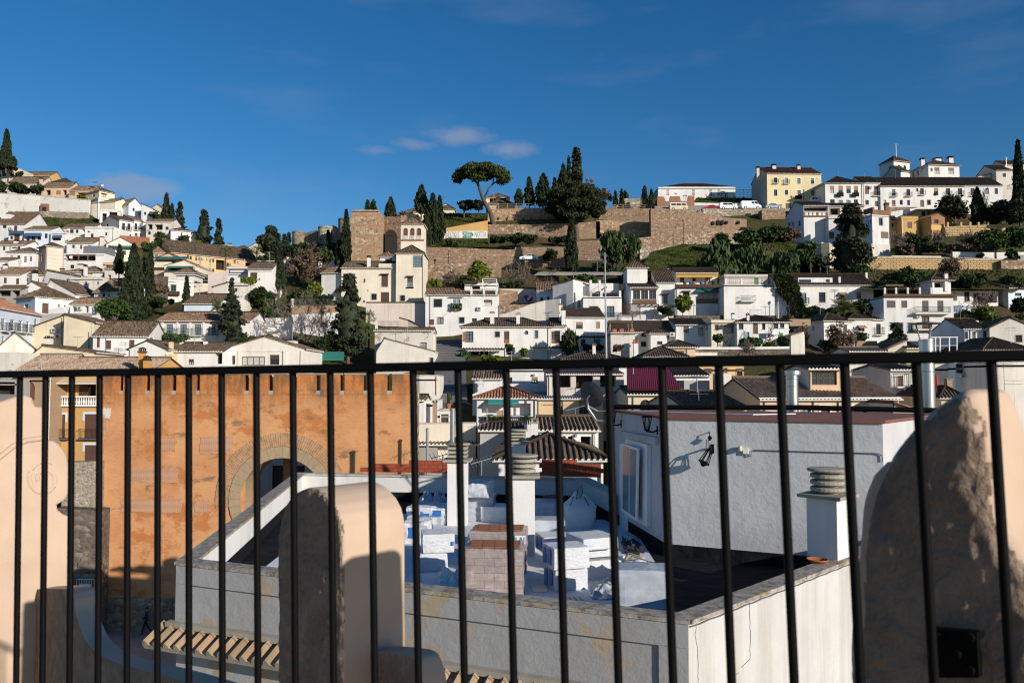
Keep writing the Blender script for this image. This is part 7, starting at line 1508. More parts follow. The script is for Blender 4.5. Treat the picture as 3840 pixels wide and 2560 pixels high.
def orange_mat(name,c1,c2,dark,zsplit=None):
 m,nt,b,N,L=newmat(name);co=tco(nt);c3,c4=(0.40,0.135,0.035),(0.52,0.20,0.06)
 col=ramp(nt,nz(nt,0.45,9,0.72,co),[(0.36,c1),(0.58,c2)])
 ctop=ramp(nt,nz(nt,0.6,8,0.7,co),[(0.36,c3),(0.6,c4)])
 sp=N.new('ShaderNodeSeparateXYZ');L.new(co,sp.inputs[0]);wb=nz(nt,0.5,7,0.7,co)
 mu=N.new('ShaderNodeMath');mu.operation='MULTIPLY_ADD';L.new(wb,mu.inputs[0]);mu.inputs[1].default_value=4.5;L.new(sp.outputs['Z'],mu.inputs[2])
 mr=N.new('ShaderNodeMapRange');L.new(mu.outputs[0],mr.inputs[0]);mr.inputs[1].default_value=zsplit+1.2;mr.inputs[2].default_value=zsplit+2.6
 col=mix(nt,mr.outputs[0],col,ctop)
 pk=ramp(nt,nz(nt,0.30,6,0.7,co,(1,1,1.4)),[(0.555,(0,0,0)),(0.62,(0.75,0.75,0.75))]);col=mix(nt,pk,col,c3)
 st=nz(nt,0.75,9,0.72,co,(0.7,0.7,1.6));col=mix(nt,ramp(nt,st,[(0.585,(0,0,0)),(0.65,(0.75,0.75,0.75))]),col,dark)
 dr=nz(nt,1.1,8,0.7,co,(1.4,1.4,0.4));m2=N.new('ShaderNodeMapRange');L.new(sp.outputs['Z'],m2.inputs[0]);m2.inputs[1].default_value=zsplit-1.2;m2.inputs[2].default_value=zsplit+1.5
 m3=N.new('ShaderNodeMath');m3.operation='MULTIPLY';L.new(m2.outputs[0],m3.inputs[0]);L.new(ramp(nt,dr,[(0.43,(0,0,0)),(0.56,(0.85,0.85,0.85))]),m3.inputs[1])
 col=mix(nt,m3.outputs[0],col,(0.10,0.075,0.05))
 fine=nz(nt,6,6,0.7,co,(0.35,0.35,2.0));col=mix(nt,ramp(nt,fine,[(0.52,(0,0,0)),(0.72,(0.35,0.35,0.35))]),col,tuple(x*0.7 for x in c1))
 L.new(col,b.inputs['Base Color']);b.inputs['Roughness'].default_value=0.95;b.inputs['Specular IOR Level'].default_value=0.15
 bump(nt,b,fine,0.45,0.08)
ZT_=at(1920,1478,52.0).z+16
orange_mat('gate_render',(0.48,0.225,0.10),(0.57,0.29,0.135),(0.17,0.11,0.065),ZT_)
brickmat('gate_brick',(0.36,0.15,0.09),(0.30,0.115,0.075),(0.50,0.31,0.19),bw=0.3,bh=0.075,ms=0.02)
plain('arch_brick',(0.40,0.235,0.125),0.95,var=0.3,vs=2.5)
plaster('gate_stone',(0.36,0.265,0.165),amt=0.4,dirt=(0.2,0.15,0.1),scale=0.8)
gx=lambda px:(px-1920)*K
gz=lambda py:at(1920,py,YG).z
ro=Vector((gx(950),YG+1.5,-16));gate=empty('castle_gate',ro,'orange plastered city gate with battlements and horseshoe arch','city gate')
xl,xr,cx,cz=gx(380),gx(1536),gx(1065),gz(1872);ri=155*K;zt=gz(1478);z0=-16.5
def arcpts(r,a0=-28,a1=208,n=40):return[(cx+r*math.cos(math.radians(a)),cz+r*math.sin(math.radians(a)))for a in[a0+(a1-a0)*i/n for i in range(n+1)]]
mb=MB(ro);P=lambda x,z,y=YG:Vector((x,y,z))
xj=ri*math.cos(math.radians(28))
mb.face([P(xl-0.5,z0),P(cx-xj,z0),P(cx-xj,zt),P(xl,zt)]);mb.face([P(cx+xj,z0),P(xr+0.2,z0),P(xr,zt),P(cx+xj,zt)])
ap=[p for p in arcpts(ri,0,180)];hi=[(cx+ri*math.cos(math.radians(a)),cz+ri*math.sin(math.radians(a)))for a in range(28,153,4)]
for(xa,za),(xb,zb)in zip(hi,hi[1:]):mb.face([P(xb,zb),P(xa,za),P(xa,zt),P(xb,zt)])
mb.face([P(xl-0.5,z0),P(xl,zt),P(xl,zt,YG+3),P(xl-0.5,z0,YG+3)]);mb.face([P(xr,zt),P(xr+0.2,z0),P(xr+0.2,z0,YG+3),P(xr,zt,YG+3)]);mb.face([P(xl,zt),P(xr,zt),P(xr,zt,YG+3),P(xl,zt,YG+3)])
mb.face([P(xl,zt,YG+3),P(cx-xj-0.4,zt,YG+3),P(cx-xj-0.4,z0,YG+3),P(xl-0.5,z0,YG+3)]);mb.face([P(cx+xj+0.4,zt,YG+3),P(xr,zt,YG+3),P(xr+0.2,z0,YG+3),P(cx+xj+0.4,z0,YG+3)])
mb.build('wall','gate_render',gate)
ib=MB(ro);ipt=[(cx+xj,z0)]+[(cx+ri*math.cos(math.radians(a)),cz+ri*math.sin(math.radians(a)))for a in range(-28,209,6)]+[(cx-xj,z0)]
ipt[0]=(ipt[1][0],z0);ipt[-1]=(ipt[-2][0],z0)
for(xa,za),(xb,zb)in zip(ipt,ipt[1:]):ib.face([P(xa,za),P(xb,zb),P(xb,zb,YG+3),P(xa,za,YG+3)])
ib.build('arch_passage','gate_stone',gate)
def ring(r0,r1,y,name,mat,n=60,a0=-26,a1=206):
 r=MB(ro)
 for i in range(n):
  a,c=math.radians(a0+(a1-a0)*i/n),math.radians(a0+(a1-a0)*(i+1)/n-(0.15 if mat=='gate_brick' else 0.25))
  j=R.uniform(0,0.02)
  q=[P(cx+r0*math.cos(a),cz+r0*math.sin(a),y-j),P(cx+r1*math.cos(a),cz+r1*math.sin(a),y-j),P(cx+r1*math.cos(c),cz+r1*math.sin(c),y-j),P(cx+r0*math.cos(c),cz+r0*math.sin(c),y-j)]
  r.prism(q,(0,y*0+0.3,0))
 return r.build(name,mat,gate)
ring(ri-0.02,196*K,YG-0.10,'stone_arch_ring','gate_stone',26);ring(197*K,247*K,YG-0.05,'brick_arch_ring','arch_brick',90,-8,188)
zg=gz(1404)
for i,(a,b_)in enumerate(((383,449),(466,547),(566,645),(664,737),(752,826),(843,917),(936,1007),(1027,1098),(1115,1186),(1204,1275),(1294,1362),(1385,1451),(1472,1534))):
 m_=MB(ro);m_.box(gx(a),gx(b_),YG-0.05,YG+0.9,zt+0.002,zg);o_=m_.build('merlon','gate_render',gate)
 c_=MB(ro);c_.box(gx(a)-0.03,gx(b_)+0.03,YG-0.08,YG+0.93,zg+0.002,zg+0.09);c_.build('merlon_cap','concrete',o_)
for a,b_ in((449,466),(547,566),(645,664),(737,752),(826,843),(917,936),(1007,1027),(1098,1115),(1186,1204),(1275,1294),(1362,1385),(1451,1472)):
 m_=MB(ro);m_.box(gx(a)+0.01,gx(b_)-0.01,YG-0.03,YG+0.6,zt+0.003,gz(1464));m_.build('crenel_sill','concrete',gate)
def rough_patch(x0,x1,y0,y1,mat,name,d=0.035):
 pts=[];n=7
 for i in range(n):pts.append((x0+(x1-x0)*i/n+R.uniform(-2,2),y1+R.uniform(-4,4)))
 for i in range(4):pts.append((x1+R.uniform(-5,5),y1+(y0-y1)*i/4))
 for i in range(n):pts.append((x1+(x0-x1)*i/n,y0+R.uniform(-4,4)))
 for i in range(4):pts.append((x0+R.uniform(-5,5),y0+(y1-y0)*i/4))
 m_=MB(ro);m_.prism([P(gx(x),gz(y),YG-d)for x,y in pts],(0,d-0.003,0));m_.build(name,mat,gate)
for q in((605,668,1642,1692),(760,880,1637,1700),(500,676,1756,1810),(468,694,1868,1922),(742,800,1876,1920),(383,404,1566,1650),):rough_patch(*q,'gate_brick','brick_patch')
rough_patch(383,420,1532,1566,'white_old','plaster_patch');rough_patch(388,700,2240,2390,'rubble_red','stone_base',0.06)
eg=MB(ro);eg.box(xr-0.02,xr+0.32,YG+0.1,YG+2.9,z0,gz(1440));eg.build('rough_edge','rubble_pale',gate)
h=H('shaded white house seen through the arch of the orange gate',860,1300,1690,2200,62,D=6,wall='white2',roof=('flat',),ops='d 1020 1062 1745 1860 dk;d 1110 1142 1745 1860 dk',bury=6)
tag(MB(at(1010,1760,55)).build('x','bark'),None);bpy.data.objects.remove(bpy.data.objects['x'])
pj=MB(at(1000,2000,56));pj.obox((gx(1002),56,-16),(0.5,0,0),(0,0.5,0),(0,0,13.5));tag(pj.build('inner_pier','gate_stone'),'tall stone pier standing inside the arch of the orange gate','pier')
fence('white metal barrier with panel beside the orange gate',286,352,2170,2225,50,'white_metal',step=0.14)
pbox('blank white notice panel on the metal barrier beside the gate',296,338,2188,2214,49.9,0.04,'white','notice_panel','sign')
bare('pale pruned tree beside the orange gate',300,2085,2200,90,50.5,lev=3,mat='bark_grey',rk=0.9)
person('person in navy jacket striding along the shaded street below the gate',onz(548,2378,-16),1.76,math.radians(105),'walk','cloth_navy','cloth_dark')
ZC,ZF=-3.6,-4.6;UP=Vector((0,0,1))
A=onz(668,2104,ZC);B=onz(2582,2322,ZC);C=onz(3200,2087,ZC);C2=B+(C-B)*2.2;D=onz(1113,1771,ZC);E=onz(2205,1790,ZC);G=onz(2330,1850,ZC)
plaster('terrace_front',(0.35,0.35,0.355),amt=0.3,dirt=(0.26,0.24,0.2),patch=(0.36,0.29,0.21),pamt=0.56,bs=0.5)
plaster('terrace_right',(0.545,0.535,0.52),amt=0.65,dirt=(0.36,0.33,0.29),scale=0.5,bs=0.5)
plaster('hut_wall',(0.52,0.525,0.535),amt=0.45,dirt=(0.40,0.38,0.36),scale=0.6,bs=0.55)
m,nt,b,N,L=newmat('coping_lichen');co=tco(nt)
col=ramp(nt,nz(nt,5,8,0.75,co),[(0.38,(0.10,0.09,0.08)),(0.5,(0.30,0.26,0.22)),(0.62,(0.42,0.38,0.33))])
col=mix(nt,ramp(nt,nz(nt,1.1,7,0.75,co),[(0.55,(0,0,0)),(0.64,(0.85,0.85,0.85))]),col,(0.26,0.19,0.05));L.new(col,b.inputs['Base Color'])
b.inputs['Roughness'].default_value=0.95;bump(nt,b,nz(nt,14,8,0.75,co),0.6,0.03)
m,nt,b,N,L=newmat('membrane');co=tco(nt);L.new(ramp(nt,nz(nt,2.5,7,0.7,co,(1,4,1)),[(0.4,(0.004,0.0045,0.006)),(0.68,(0.020,0.021,0.025))]),b.inputs['Base Color']);b.inputs['Roughness'].default_value=0.85;b.inputs['Specular IOR Level'].default_value=0.1;bump(nt,b,nz(nt,3,5,0.6,co),0.5,0.03)
plain('insulation',(0.62,0.64,0.68),0.8,var=0.06,vs=1.5)
tb=empty('terrace_building',(0,20,-16),'near building with flat roof terrace behind grey and white parapet walls','building');tro=tb.location
def inn(P0,P1):
 d=(P1-P0);d.z=0;d.normalize();return Vector((-d.y,d.x,0))
def para(P0,P1,name,mout,th=0.28,zlow=-16.5,inner='white',flip=1):
 """one parapet: outer wall down to the street, inner face to the roof, coping on top"""
 n=inn(P0,P1)*flip;q=UP*(ZC-0.06);z=lambda p,h_:Vector((p.x,p.y,h_))
 o_=MB(tro);o_.face([z(P0,zlow),z(P1,zlow),z(P1,ZC-0.06),z(P0,ZC-0.06)]);w=o_.build(name,mout,tb)
 i_=MB(tro);a,c=P0+n*th,P1+n*th;i_.face([z(c,ZF),z(a,ZF),z(a,ZC-0.06),z(c,ZC-0.06)]);i_.build('parapet_inner_face',inner,w)
 s_=MB(tro);s_.face([z(c-n*0.0,ZF)+n*0.012,z(a,ZF)+n*0.012,z(a,ZF+0.35)+n*0.012,z(c,ZF+0.35)+n*0.012]);s_.build('membrane_upstand','membrane',w)
 return w
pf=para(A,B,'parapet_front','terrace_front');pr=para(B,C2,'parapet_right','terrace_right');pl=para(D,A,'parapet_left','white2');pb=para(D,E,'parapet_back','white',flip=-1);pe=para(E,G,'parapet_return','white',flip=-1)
def coping(P0,P1,w,mat='coping_lichen',flip=1,o=0.06,dz=0.0,th=0.06,sl=7):
 d=(P1-P0);L=d.length;d=d/L;n=inn(P0,P1)*flip;c=MB(tro);k=max(1,round(L/(sl/4)))
 for i in range(k):c.obox(P0-n*o+d*(L*i/k+0.004)+UP*(-0.06+dz),d*(L/k-0.008),n*(th*0+0.28+2*o),UP*(th+R.uniform(0,0.004)))
 return c.build('coping',mat,w)
coping(A-(B-A).normalized()*0.05,B+(B-A).normalized()*0.02,pf);coping(B,C2,pr,dz=-0.003);coping(D,A,pl,dz=-0.004);coping(D,E,pb,flip=-1,mat='coping');coping(E,G,pe,flip=-1,mat='coping',dz=-0.003)
fl=MB(tro);z=lambda p,h_:Vector((p.x,p.y,h_))
fl.face([z(p,ZF)for p in(A,B,C2,C2+Vector((-3,14,0)),G+Vector((0.5,0,0)),E,D)]);fl.build('roof_floor','membrane',tb)
f2=MB(tro);q=[onz(1450,2290,ZF),onz(2560,2420,ZF),onz(2470,2130,ZF),onz(2395,2010,ZF),onz(2300,1950,ZF),onz(1480,1925,ZF),onz(1180,1980,ZF),onz(900,2200,ZF)];f2.face([p+UP*0.012 for p in q]);f2.build('insulation_boards','insulation',tb)
nf=inn(A,B);df=(B-A).normalized();Lf=(B-A).length
fr=MB(tro);fr.obox(A-nf*0.05-UP*0.42,df*Lf,nf*0.047,UP*0.35);fr.obox(A-nf*0.05-UP*1.32,df*0.34,nf*0.047,UP*0.895);fr.obox(B-nf*0.05-df*0.45-UP*3.5,df*0.45,nf*0.047,UP*3.075);fr.build('raised_frame','terrace_front',pf)
T0=Vector((A.x,A.y,-4.86))-df*0.35;cn=MB(tro)
cn.obox(T0+nf*0.0-nf*0.16+df*0.2,df*(Lf+0.2),nf*0.155,UP*0.1,2)
e0=T0-nf*0.52-UP*0.26
roof_slope(cn,e0,df,nf*0.52+UP*0.26,Lf+0.5,[(0,0.56),(Lf+0.5,0.56)],0.27,h=1.35)
tilemat('tile_near',[(0.26,0.18,0.115),(0.36,0.26,0.165),(0.33,0.19,0.125),(0.40,0.31,0.21)],lichen=0.3);cn.build('tiled_cornice',['tile_near','concrete','concrete'],tb)
nr=inn(B,C2);dr=(C2-B).normalized();cb=MB(tro)
cb.tube([B-nr*0.03-UP*(0.10+0.012*(i%2))+dr*(0.28*i)for i in range(34)],0.011,5);cb.build('cable','iron_grey',pr)
def crack(pts,r=0.008):
 c=MB(tro);Q=[onplane(x,y,B-nr*0.003,nr)for x,y in pts];V=[]
 for a,b_ in zip(Q,Q[1:]):
  for k in range(6):V.append(a.lerp(b_,k/6)+dr*R.uniform(-0.012,0.012))
 c.tube(V+[Q[-1]],r,3);c.build('crack','dark_stone',pr)
crack([(2612,2326),(2608,2380),(2616,2430),(2618,2500),(2617,2570)],0.005);crack([(2810,2233),(2812,2300),(2814,2400),(2812,2470),(2780,2500)],0.007);crack([(2770,2520),(2735,2548)],0.004)
FL=onz(2500,2085,ZF);e=Vector((math.cos(math.radians(25)),-math.sin(math.radians(25)),0));nn=Vector((e.y,-e.x,0));ZH=at(2500,1570,FL.y).z
r_=ray(3312,1700);tt=(FL.x*r_.y-FL.y*r_.x)/(e.y*r_.x-e.x*r_.y);FR=FL+e*tt;BL=onz(2304,1958,ZF);dl=(BL-FL);BR=FR+Vector((0.66,0.75,0))*5.5
hut=empty('roof_hut',FL.lerp(BR,0.5),'white plastered roof hut with red brown roof edge, wall lanterns and window','roof hut');hro=hut.location
w=MB(hro)
for P0,P1 in((FL,FR),(FR,BR),(BR,BL),(BL,FL)):w.face([z(P0,ZF),z(P1,ZF),z(P1,ZH),z(P0,ZH)])
w.build('wall','hut_wall',hut)
rf=MB(hro);plain('roof_paint',(0.19,0.075,0.055),0.8,var=0.2,vs=1.5)
rr=[FL+(nn-e*1)*0.06,FR+(nn+e)*0.06,BR+e*0.06,BL-e*0.06];q0=[z(p,ZH)for p in rr];q1=[z(p,ZH+0.07)for p in rr]
rf.face(q1);rf.face(list(reversed(q0)))
for i in range(4):rf.face([q0[i],q0[(i+1)%4],q1[(i+1)%4],q1[i]])
rf.build('roof','roof_paint',hut)
lip=MB(hro);lip.tube([z(BL,ZH+0.16),z(BL.lerp(BR,0.3),ZH+0.17),z(BL.lerp(BR,0.6),ZH+0.2),z(BR,ZH+0.15)],0.09,6);lip.build('roof_kerb','iron',hut)
cb=MB(hro);cb.tube([z(BL.lerp(FL,0.3),ZH+0.09),z(FL.lerp(BR,0.3),ZH+0.09),z(FL.lerp(BR,0.45),ZH+0.1),z(BL.lerp(BR,0.45),ZH+0.1)],0.014,5);cb.build('roof_cable','white_metal',hut)
us=MB(hro);
for P0,P1,n_ in((FL,FR,nn),(BL,FL,Vector((dl.y,-dl.x,0)).normalized())):
 if n_.dot(Vector((-1,-1,0)))<0 and P0 is BL:n_=-n_
 us.face([z(P0,ZF)+n_*0.01,z(P1,ZF)+n_*0.01,z(P1,ZF+0.33)+n_*0.01,z(P0,ZF+0.33)+n_*0.01])
us.build('membrane_upstand','membrane',hut)
HF=lambda x,y,d=0.0:onplane(x,y,FL+nn*d,nn)
nl=Vector((dl.y,-dl.x,0)).normalized();nl=nl if nl.x<0 else-nl;HL=lambda x,y,d=0.0:onplane(x,y,FL+nl*d,nl)
def quadbox(pts,n_,d,name,mat,par,th=0.04):
 m_=MB(hro);m_.prism([p+n_*d for p in pts],-n_*th);return m_.build(name,mat,par)
win=quadbox([HL(2358,1930),HL(2442,1975),HL(2442,1665),HL(2358,1645)],nl,0.12,'window_frame','white_metal',hut,0.118)
lf=MB(hro);hinge=HL(2362,1800,0.14);
quadbox([HL(2366,1915),HL(2425,1950),HL(2430,1680),HL(2366,1660)],nl,0.30,'casement','white_metal',hut,0.05);gl_=quadbox([HL(2371,1905),HL(2420,1938),HL(2425,1688),HL(2371,1670)],nl,0.305,'pane','glass_pale',hut,0.006)
for x in(2396,):quadbox([HL(x,1920),HL(x+2,1921),HL(x+3,1680),HL(x+1,1680)],nl,0.312,'mullion','white_metal',hut,0.01)
dd=quadbox([HL(2326,1975),HL(2357,2010),HL(2357,1672),HL(2326,1662)],nl,0.03,'door','white_metal',hut,0.03);quadbox([HL(2343,1850),HL(2356,1852),HL(2356,1846),HL(2343,1844)],nl,0.09,'door_handle','iron',dd,0.03)
quadbox([HL(2334,1640),HL(2470,1668),HL(2470,1640),HL(2334,1615)],nl,0.10,'lintel','hut_wall',hut,0.098)
def lantern(label,c,n_,up=1,tilt=Vector((0,0,0)),s=1.0):
 root=empty('wall_lantern',c,label,'lantern','lanterns on the roof hut');q=MB(c);o_=c+n_*0.30*s
 q.tube([c,c+n_*0.12*s-UP*0.05*up,c+n_*0.24*s-UP*0.04*up,o_],0.025*s,6);q.obox(c-UP*0.12*s-n_.cross(UP)*0.04,n_.cross(UP)*0.08,n_*0.02,UP*0.24*s);q.build('bracket','iron',root)
 l=MB(c);ax=(UP*up+tilt).normalized();b0=o_;b1=o_+ax*0.36*s;t1=n_.cross(ax).normalized();t2=t1.cross(ax)
 for i in range(6):
  a=i*math.pi/3;d_=t1*math.cos(a)+t2*math.sin(a);l.tube([b0+d_*0.06*s,b1+d_*0.13*s],0.012*s,4)
 for f_,r_ in((b0,0.065),(b1,0.135),(b1+ax*0.02,0.14)):l.tube([f_+(t1*math.cos(i*math.pi/3)+t2*math.sin(i*math.pi/3))*r_*s for i in range(7)],0.014*s,4)
 if up<0:l.tube([b1,b1+ax*0.12*s],[0.14*s,0.03*s],8)
 l.tube([b0-ax*0.05*s,b0+ax*0.02*s],[0.03*s,0.065*s],8);l.build('cage','iron',root)
lantern('black upright wall lantern at the far corner of the hut',HL(2330,1588),nl);lantern('black upright wall lantern above the hut window',HL(2466,1612),nl)
lantern('dangling black lantern upside down on the sunny hut wall',HF(2672,1682),nn,-1,-e*0.5);
sw=empty('wall_switch',HF(2664,1628),'small broken bracket above the dangling lantern','bracket');q=MB(sw.location);q.tube([HF(2660,1620,0.0),HF(2660,1622,0.12),HF(2664,1640,0.14)],0.015,5);q.lathe(HF(2662,1640,0.14),[(0.02,-0.08),(0.06,0),(0.02,0.05)],8);q.tube([HF(2657,1645,0.02),HF(2656,1690,0.02),HF(2640,1680,0.02)],0.008,4);q.build('bracket_arm','iron',sw)
jb=empty('junction_box',HF(2797,1690),'white junction box with yellow cap on the hut wall','junction box');q=MB(jb.location);c0=HF(2788,1700,0.0);q.obox(c0,e*0.14,nn*0.07,UP*0.14);q.build('box','white_metal',jb)
q=MB(jb.location);q.lathe(HF(2776,1690,0.08),[(0.05,0),(0.06,0.06),(0.055,0.11),(0.02,0.13)],10);q.build('cap','cream',jb)
q=MB(jb.location);q.tube([HF(2800,1700,0.03),HF(2806,1712,0.03),HF(2816,1708,0.03),HF(2818,1690,0.03),HF(2830,1687,0.03),HF(2900,1689,0.03),HF(3000,1692,0.03),HF(3100,1695,0.03),HF(3200,1697,0.03),HF(3290,1700,0.03),HF(3308,1706,0.03),HF(3310,1730,0.03)],0.013,5);q.build('cable','iron_grey',jb)
plain('dish_grey',(0.045,0.048,0.055),0.6)
c=at(2212,1482,24.5);sd=empty('satellite_dish',c,'grey satellite dish on a bent arm at the hut corner','satellite dish');disc(c,Vector((0.62,0.60,0.35)),0.44,'dish_grey',sd,c,'reflector')
q=MB(c);q.tube([z(BL,ZH-0.35),at(2235,1575,24.5),at(2205,1530,24.5),at(2200,1495,24.5),c],0.035,6);q.tube([z(BL,ZH+0.02),at(2240,1540,24.5),at(2207,1522,24.5)],0.018,5);q.build('arm','galv',sd)
q=MB(c);q.tube([c+Vector((0.15,0.1,-0.2)),c+Vector((0.62,0.2,0.1))],0.018,5);q.build('feed_arm','awn_yellow',sd)
def vent(label,px0,px1,yb,ytop,zb,sq=False,yaw=25):
 Pb=onz((px0+px1)/2,yb,zb);w_=(px1-px0)*Pb.y/F;c=Pb;zt_=at((px0+px1)/2,ytop,c.y).z
 root=empty('chimney',c,label,'chimney','white chimneys with concrete cowls on the roof terrace');ez=Vector((math.cos(math.radians(yaw)),-math.sin(math.radians(yaw)),0));ey=Vector((-ez.y,ez.x,0));h_=zt_-zb;zs=h_*0.0
 ws=w_*0.80;caph=w_*0.76;m_=MB(c);o_=c-ez*ws/2;m_.obox(o_,ez*ws,ey*ws,UP*(h_-caph));m_.build('shaft','white',root)
 k=MB(c);o2=c+ey*ws/2+UP*(h_-caph+0.002);s2=ws*0.72;k.obox(o2-ez*s2-ey*s2,ez*2*s2,ey*2*s2,UP*0.07)
 y_=h_-caph+0.075;rh=(caph-0.2)/3*0.62
 for i in range(3):
  z_=(h_-caph)+0.13+i*(caph-0.2)/3.0
  if sq:k.obox(c+ey*ws/2-ez*ws*0.5-ey*ws*0.5+UP*z_,ez*ws,ey*ws,UP*rh)
  else:k.lathe(c+ey*ws/2,[(ws*0.52,z_),(ws*0.55,z_+0.015),(ws*0.55,z_+rh-0.015),(ws*0.52,z_+rh)],24)
 k.lathe(c+ey*ws/2,[(ws*0.3,y_),(ws*0.3,h_-0.05)],10)
 k.lathe(c+ey*ws/2,[(ws*0.62,h_-0.07),(ws*0.66,h_-0.04),(ws*0.6,h_-0.01),(0.02,h_)],24);k.build('cowl','concrete',root)
vent('white chimney with square concrete cowl beside the hollow brick row',1668,1758,1972,1662,ZF,True,2);vent('white chimney with round concrete cowl behind the brick pallets',1904,2016,2085,1706,ZF,False,2)
vent('smaller white chimney directly behind the round cowl chimney',1908,1978,1800,1610,ZC,True,2);vent('white chimney with round concrete cowl on the right parapet',3012,3156,2092,1757,ZC,False,46)
sc_=MB(onz(3066,2108,ZC));sc_.lathe(onz(3066,2108,ZC),[(0.14,0.004),(0.19,0.05),(0.215,0.075),(0.20,0.075),(0.17,0.045),(0.12,0.02)],24);tag(sc_.build('plant_saucer','terracotta',smooth=True),'terracotta plant saucer on the right parapet coping','saucer')
def flue(label,px,w_,yt,yb,Y,hat=False):
 b_=at(px,yb,Y);t_=at(px,yt,Y);r_=w_/2*Y/F;h_=t_.z-b_.z;root=empty('steel_flue',b_,label,'flue pipe');m_=MB(b_);m_.lathe(b_,[(r_,-2),(r_,h_*0.60),(r_*1.04,h_*0.605),(r_*1.04,h_*0.63),(r_,h_*0.635),(r_,h_*0.8),(r_*1.08,h_*0.81),(r_*1.08,h_*0.84),(r_,h_*0.85),(r_,h_*0.9)]if not hat else[(r_,-2),(r_,h_*0.5),(r_*1.04,h_*0.505),(r_*1.04,h_*0.52),(r_,h_*0.525),(r_,h_*0.97),(r_*1.05,h_*0.975),(r_*1.05,h_)],28);m_.build('pipe','steel',root,smooth=False)
 k=MB(b_)
 if hat:
  for a in(0.5,2.6,4.7):d_=Vector((math.cos(a),math.sin(a),0));k.tube([b_+UP*h_+d_*r_*0.8,b_+UP*(h_+r_*2.2)+d_*r_*1.3],r_*0.1,5)
  k.lathe(b_+UP*(h_+r_*2.2),[(r_*2.1,0),(r_*2.15,0.03),(0.05,r_*0.35)],24);k.build('rain_hat','iron_grey',root)
 else:k.lathe(b_,[(r_*0.9,h_*0.9),(r_*1.5,h_*0.905),(r_*1.5,h_*1.0),(r_*1.4,h_*1.005)],28);k.build('cap','steel',root)
flue('short shiny steel flue with drum cap behind the hut roof',2972,44,1390,1545,26);flue('tall shiny steel flue with flat rain hat right of the hut',3480,52,1272,1520,27,True)
brickmat('hollow_brick',(0.40,0.085,0.045),(0.32,0.065,0.035),(0.16,0.04,0.025),bw=0.05,bh=0.3,ms=0.006,off=0)
db=(E-D).normalized();nb_=0
def hbrick(c,d_,group,lab):
 m_=MB(c);n_=Vector((-d_.y,d_.x,0));m_.obox(c,d_*0.325,n_*0.2,UP*0.155);tag(m_.build('hollow_brick','hollow_brick'),lab,'brick',group)
P0=onz(1350,1769,ZC)
for row,(a,b_)in enumerate(((0,11),(1.5,11),(6,10.5))):
 i=a
 while i<b_:
  hbrick(P0+db*(0.334*i)+UP*(0.006+0.16*row)+Vector((0,0.02*R.random(),0)),db,'hollow bricks stacked along the sunny back parapet','red hollow brick in the sunlit row on the back parapet');i+=1
P1=onz(2022,1786,ZC)
for row in range(4):
 for i in range(7 if row<3 else 4):hbrick(P1+db*(0.334*(i+0.3*(row%2)))+UP*(0.006+0.16*row),db,'hollow bricks stacked on the shaded back parapet','dark red hollow brick in the shaded stack beside the hut')
P2=onz(3165,2098,ZC)+Vector((0.2,0.5,0))
for row in range(4):hbrick(P2+UP*(0.01+0.16*row),Vector((0.7,0.7,0)),'hollow bricks behind the right chimney','red hollow brick stacked behind the chimney on the right parapet')
m,nt,b,N,L=newmat('wrap_white');co=tco(nt);L.new(ramp(nt,nz(nt,2,5,0.6,co),[(0.3,(0.62,0.64,0.68)),(0.7,(0.76,0.77,0.79))]),b.inputs['Base Color']);b.inputs['Roughness'].default_value=0.32;bump(nt,b,nz(nt,6,8,0.75,co,(1.0,1.0,2.2)),0.9,0.07)
m,nt,b,N,L=newmat('wrap_brick');co=tco(nt);mp=N.new('ShaderNodeMapping');mp.inputs['Rotation'].default_value=(math.radians(-90),0,0);L.new(co,mp.inputs['Vector']);br=N.new('ShaderNodeTexBrick');L.new(mp.outputs[0],br.inputs['Vector']);br.inputs['Scale'].default_value=1;br.inputs['Brick Width'].default_value=0.42;br.inputs['Row Height'].default_value=0.155;br.inputs['Mortar Size'].default_value=0.006
for k_,c_ in(('Color1',(0.35,0.275,0.25,1)),('Color2',(0.29,0.24,0.225,1)),('Mortar',(0.22,0.15,0.14,1))):br.inputs[k_].default_value=c_
L.new(mix(nt,ramp(nt,nz(nt,3,7,0.7,co,(1,1,2)),[(0.5,(0,0,0)),(0.7,(0.6,0.6,0.6))]),br.outputs['Color'],(0.55,0.50,0.50)),b.inputs['Base Color']);b.inputs['Roughness'].default_value=0.25;bump(nt,b,nz(nt,7,6,0.7,co),0.6,0.03)
brickmat('brick_top',(0.42,0.17,0.075),(0.36,0.14,0.065),(0.16,0.07,0.04),bw=0.26,bh=0.3,ms=0.01,axis='XY',off=0)
plain('print_blue',(0.03,0.16,0.45),0.4);plain('wrap_grey',(0.40,0.43,0.48),0.3,var=0.2,vs=3);plain('bag_white',(0.68,0.69,0.70),0.7,var=0.08);plain('strap',(0.16,0.14,0.05),0.7);plain('bag_red',(0.32,0.05,0.06),0.6)
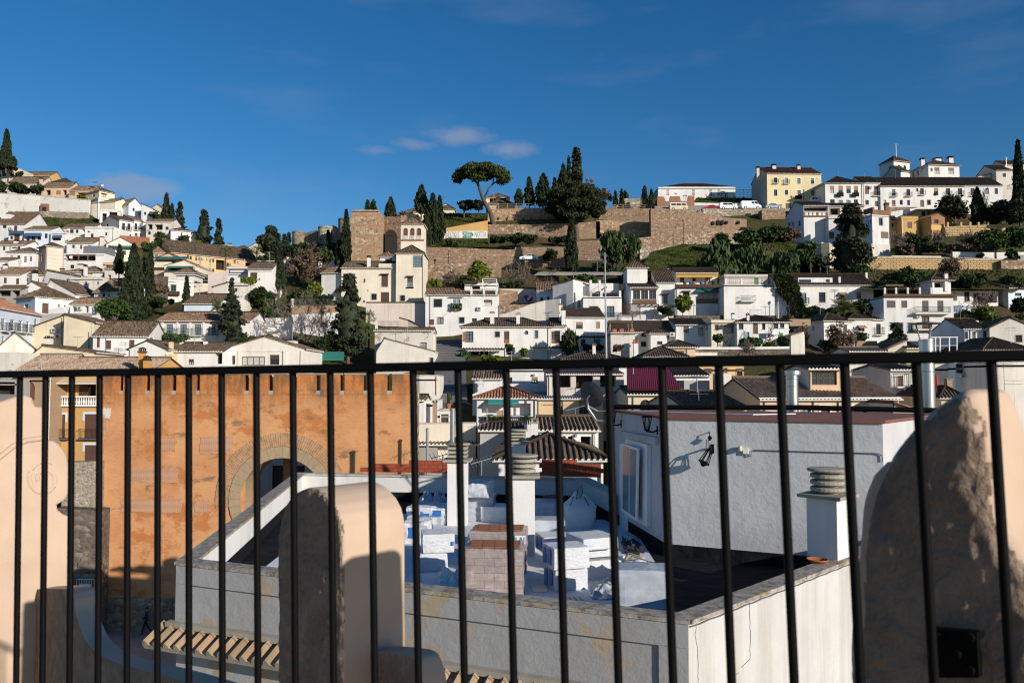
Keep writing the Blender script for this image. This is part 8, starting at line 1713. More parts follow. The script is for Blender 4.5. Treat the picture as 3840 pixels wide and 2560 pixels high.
def pack(label,x0,x1,yb,yt,dep,yaw=0,zb=ZF,mat='wrap_white',layers=1,prints=(),name='insulation_pack',cat='pack',top=None,rough=0.008,group=None):
 """wrapped block; (x0,x1,yb,yt) = its front face in pixels; yaw > 0 turns the front towards the sun"""
 c=onz((x0+x1)/2,yb,zb);a=math.radians(yaw);ex=Vector((math.cos(a),math.sin(a),0));ey=Vector((-ex.y,ex.x,0))
 Wd=(x1-x0)*c.y/F/max(0.3,math.cos(a+math.atan(c.x/c.y)*1.0));h_=at((x0+x1)/2,yt,c.y).z-zb;o_=c-ex*Wd/2
 root=empty(name,c+ey*dep/2,label,cat,group);n_=8;V={};m_=MB(root.location)
 def pt(i,j,k):
  p=o_+ex*(Wd*i/n_)+ey*(dep*j/n_)+UP*(h_*k/n_)
  q=mnoise.noise(p*2.3+Vector((R_,0,0)))*rough*1.6;q2=mnoise.noise(p*5.1)*rough
  ed=sum(1 for v in(i,j,k)if v in(0,n_))
  d_=Vector((0,0,0))
  if i==0:d_-=ex
  if i==n_:d_+=ex
  if j==0:d_-=ey
  if j==n_:d_+=ey
  if k==n_:d_+=UP
  lay=0
  if layers>1 and k not in(0,n_):lay=-0.022*abs(math.cos(math.pi*layers*k/n_))**10
  p=p+d_*((q+q2)+lay-(0.006*(ed-1)))
  if k==0:p.z=zb+0.015
  return p
 R_=R.random()*50
 for fc in range(5):
  for u_ in range(n_):
   for v_ in range(n_):
    f={0:lambda a,b_:pt(a,0,b_),1:lambda a,b_:pt(n_,a,b_),2:lambda a,b_:pt(n_-a,n_,b_),3:lambda a,b_:pt(0,n_-a,b_),4:lambda a,b_:pt(a,b_,n_)}[fc]
    m_.face([f(u_,v_),f(u_+1,v_),f(u_+1,v_+1),f(u_,v_+1)])
 m_.build('wrapping',mat,root)
 for fc,a0,a1,b0,b1 in prints:
  q=MB(root.location);S=(o_,ex,-ey,Wd)if fc=='F' else((o_+ey*dep,-ey,-ex,dep)if fc=='L' else(o_,ex,None,Wd))
  if fc!='T':q.obox(S[0]+S[1]*(S[3]*a0)+UP*(h_*b0)+S[2]*0.035,S[1]*(S[3]*(a1-a0)),-S[2]*0.01,UP*(h_*(b1-b0)))
  q.build('print','print_blue',root)
 if top:
  q=MB(root.location);q.obox(o_+ex*Wd*0.07+ey*dep*0.1+UP*(h_+0.012),ex*Wd*0.86,ey*dep*0.8,UP*0.012);q.build('bare_top',top,root)
 return root,o_,ex,ey,Wd,h_
pk=pack('pink wrapped pallet of orange bricks in front, nearest the grey parapet',1738,1958,2262,2058,0.95,-4,mat='wrap_brick',layers=5,name='brick_pallet',cat='pallet',top='brick_top',rough=0.015)
pk=pack('second pink wrapped brick pallet with a LAI label, just behind the first',1762,1972,2150,1992,0.95,-4,mat='wrap_brick',layers=4,name='brick_pallet',cat='pallet',top='brick_top',rough=0.015)
root,o_,ex,ey,Wd,h_=pk;q=MB(root.location);q.obox(o_+ex*Wd*0.80+UP*(h_*0.72)-ey*0.05,ex*Wd*0.19,ey*0.008,UP*h_*0.2);lb=q.build('label_sheet','white',root);text('LAI',o_+ex*Wd*0.895+UP*(h_*0.82)-ey*0.056,h_*0.12,'print_blue','lettering',root,e=ex,n=-ey,width=Wd*0.15)
LP=(('L',0.18,0.38,0.15,0.85),('L',0.58,0.8,0.2,0.9))
pack('lower white insulation pack with blue print, front stack right of the pallets',2085,2205,2215,2132,0.75,18,layers=1,prints=LP);pack('upper white insulation pack with blue print, front stack right of the pallets',2080,2212,2135,2052,0.75,18,zb=ZF+0.50,layers=1,prints=LP)
pack('white insulation pack lying behind the front stack',2040,2150,2075,2012,0.8,14,zb=ZF+0.3,prints=LP)
pack('bottom white insulation pack of the three pack stack',2205,2318,2168,2098,0.9,20,prints=LP);pack('middle white insulation pack of the three pack stack',2200,2316,2090,2056,0.9,20,zb=ZF+0.47);pack('top white insulation pack of the three pack stack',2190,2318,2062,2016,0.95,22,zb=ZF+0.72)
pack('lower white pack of the left pair in half shade',1574,1678,2144,2074,0.8,10,layers=1);pack('upper white pack of the left pair sticking out to the right',1586,1704,2074,2002,0.8,10,zb=ZF+0.44,prints=(('F',0.9,0.97,0.4,0.6),))
pack('long wrapped insulation pile with blue logos at the far left',1525,1672,1968,1905,1.6,-8,rough=0.05,prints=(('F',0.36,0.58,0.45,0.8),('F',0.66,0.88,0.55,0.9)),layers=2);pack('loose wrapped pack behind the left pair',1516,1600,2040,1960,1.0,-6,rough=0.05,prints=(('F',0.2,0.5,0.3,0.8),))
pack('small white pack with blue print between the two chimneys',1802,1900,1960,1900,0.9,-12,prints=LP,layers=1);pack('tall bluish wrapped pallet behind the square cowl chimney',1745,1850,1955,1862,1.0,-5,mat='wrap_grey',layers=4)
pack('puffy plastic sack lying on the bluish wrapped pallet',1748,1838,1866,1815,0.9,-5,zb=ZF+0.82,mat='wrap_grey',rough=0.09,name='plastic_sack',cat='sack')
pack('wrapped grey pack with faint stamps behind the round cowl chimney',1995,2108,1965,1884,1.0,-4,mat='wrap_grey',layers=3);pack('low grey pack in shade below the big bag',2000,2120,2068,1950,0.8,0,mat='wrap_grey',layers=2)
pack('translucent wrapped block standing nearest the right corner',2322,2514,2338,2138,0.8,-6,mat='wrap_grey',layers=3,rough=0.012)
def bigbag(label,px,yb,w_,hgt,straps,zb=ZF,flat=1.0):
 c=onz(px,yb,zb);root=empty('bulk_bag',c,label,'bulk bag');r_=w_/2*c.y/F;m_=MB(c);n_=20;rows=12
 pv=[]
 for i in range(rows+1):
  t_=i/rows;rad=r_*(0.92+0.25*math.sin(math.pi*min(1,t_*1.1)))*(1-0.75*max(0,t_-0.62)/0.38*flat)
  for k in range(n_):
   a=2*math.pi*k/n_;sq_=1/max(abs(math.cos(a)),abs(math.sin(a)));f_=1+(sq_-1)*0.6*(1-t_)
   j=1+0.12*mnoise.noise(Vector((math.cos(a)*2,math.sin(a)*2,t_*4+px)))
   pv.append(Vector((c.x+rad*f_*j*math.cos(a),c.y+r_+rad*f_*j*math.sin(a),zb+0.01+hgt*t_*(1+0.1*math.sin(a*2+1)*t_))))
 for i in range(rows):
  for k in range(n_):m_.face([pv[i*n_+k],pv[i*n_+(k+1)%n_],pv[(i+1)*n_+(k+1)%n_],pv[(i+1)*n_+k]])
 m_.face(pv[rows*n_:]);m_.build('sack','bag_white',root,smooth=True,fix=True)
 for s_ in straps:
  q=MB(c);q.tube([c+Vector((a*r_,r_+b_*r_,d_*hgt))for a,b_,d_ in s_],0.022,5);q.build('strap','strap',root)
bigbag('large white bulk bag with looped strap in the shade of the hut',2176,1985,112,1.05,[[(-0.2,-0.5,0.85),(-0.1,-0.4,1.15),(0.15,-0.4,1.28),(0.2,-0.5,1.05),(0,-0.55,0.88)],[(-0.75,-0.75,0.25),(-0.65,-0.8,0.7),(-0.4,-0.6,0.95)],[(0.3,-0.55,0.95),(0.75,-0.8,0.55),(1.05,-0.6,0.2)]])
bigbag('collapsed white bulk bag with striped straps behind the translucent block',2400,2225,150,0.62,[[(-1.2,-0.6,0.3),(-0.9,-0.7,0.9),(-0.3,-0.6,1.25),(0.4,-0.7,1.1),(0.7,-0.8,0.95)],[(-1.1,-0.5,0.6),(-0.5,-0.6,1.35),(0.1,-0.5,1.2)],[(-1.2,-0.7,0.2),(-1.5,-1.0,0.02),(-1.9,-1.2,0.02)]],flat=0.8)
rb=pack('dark red paper sack with faded lettering beside the round cowl chimney',2034,2082,1882,1862,0.5,-5,zb=ZF+0.45,mat='bag_red',rough=0.04,name='paper_sack',cat='sack')
text('blanco',rb[1]+rb[2]*rb[4]*0.5+UP*rb[5]*0.5-rb[3]*0.07,0.1,'frame_wh','lettering',rb[0],e=rb[2],n=-rb[3],width=rb[4]*0.8)
o=onz(2020,2222,ZF);q=MB(o);q.obox(o+Vector((-0.13,0,0.02)),(0.33,0,0),(-0.1,1.0,0),(0,0,0.05));tag(q.build('beige_board','cream_pale'),'narrow beige board lying beside the front brick pallet','board')
for i in range(4):o=onz(2140+i*20,2270,ZF);q=MB(o);q.obox(o+Vector((0,0,0.02)),(0.07,0,0),(-0.12,0.6,0),(0,0,0.03));tag(q.build('white_strip','white'),'thin white strip lying in the row of four before the front stack','strip','white strips on the terrace floor')
def sheet_(label,x0,x1,y0,y1,hgt,mat='bag_white'):
 c=onz((x0+x1)/2,(y0+y1)/2,ZF);m_=MB(c);n_=22;s_=R.random()*40;G_=[]
 for j in range(n_+1):
  row=[]
  for i in range(n_+1):
   u_,v_=i/n_,j/n_;p=onz(x0+(x1-x0)*u_,y1+(y0-y1)*v_,ZF);ed=min(u_,1-u_,v_,1-v_)*4
   q=abs(mnoise.noise(p*2.6+Vector((s_,0,0))))+0.6*abs(mnoise.noise(p*6+Vector((0,s_,0))))
   row.append(p+Vector((mnoise.noise(p*3)*0.08,mnoise.noise(p*4)*0.08,0.02+hgt*q*min(1,ed+0.12))))
  G_.append(row)
 for j in range(n_):
  for i in range(n_):m_.face([G_[j][i],G_[j][i+1],G_[j+1][i+1],G_[j+1][i]])
 tag(m_.build('plastic_sheet',mat),label,'plastic sheet')
sheet_('crumpled white plastic sheet on the floor left of the front brick pallet',1640,1735,2150,2215,0.35);sheet_('crumpled bluish plastic between the front stack and the three pack stack',2215,2330,2175,2250,0.25,'wrap_grey');sheet_('heaped torn plastic behind the long insulation pile',1560,1690,1880,1930,0.8,'wrap_grey');sheet_('torn white wrapping beside the collapsed bulk bag',2290,2340,2090,2150,0.35)
q=MB(onz(2420,2040,ZF));q.prism([onz(x,y,ZF)+UP*0.016 for x,y in((2335,2045),(2375,2025),(2405,2050),(2398,2085),(2350,2080))],UP*0.05)
for i in range(40):p_=onz(R.uniform(2330,2400),R.uniform(2030,2085),ZF)+UP*R.uniform(0.02,0.15);a_=unit(1)[0]*0.12;b_=unit(1)[0]*0.12;q.face([p_,p_+Vector(a_),p_+Vector(a_)+Vector(b_),p_+Vector(b_)])
tag(q.build('rubbish_heap','black_net'),'heap of dark rubbish at the hut corner','rubbish')
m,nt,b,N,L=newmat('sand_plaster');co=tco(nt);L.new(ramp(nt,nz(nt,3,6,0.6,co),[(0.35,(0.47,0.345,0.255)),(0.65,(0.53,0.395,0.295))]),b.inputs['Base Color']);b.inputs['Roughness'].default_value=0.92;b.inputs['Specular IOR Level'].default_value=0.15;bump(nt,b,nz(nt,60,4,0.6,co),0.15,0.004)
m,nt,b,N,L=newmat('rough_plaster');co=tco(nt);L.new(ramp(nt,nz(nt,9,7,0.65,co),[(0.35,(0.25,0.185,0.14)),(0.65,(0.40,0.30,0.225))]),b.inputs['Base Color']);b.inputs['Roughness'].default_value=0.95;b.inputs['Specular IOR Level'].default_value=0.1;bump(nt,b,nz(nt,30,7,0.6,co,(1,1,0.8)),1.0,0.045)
n1=Vector((-0.722,-0.692,0)).normalized();t1=Vector((0.692,-0.722,0)).normalized();back=-n1
def slab(label,pts,Pp,n_,ext,mats,name,cat,rad=0.05,vox=0):
 """outline given in pixels on the plane (Pp, n_), extruded by ext, rim rounded by rad; front mats[0], rim mats[1]"""
 Q0=[onplane(x,y,Pp,n_)for x,y in pts];Q=[]
 for i in range(len(Q0)):
  p0,p1,p2,p3=(Q0[(i+k)%len(Q0)]for k in(-1,0,1,2));L_=(p2-p1).length
  if L_>0.5:Q.append(p1);continue
  m_=max(1,int(L_/0.03))
  for k in range(m_):
   t=k/m_;Q.append(0.5*((2*p1)+(p2-p0)*t+(2*p0-5*p1+4*p2-p3)*t*t+(3*p1-p0-3*p2+p3)*t**3)if(p1-p0).length<0.5 and(p3-p2).length<0.5 else p1.lerp(p2,t))
 cc=sum(Q,Vector())/len(Q);k=len(Q);ex=n_.cross(UP).normalized();S=[]
 area=sum((Q[i]-cc).dot(ex)*(Q[(i+1)%k]-cc).z-(Q[(i+1)%k]-cc).dot(ex)*(Q[i]-cc).z for i in range(k));sg=1 if area>0 else-1
 for i in range(k):
  t=Q[(i+1)%k]-Q[i-1];a_,b_=t.dot(ex),t.z;l_=math.hypot(a_,b_)or 1;S.append(ex*(-b_/l_*sg)+UP*(a_/l_*sg))
 K_=7;T_=ext.length;en=ext/T_;prof=[(rad*(1-math.sin(j/K_*math.pi/2)),rad*(1-math.cos(j/K_*math.pi/2)))for j in range(K_+1)]
 prof+=[(0,T_-rad)]+[(rad*(1-math.cos(j/K_*math.pi/2)),T_-rad+rad*math.sin(j/K_*math.pi/2))for j in range(1,K_+1)]
 B_=bmesh.new();rings=[[B_.verts.new(q+S[i]*a_+en*d_-cc)for i,q in enumerate(Q)]for a_,d_ in prof]
 for j in range(len(rings)-1):
  for i in range(k):
   f=B_.faces.new([rings[j][i],rings[j][(i+1)%k],rings[j+1][(i+1)%k],rings[j+1][i]]);f.material_index=0 if j<3 else 1
 f=B_.faces.new(list(reversed(rings[0])));f.material_index=0;f=B_.faces.new(rings[-1]);f.material_index=1
 bmesh.ops.recalc_face_normals(B_,faces=B_.faces);bmesh.ops.triangulate(B_,faces=[f for f in B_.faces if len(f.verts)>4])
 M_=bpy.data.meshes.new(name);B_.to_mesh(M_);B_.free()
 ob=bpy.data.objects.new(name,M_);COL.objects.link(ob)
 if vox:
  rm_=ob.modifiers.new('Remesh','REMESH');rm_.mode='VOXEL';rm_.voxel_size=vox
  dg=bpy.context.evaluated_depsgraph_get();M2=bpy.data.meshes.new_from_object(ob.evaluated_get(dg));ob.modifiers.clear();ob.data=M2;M2.name=name;M_=M2;M_.materials.clear()
  nb=np.empty(len(M_.vertices)*3,np.float32);M_.vertices.foreach_get('normal',nb);nb=nb.reshape(-1,3)
  for v,nq in zip(M_.vertices,nb):
   nv=Vector(nq);f_=max(0.0,min(1.0,(nv.dot(n_)-0.35)*2.2));c=v.co*1.0
   h_=mnoise.noise(c*30)*0.7+mnoise.noise(c*58)*0.45+abs(mnoise.noise(c*14))*0.8 if f_>0.02 else 0
   v.co=c+nv*(h_*(0.0016+0.0052*f_)+mnoise.noise(c*3.5)*0.004)
 for q_ in mats:M_.materials.append(M[q_])
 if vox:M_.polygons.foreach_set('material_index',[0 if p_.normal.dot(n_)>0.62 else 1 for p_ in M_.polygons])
 M_.polygons.foreach_set('use_smooth',[True]*len(M_.polygons));M_.update()
 ob.location=cc
 return tag(ob,label,cat)if label else ob
PM=at(1285,2000,2.9)
arch=[(1040,2640),(1040,2020),(1046,1968),(1056,1925),(1072,1888),(1096,1856),(1126,1836),(1163,1827),(1196,1838),(1226,1862),(1252,1894),(1271,1932),(1282,1980),(1285,2040),(1285,2640)]
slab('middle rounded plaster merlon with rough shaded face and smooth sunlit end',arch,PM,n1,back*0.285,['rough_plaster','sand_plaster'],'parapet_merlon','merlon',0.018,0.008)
PR=at(3400,2000,1.54)
rm=[(3212,2640),(3210,2300),(3214,2090),(3232,1960),(3268,1830),(3320,1725),(3390,1625),(3470,1540),(3540,1490),(3600,1458),(3645,1470),(3685,1540),(3712,1640),(3728,1780),(3744,1920),(3775,2005),(3830,2075),(3880,2140),(3920,2300),(3930,2640)]
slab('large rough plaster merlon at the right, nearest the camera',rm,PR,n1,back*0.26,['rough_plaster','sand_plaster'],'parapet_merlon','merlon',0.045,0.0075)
sm=[(3200,2600),(3216,2000),(3236,1850),(3262,1785),(3310,1735),(3380,1722),(3500,1722),(3560,1800),(3600,2600)]
slab('smooth shaded lower plaster shoulder behind the large right merlon',sm,at(3300,1900,1.84),n1,back*0.10,['sand_plaster','sand_plaster'],'parapet_shoulder','merlon',0.03)
n2=Vector((0.71,-0.704,0));PL=at(262,1900,6.0)
sl_=[(-160,2900),(-160,1540),(-40,1512),(0,1506),(55,1488),(92,1480),(122,1490),(134,1522),(160,1526),(166,1580),(168,1642),(205,1652),(240,1684),(258,1728),(263,1790),(261,1846),(243,1878),(216,1893),(219,1911),(238,1926),(262,1936),(264,2900)]
lm=slab('large sunlit plaster scroll merlon with spiral relief at the left',sl_,PL,n2,-n2*0.7,['sand_plaster','sand_plaster'],'scroll_merlon','merlon',0.03)
q=MB(lm.location);sp_=[]
for i in range(60):a=math.radians(60+i*8.5);r_=66-i*0.72;sp_.append(onplane(166+r_*math.cos(a),1796-r_*1.05*math.sin(a),PL,n2))
q.tube([p_-n2*0.014 for p_ in sp_],[0.022]*59+[0.01],8);q.tube([onplane(x,y,PL,n2)for x,y in((-60,1760),(0,1712),(50,1672),(100,1650),(168,1642))],0.02,8);q.build('spiral_relief','sand_plaster',lm,smooth=True)
def crom(Q0,m_=6):
 Q=[];n=len(Q0)
 for i in range(n-1):
  p0,p1,p2,p3=Q0[max(0,i-1)],Q0[i],Q0[i+1],Q0[min(n-1,i+2)]
  for k in range(m_):t=k/m_;Q.append(0.5*((2*p1)+(p2-p0)*t+(2*p0-5*p1+4*p2-p3)*t*t+(3*p1-p0-3*p2+p3)*t**3))
 return Q+[Q0[-1]]
W0=at(145,2300,5.5);nw=n1
inner=[(140,2208),(200,2206),(262,2212),(276,2240),(284,2300),(318,2395),(366,2448),(440,2484),(540,2512),(660,2545),(800,2590),(1060,2680)]
Q=crom([onplane(x,y,PM,n1)for x,y in inner]);cw=MB(Q[0])
th_=back*0.13
for i in range(len(Q)-1):
 a,b_=Q[i],Q[i+1];za,zb_=a.copy(),b_.copy();za.z=zb_.z=-2.6
 cw.face([za,zb_,b_,a],0);cw.face([a,b_,b_+th_,a+th_],1);cw.face([zb_+th_,za+th_,a+th_,b_+th_],0)
a=Q[0];a0=a.copy();a0.z=-2.6;cw.face([a0+th_,a0,a,a+th_],0)
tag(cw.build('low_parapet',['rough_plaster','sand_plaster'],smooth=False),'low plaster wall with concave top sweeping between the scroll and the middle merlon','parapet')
Pq=onplane(1410,2440,PM+back*0.12,n1)
inner=[(1400,2444),(1470,2450),(1546,2466),(1575,2520),(1590,2600),(1600,2750)];Q=crom([onplane(x,y,PM+back*0.12,n1)for x,y in inner]);cw=MB(Q[0]);th_=back*0.10
for i in range(len(Q)-1):
 a,b_=Q[i],Q[i+1];za,zb_=a.copy(),b_.copy();za.z=zb_.z=-2.2;cw.face([za,zb_,b_,a],0);cw.face([a,b_,b_+th_,a+th_],1);cw.face([zb_+th_,za+th_,a+th_,b_+th_],0)
tag(cw.build('low_parapet',['rough_plaster','sand_plaster']),'short low wall stub right of the middle merlon','parapet')
iL,iR=1/2.32,1/1.31
dep=lambda px:1/(iL+(iR-iL)*px/3840)
RL=at(-700,1417,dep(-700));RRt=at(4500,1321,dep(4500));rl=empty('balcony_railing',RL.lerp(RRt,0.5),'black iron railing with round bars and flat handrail','railing');rro=rl.location
rd=(RRt-RL).normalized();rn=Vector((rd.y,-rd.x,0)).normalized();ru=rd.cross(-rn).normalized();ru=ru if ru.z>0 else-ru
q=MB(rro);q.obox(RL-rn*0.015-ru*0.010,RRt-RL,rn*0.03,ru*0.020);q.build('handrail','iron',rl,bevel=0.003)
bars=(75,171,270,374,480,592,708,831,961,1098,1238,1389,1549,1717,1898,2085,2281,2481,2695,2924,3166,3435,3717)
bt=(64,155,258,366,478,592,714,842,978,1119,1265,1421,1585,1758,1944,2137,2338,2545,2765,2998,3245,3505,3782)
lean=(ru*1.0+rd*-0.0190).normalized()
def railpt(px):
 r_=ray(px,1424-px*0.0175);nrm=rn;return r_*((RL-ru*0.012).dot(nrm)/r_.dot(nrm))
for px in bars:
 p=railpt(px);q=MB(rro);q.tube([p+lean*0.02,p-lean*1.15],0.0083,10);q.build('baluster','iron',rl,smooth=True)
q=MB(rro);pe_=railpt(-250)-lean*1.1;pf_=railpt(4200)-lean*1.1;q.obox(pe_,pf_-pe_,rn*0.03,ru*0.012);q.build('bottom_rail','iron',rl)
PP=[onplane(x,y,PR+n1*0.022,n1)for x,y in((3492,2540),(3671,2540),(3662,2370),(3494,2356))];q=MB(rro);q.prism(PP,-n1*0.02);pl_=q.build('fixing_plate','iron',rl)
for x,y in((3520,2385),(3640,2385),(3590,2450),(3640,2510)):c=onplane(x,y,PR+n1*0.024,n1);q=MB(rro);q.tube([c,c+n1*0.012],0.008,8);q.build('bolt','iron',pl_)
fb=MB((0,0,-1.9));fb.face([(-3.6,-4,-1.75),(4,-4,-1.75),(4,0.9,-1.75),(1.2,1.6,-1.75),(-0.7,3.0,-1.75),(-2.6,3.4,-1.75)]);tag(fb.build('terrace_floor','clay_tan'),kind='structure')
COLS=[-1600,0,600,760,900,1100,1500,1690,2150,2700,3100,3500,3840,5400]
TL=[(81,1775),(91,1420),(95,1388),(105,1350),(115,1275),(128,1205),(140,1145),(150,1095),(160,1060),(170,1030),(180,975),(190,925),(200,905),(215,870),(226,805),(240,742),(252,702),(266,690)]
TAB={-1600:TL,0:TL,600:[(81,1775),(91,1420),(95,1390),(105,1350),(112,1290),(125,1215),(140,1125),(150,1090),(165,1050),(175,980),(190,925),(200,905),(214,862),(230,830),(260,828)],760:[(81,1775),(91,1420),(95,1390),(105,1355),(112,1292),(125,1214),(135,1122),(150,1085),(165,1050),(175,990),(190,945),(205,925),(260,925)],900:[(81,1775),(91,1420),(95,1390),(105,1358),(112,1295),(125,1213),(135,1120),(150,1078),(165,1045),(175,1000),(190,965),(260,965)],1100:[(85,1430),(95,1392),(105,1362),(112,1295),(124,1212),(135,1118),(146,1070),(155,1030),(166,990),(178,955),(200,940),(260,945)],1500:[(85,1430),(100,1400),(110,1352),(120,1300),(131,1250),(137,1165),(146,1100),(152,1050),(158,1005),(162,985),(172,965),(178,910),(190,835),(205,830),(260,850)],1690:[(75,1500),(88,1430),(100,1372),(110,1330),(121,1280),(131,1250),(138,1130),(146,1085),(155,1035),(160,995),(165,925),(176,908),(180,845),(190,812),(215,800),(260,815)],2150:[(75,1540),(88,1430),(100,1385),(112,1352),(120,1320),(126,1215),(134,1150),(142,1080),(150,1050),(156,1000),(162,975),(170,908),(178,880),(183,790),(190,780),(215,786),(260,800)],2700:[(75,1540),(88,1430),(97,1345),(106,1312),(116,1270),(121,1195),(128,1120),(136,1050),(142,1015),(152,965),(160,935),(165,925),(172,880),(180,830),(186,795),(192,792),(200,790),(215,795),(260,815)],3100:[(75,1540),(88,1430),(97,1360),(105,1325),(112,1260),(120,1190),(126,1140),(134,1050),(142,1030),(150,970),(160,930),(168,860),(180,800),(188,786),(205,780),(260,800)],3500:[(75,1540),(88,1420),(100,1345),(110,1330),(118,1230),(124,1130),(134,1050),(142,1000),(150,950),(160,875),(168,835),(180,800),(187,782),(215,780),(260,800)],3840:[(75,1540),(88,1420),(98,1330),(108,1260),(118,1190),(124,1110),(134,1060),(142,1000),(150,950),(160,860),(170,830),(185,790),(205,730),(220,720),(260,760)]}
TAB[5400]=TAB[3840]
YS=[-40,10,30,48,52,56,60,64,68]+list(range(72,262,2))+[270,290,330,400,550,800,1500]
def ground_z(px,Y):
 def col(c):
  t=TAB[c];ys=[a for a,_ in t]
  if Y<=58:return-16.0
  z0=at(c,t[0][1]+12,t[0][0]).z
  if Y<ys[0]:return-16+(z0+16)*(Y-58)/(ys[0]-58)
  if Y>ys[-1]:return at(c,t[-1][1]+12,ys[-1]).z-(Y-ys[-1])*0.35 if Y<420 else-20.0
  return at(c,float(np.interp(Y,ys,[b for _,b in t]))+12,Y).z
 i=max(0,min(len(COLS)-2,next((k for k in range(len(COLS)-1)if COLS[k+1]>=px),len(COLS)-2)))
 f=(px-COLS[i])/(COLS[i+1]-COLS[i]);return max(-20.0,col(COLS[i])*(1-f)+col(COLS[i+1])*f)
mb=MB((0,0,0));grid=[]
PXS=list(range(-1600,5401,100))
for Y in YS:
 row=[]
 for px in PXS:
  Yx=max(abs(Y),60);k=(px-1920)/F;x=k*Yx*(1 if Y<400 else 1.6)
  row.append((x,Y,ground_z(px,Y)+(mnoise.noise(Vector((x*0.15,Y*0.15,0)))*0.5-0.2 if 60<Y<300 else 0)))
 grid.append(row)
for i in range(len(YS)-1):
 for j in range(len(PXS)-1):mb.face([grid[i][j],grid[i][j+1],grid[i+1][j+1],grid[i+1][j]])
m,nt,b,N,L=newmat('hillside');co=tco(nt)
col=ramp(nt,nz(nt,0.11,7,0.65,co),[(0.36,(0.105,0.075,0.045)),(0.5,(0.075,0.07,0.03)),(0.62,(0.05,0.075,0.018))])
col=mix(nt,ramp(nt,nz(nt,1.3,6,0.7,co),[(0.45,(0,0,0)),(0.7,(0.6,0.6,0.6))]),col,(0.16,0.12,0.075));L.new(col,b.inputs['Base Color']);b.inputs['Roughness'].default_value=1.0;b.inputs['Specular IOR Level'].default_value=0.0;bump(nt,b,nz(nt,2.0,8,0.7,co),0.8,0.4)
tag(mb.build('hillside','hillside',smooth=True),kind='structure')
def sheet(name,pts,mat,kind='structure',dz=0.25,n=14,tufts=0,tm='grass'):
 """pixel quads (pxl, pxr, py, Y) from near to far laid as a sloping sheet, with grass tufts"""
 o=at((pts[0][0]+pts[0][1])/2,pts[0][2],pts[0][3]);m_=MB(o);rows=[]
 for a,b_ in zip(pts,pts[1:]):
  for k in range(4):f=k/4;rows.append([a[i]+(b_[i]-a[i])*f for i in range(4)])
 rows.append(pts[-1]);G=[]
 for xl_,xr_,y,Y in rows:G.append([at(xl_+(xr_-xl_)*i/n,y+2.5*mnoise.noise(Vector((i*0.7,y*0.05,2))),Y)for i in range(n+1)])
 for i in range(len(G)-1):
  for j in range(n):m_.face([G[i][j],G[i][j+1],G[i+1][j+1],G[i+1][j]])
 ob=tag(m_.build(name,mat,smooth=True),kind=kind)
 if tufts:
  P_=[]
  for _ in range(tufts):
   i=R.randrange(len(G)-1);j=R.randrange(n);u_,v_=R.random(),R.random();p=G[i][j].lerp(G[i][j+1],u_).lerp(G[i+1][j].lerp(G[i+1][j+1],u_),v_);P_.append(tuple(p+Vector((0,0,0.12))))
  v,f=leaf_mesh(np.array(P_),0.09,up=0.6,o=o);g=np_mesh('grass',v,f,tm,None,o);tag(g,kind='stuff')
 return ob
sheet('grass_slope',[(50,370,848,214),(40,372,826,219),(60,340,806,223)],'grass',tufts=2600)
sheet('grass_slope',[(2400,3010,1018,141),(2420,3000,975,148),(2440,2980,945,154),(2560,2900,915,160)],'grass',tufts=2200)
sheet('grass_slope',[(2820,3020,985,146),(2840,3010,930,152),(2860,2960,890,156)],'grass',tufts=900)
sheet('grass_slope',[(1590,1832,926,164),(1592,1830,898,177)],'grass',tufts=900)
sheet('grass_slope',[(1652,1830,856,180),(1654,1830,820,190),(1665,1820,800,196)],'grass',tufts=1300)
sheet('grass_slope',[(2600,2880,764,197),(2610,2830,742,204)],'grass',tufts=900)
sheet('grass_slope',[(3230,3840,1085,121),(3240,3840,1040,132),(3250,3840,1010,138)],'hillside',tufts=1500)
sheet('street',[(2455,3100,792,186.9),(2455,3100,770,194)],'concrete')
sheet('lane',[(2000,2330,1032,141),(2020,2340,1020,143)],'concrete')
st=MB(at(1690,1500,76));n_=36
for i in range(n_):
 f=i/n_;f2=(i+1)/n_;xl0,xr0=1638-20*f,1752-12*f
 Y0,Y1_=76+46*f,76+46*f2;y0=1512+(1274-1512)*f**0.92;y1=1512+(1274-1512)*f2**0.92;za=at(1690,y0,Y0).z;zb_=at(1690,y1,Y1_).z
 xa,xb=(xl0-1920)*Y0/F,(xr0-1920)*Y0/F
 zm=za+(zb_-za)*0.45;st.face([(xa,Y0,za-0.6),(xb,Y0,za-0.6),(xb,Y0,zm),(xa,Y0,zm)],1);st.face([(xa,Y0,zm),(xb,Y0,zm),(xb,Y1_,zb_),(xa,Y1_,zb_)],0)
plain('step_top',(0.19,0.185,0.18),0.9,var=0.25,vs=1.2);plain('step_riser',(0.07,0.068,0.067),0.9,var=0.2);tag(st.build('stair_street',['step_top','step_riser']),kind='structure')
rd_=MB((-20,45,-15.9));rd_.face([(-60,-20,-15.99),(30,-20,-15.99),(30,57,-15.99),(-60,57,-15.99)]);tag(rd_.build('street','concrete'),kind='structure')
bpy.data.objects['antenna_mast'].location=bpy.data.objects['antenna_mast'].location
W=bpy.data.worlds.new('World');SC.world=W;W.use_nodes=True;nt=W.node_tree;N=nt.nodes;L=nt.links;N.clear()
SE,SA=math.radians(17),math.radians(135)
sky=N.new('ShaderNodeTexSky');sky.sky_type='NISHITA';sky.sun_disc=False;sky.sun_elevation=SE;sky.sun_rotation=SA;sky.altitude=700;sky.air_density=1.0;sky.dust_density=0.3;sky.ozone_density=4.0
hs=N.new('ShaderNodeHueSaturation');hs.inputs['Saturation'].default_value=1.24;hs.inputs['Hue'].default_value=0.5;L.new(sky.outputs[0],hs.inputs['Color'])
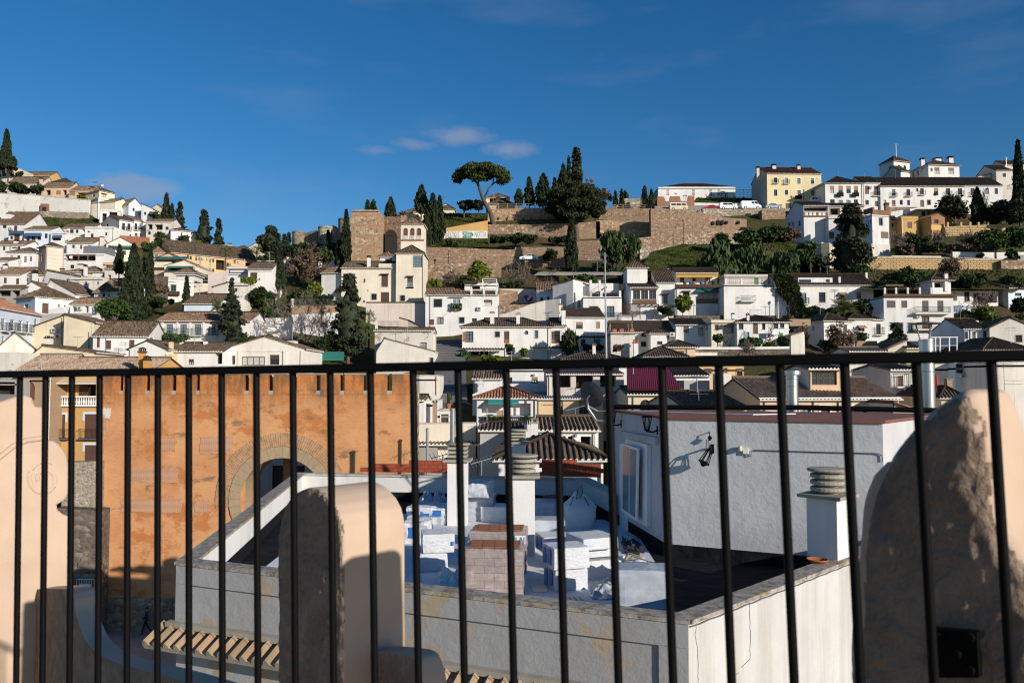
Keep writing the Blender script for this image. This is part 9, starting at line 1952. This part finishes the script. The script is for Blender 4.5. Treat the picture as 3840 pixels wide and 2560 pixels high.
tc=N.new('ShaderNodeTexCoord');cur=hs.outputs['Color'];dirv=tc.outputs['Generated']
nse=N.new('ShaderNodeTexNoise');nse.inputs['Scale'].default_value=22;nse.inputs['Detail'].default_value=6;nse.inputs['Roughness'].default_value=0.6
mpn=N.new('ShaderNodeMapping');mpn.inputs['Scale'].default_value=(1,1,2.2);L.new(dirv,mpn.inputs['Vector']);L.new(mpn.outputs[0],nse.inputs['Vector'])
CL=[(505,700,150,62,1.15),(1725,508,190,46,0.86),(1560,545,120,34,0.78),(1905,562,150,42,0.86),(1430,565,110,28,0.6)]
tot=None
for px,py,rx,ry,st_ in CL:
 d=ray(px,py).normalized();sub=N.new('ShaderNodeVectorMath');sub.operation='SUBTRACT';L.new(dirv,sub.inputs[0]);sub.inputs[1].default_value=d
 ml=N.new('ShaderNodeVectorMath');ml.operation='MULTIPLY';L.new(sub.outputs[0],ml.inputs[0]);ml.inputs[1].default_value=(F/rx,F/rx,F/ry)
 ln=N.new('ShaderNodeVectorMath');ln.operation='LENGTH';L.new(ml.outputs[0],ln.inputs[0])
 mr=N.new('ShaderNodeMapRange');L.new(ln.outputs['Value'],mr.inputs[0]);mr.inputs[1].default_value=1.25;mr.inputs[2].default_value=0.0;mr.inputs[3].default_value=0.0;mr.inputs[4].default_value=st_
 if tot is None:tot=mr.outputs[0]
 else:
  mx=N.new('ShaderNodeMath');mx.operation='MAXIMUM';L.new(tot,mx.inputs[0]);L.new(mr.outputs[0],mx.inputs[1]);tot=mx.outputs[0]
pr_=N.new('ShaderNodeMath');pr_.operation='ADD';L.new(tot,pr_.inputs[0]);L.new(nse.outputs['Fac'],pr_.inputs[1])
r2=N.new('ShaderNodeMapRange');L.new(pr_.outputs[0],r2.inputs[0]);r2.inputs[1].default_value=0.78;r2.inputs[2].default_value=1.25;r2.inputs[3].default_value=0;r2.inputs[4].default_value=0.55
gt=N.new('ShaderNodeMath');gt.operation='GREATER_THAN';L.new(tot,gt.inputs[0]);gt.inputs[1].default_value=0.005
mm_=N.new('ShaderNodeMath');mm_.operation='MULTIPLY';L.new(r2.outputs[0],mm_.inputs[0]);L.new(gt.outputs[0],mm_.inputs[1])
wn2=N.new('ShaderNodeTexNoise');wn2.inputs['Scale'].default_value=5;wn2.inputs['Detail'].default_value=7;mp3=N.new('ShaderNodeMapping');mp3.inputs['Scale'].default_value=(1,1,4);mp3.inputs['Rotation'].default_value=(0,math.radians(18),0);L.new(dirv,mp3.inputs['Vector']);L.new(mp3.outputs[0],wn2.inputs['Vector'])
r3=N.new('ShaderNodeMapRange');L.new(wn2.outputs['Fac'],r3.inputs[0]);r3.inputs[1].default_value=0.56;r3.inputs[2].default_value=0.8;r3.inputs[3].default_value=0;r3.inputs[4].default_value=0.16
ad=N.new('ShaderNodeMath');ad.operation='MAXIMUM';L.new(mm_.outputs[0],ad.inputs[0]);L.new(r3.outputs[0],ad.inputs[1])
mxx=N.new('ShaderNodeMix');mxx.data_type='RGBA';L.new(ad.outputs[0],mxx.inputs[0]);L.new(cur,mxx.inputs[6]);mxx.inputs[7].default_value=(3.0,3.4,4.4,1)
bg=N.new('ShaderNodeBackground');bg.inputs['Strength'].default_value=0.094;L.new(mxx.outputs[2],bg.inputs['Color']);ow=N.new('ShaderNodeOutputWorld');L.new(bg.outputs[0],ow.inputs[0])
sl=bpy.data.lights.new('sun','SUN');sl.energy=4.9;sl.angle=math.radians(0.5);sl.color=(1.0,0.92,0.81);so=bpy.data.objects.new('sun',sl);COL.objects.link(so)
sd_=Vector((math.cos(SE)*math.sin(SA),math.cos(SE)*math.cos(SA),math.sin(SE)));so.rotation_euler=sd_.to_track_quat('Z','Y').to_euler();so.location=(30,-30,40)
cd=bpy.data.cameras.new('camera');cam=bpy.data.objects.new('camera',cd);COL.objects.link(cam);cd.sensor_width=36;cd.lens=F/3840*36;cd.clip_start=0.05;cd.clip_end=4000
cam.rotation_euler=(math.pi/2+TH,0,0);cd.dof.use_dof=True;cd.dof.focus_distance=70;cd.dof.aperture_fstop=6.5
SC.camera=cam
SC.view_settings.view_transform='Standard';SC.view_settings.look='None';SC.view_settings.exposure=0.12;SC.view_settings.gamma=1.0
SC.cycles.max_bounces=6;SC.cycles.diffuse_bounces=3;SC.cycles.use_denoising=True;SC.cycles.filter_width=1.15
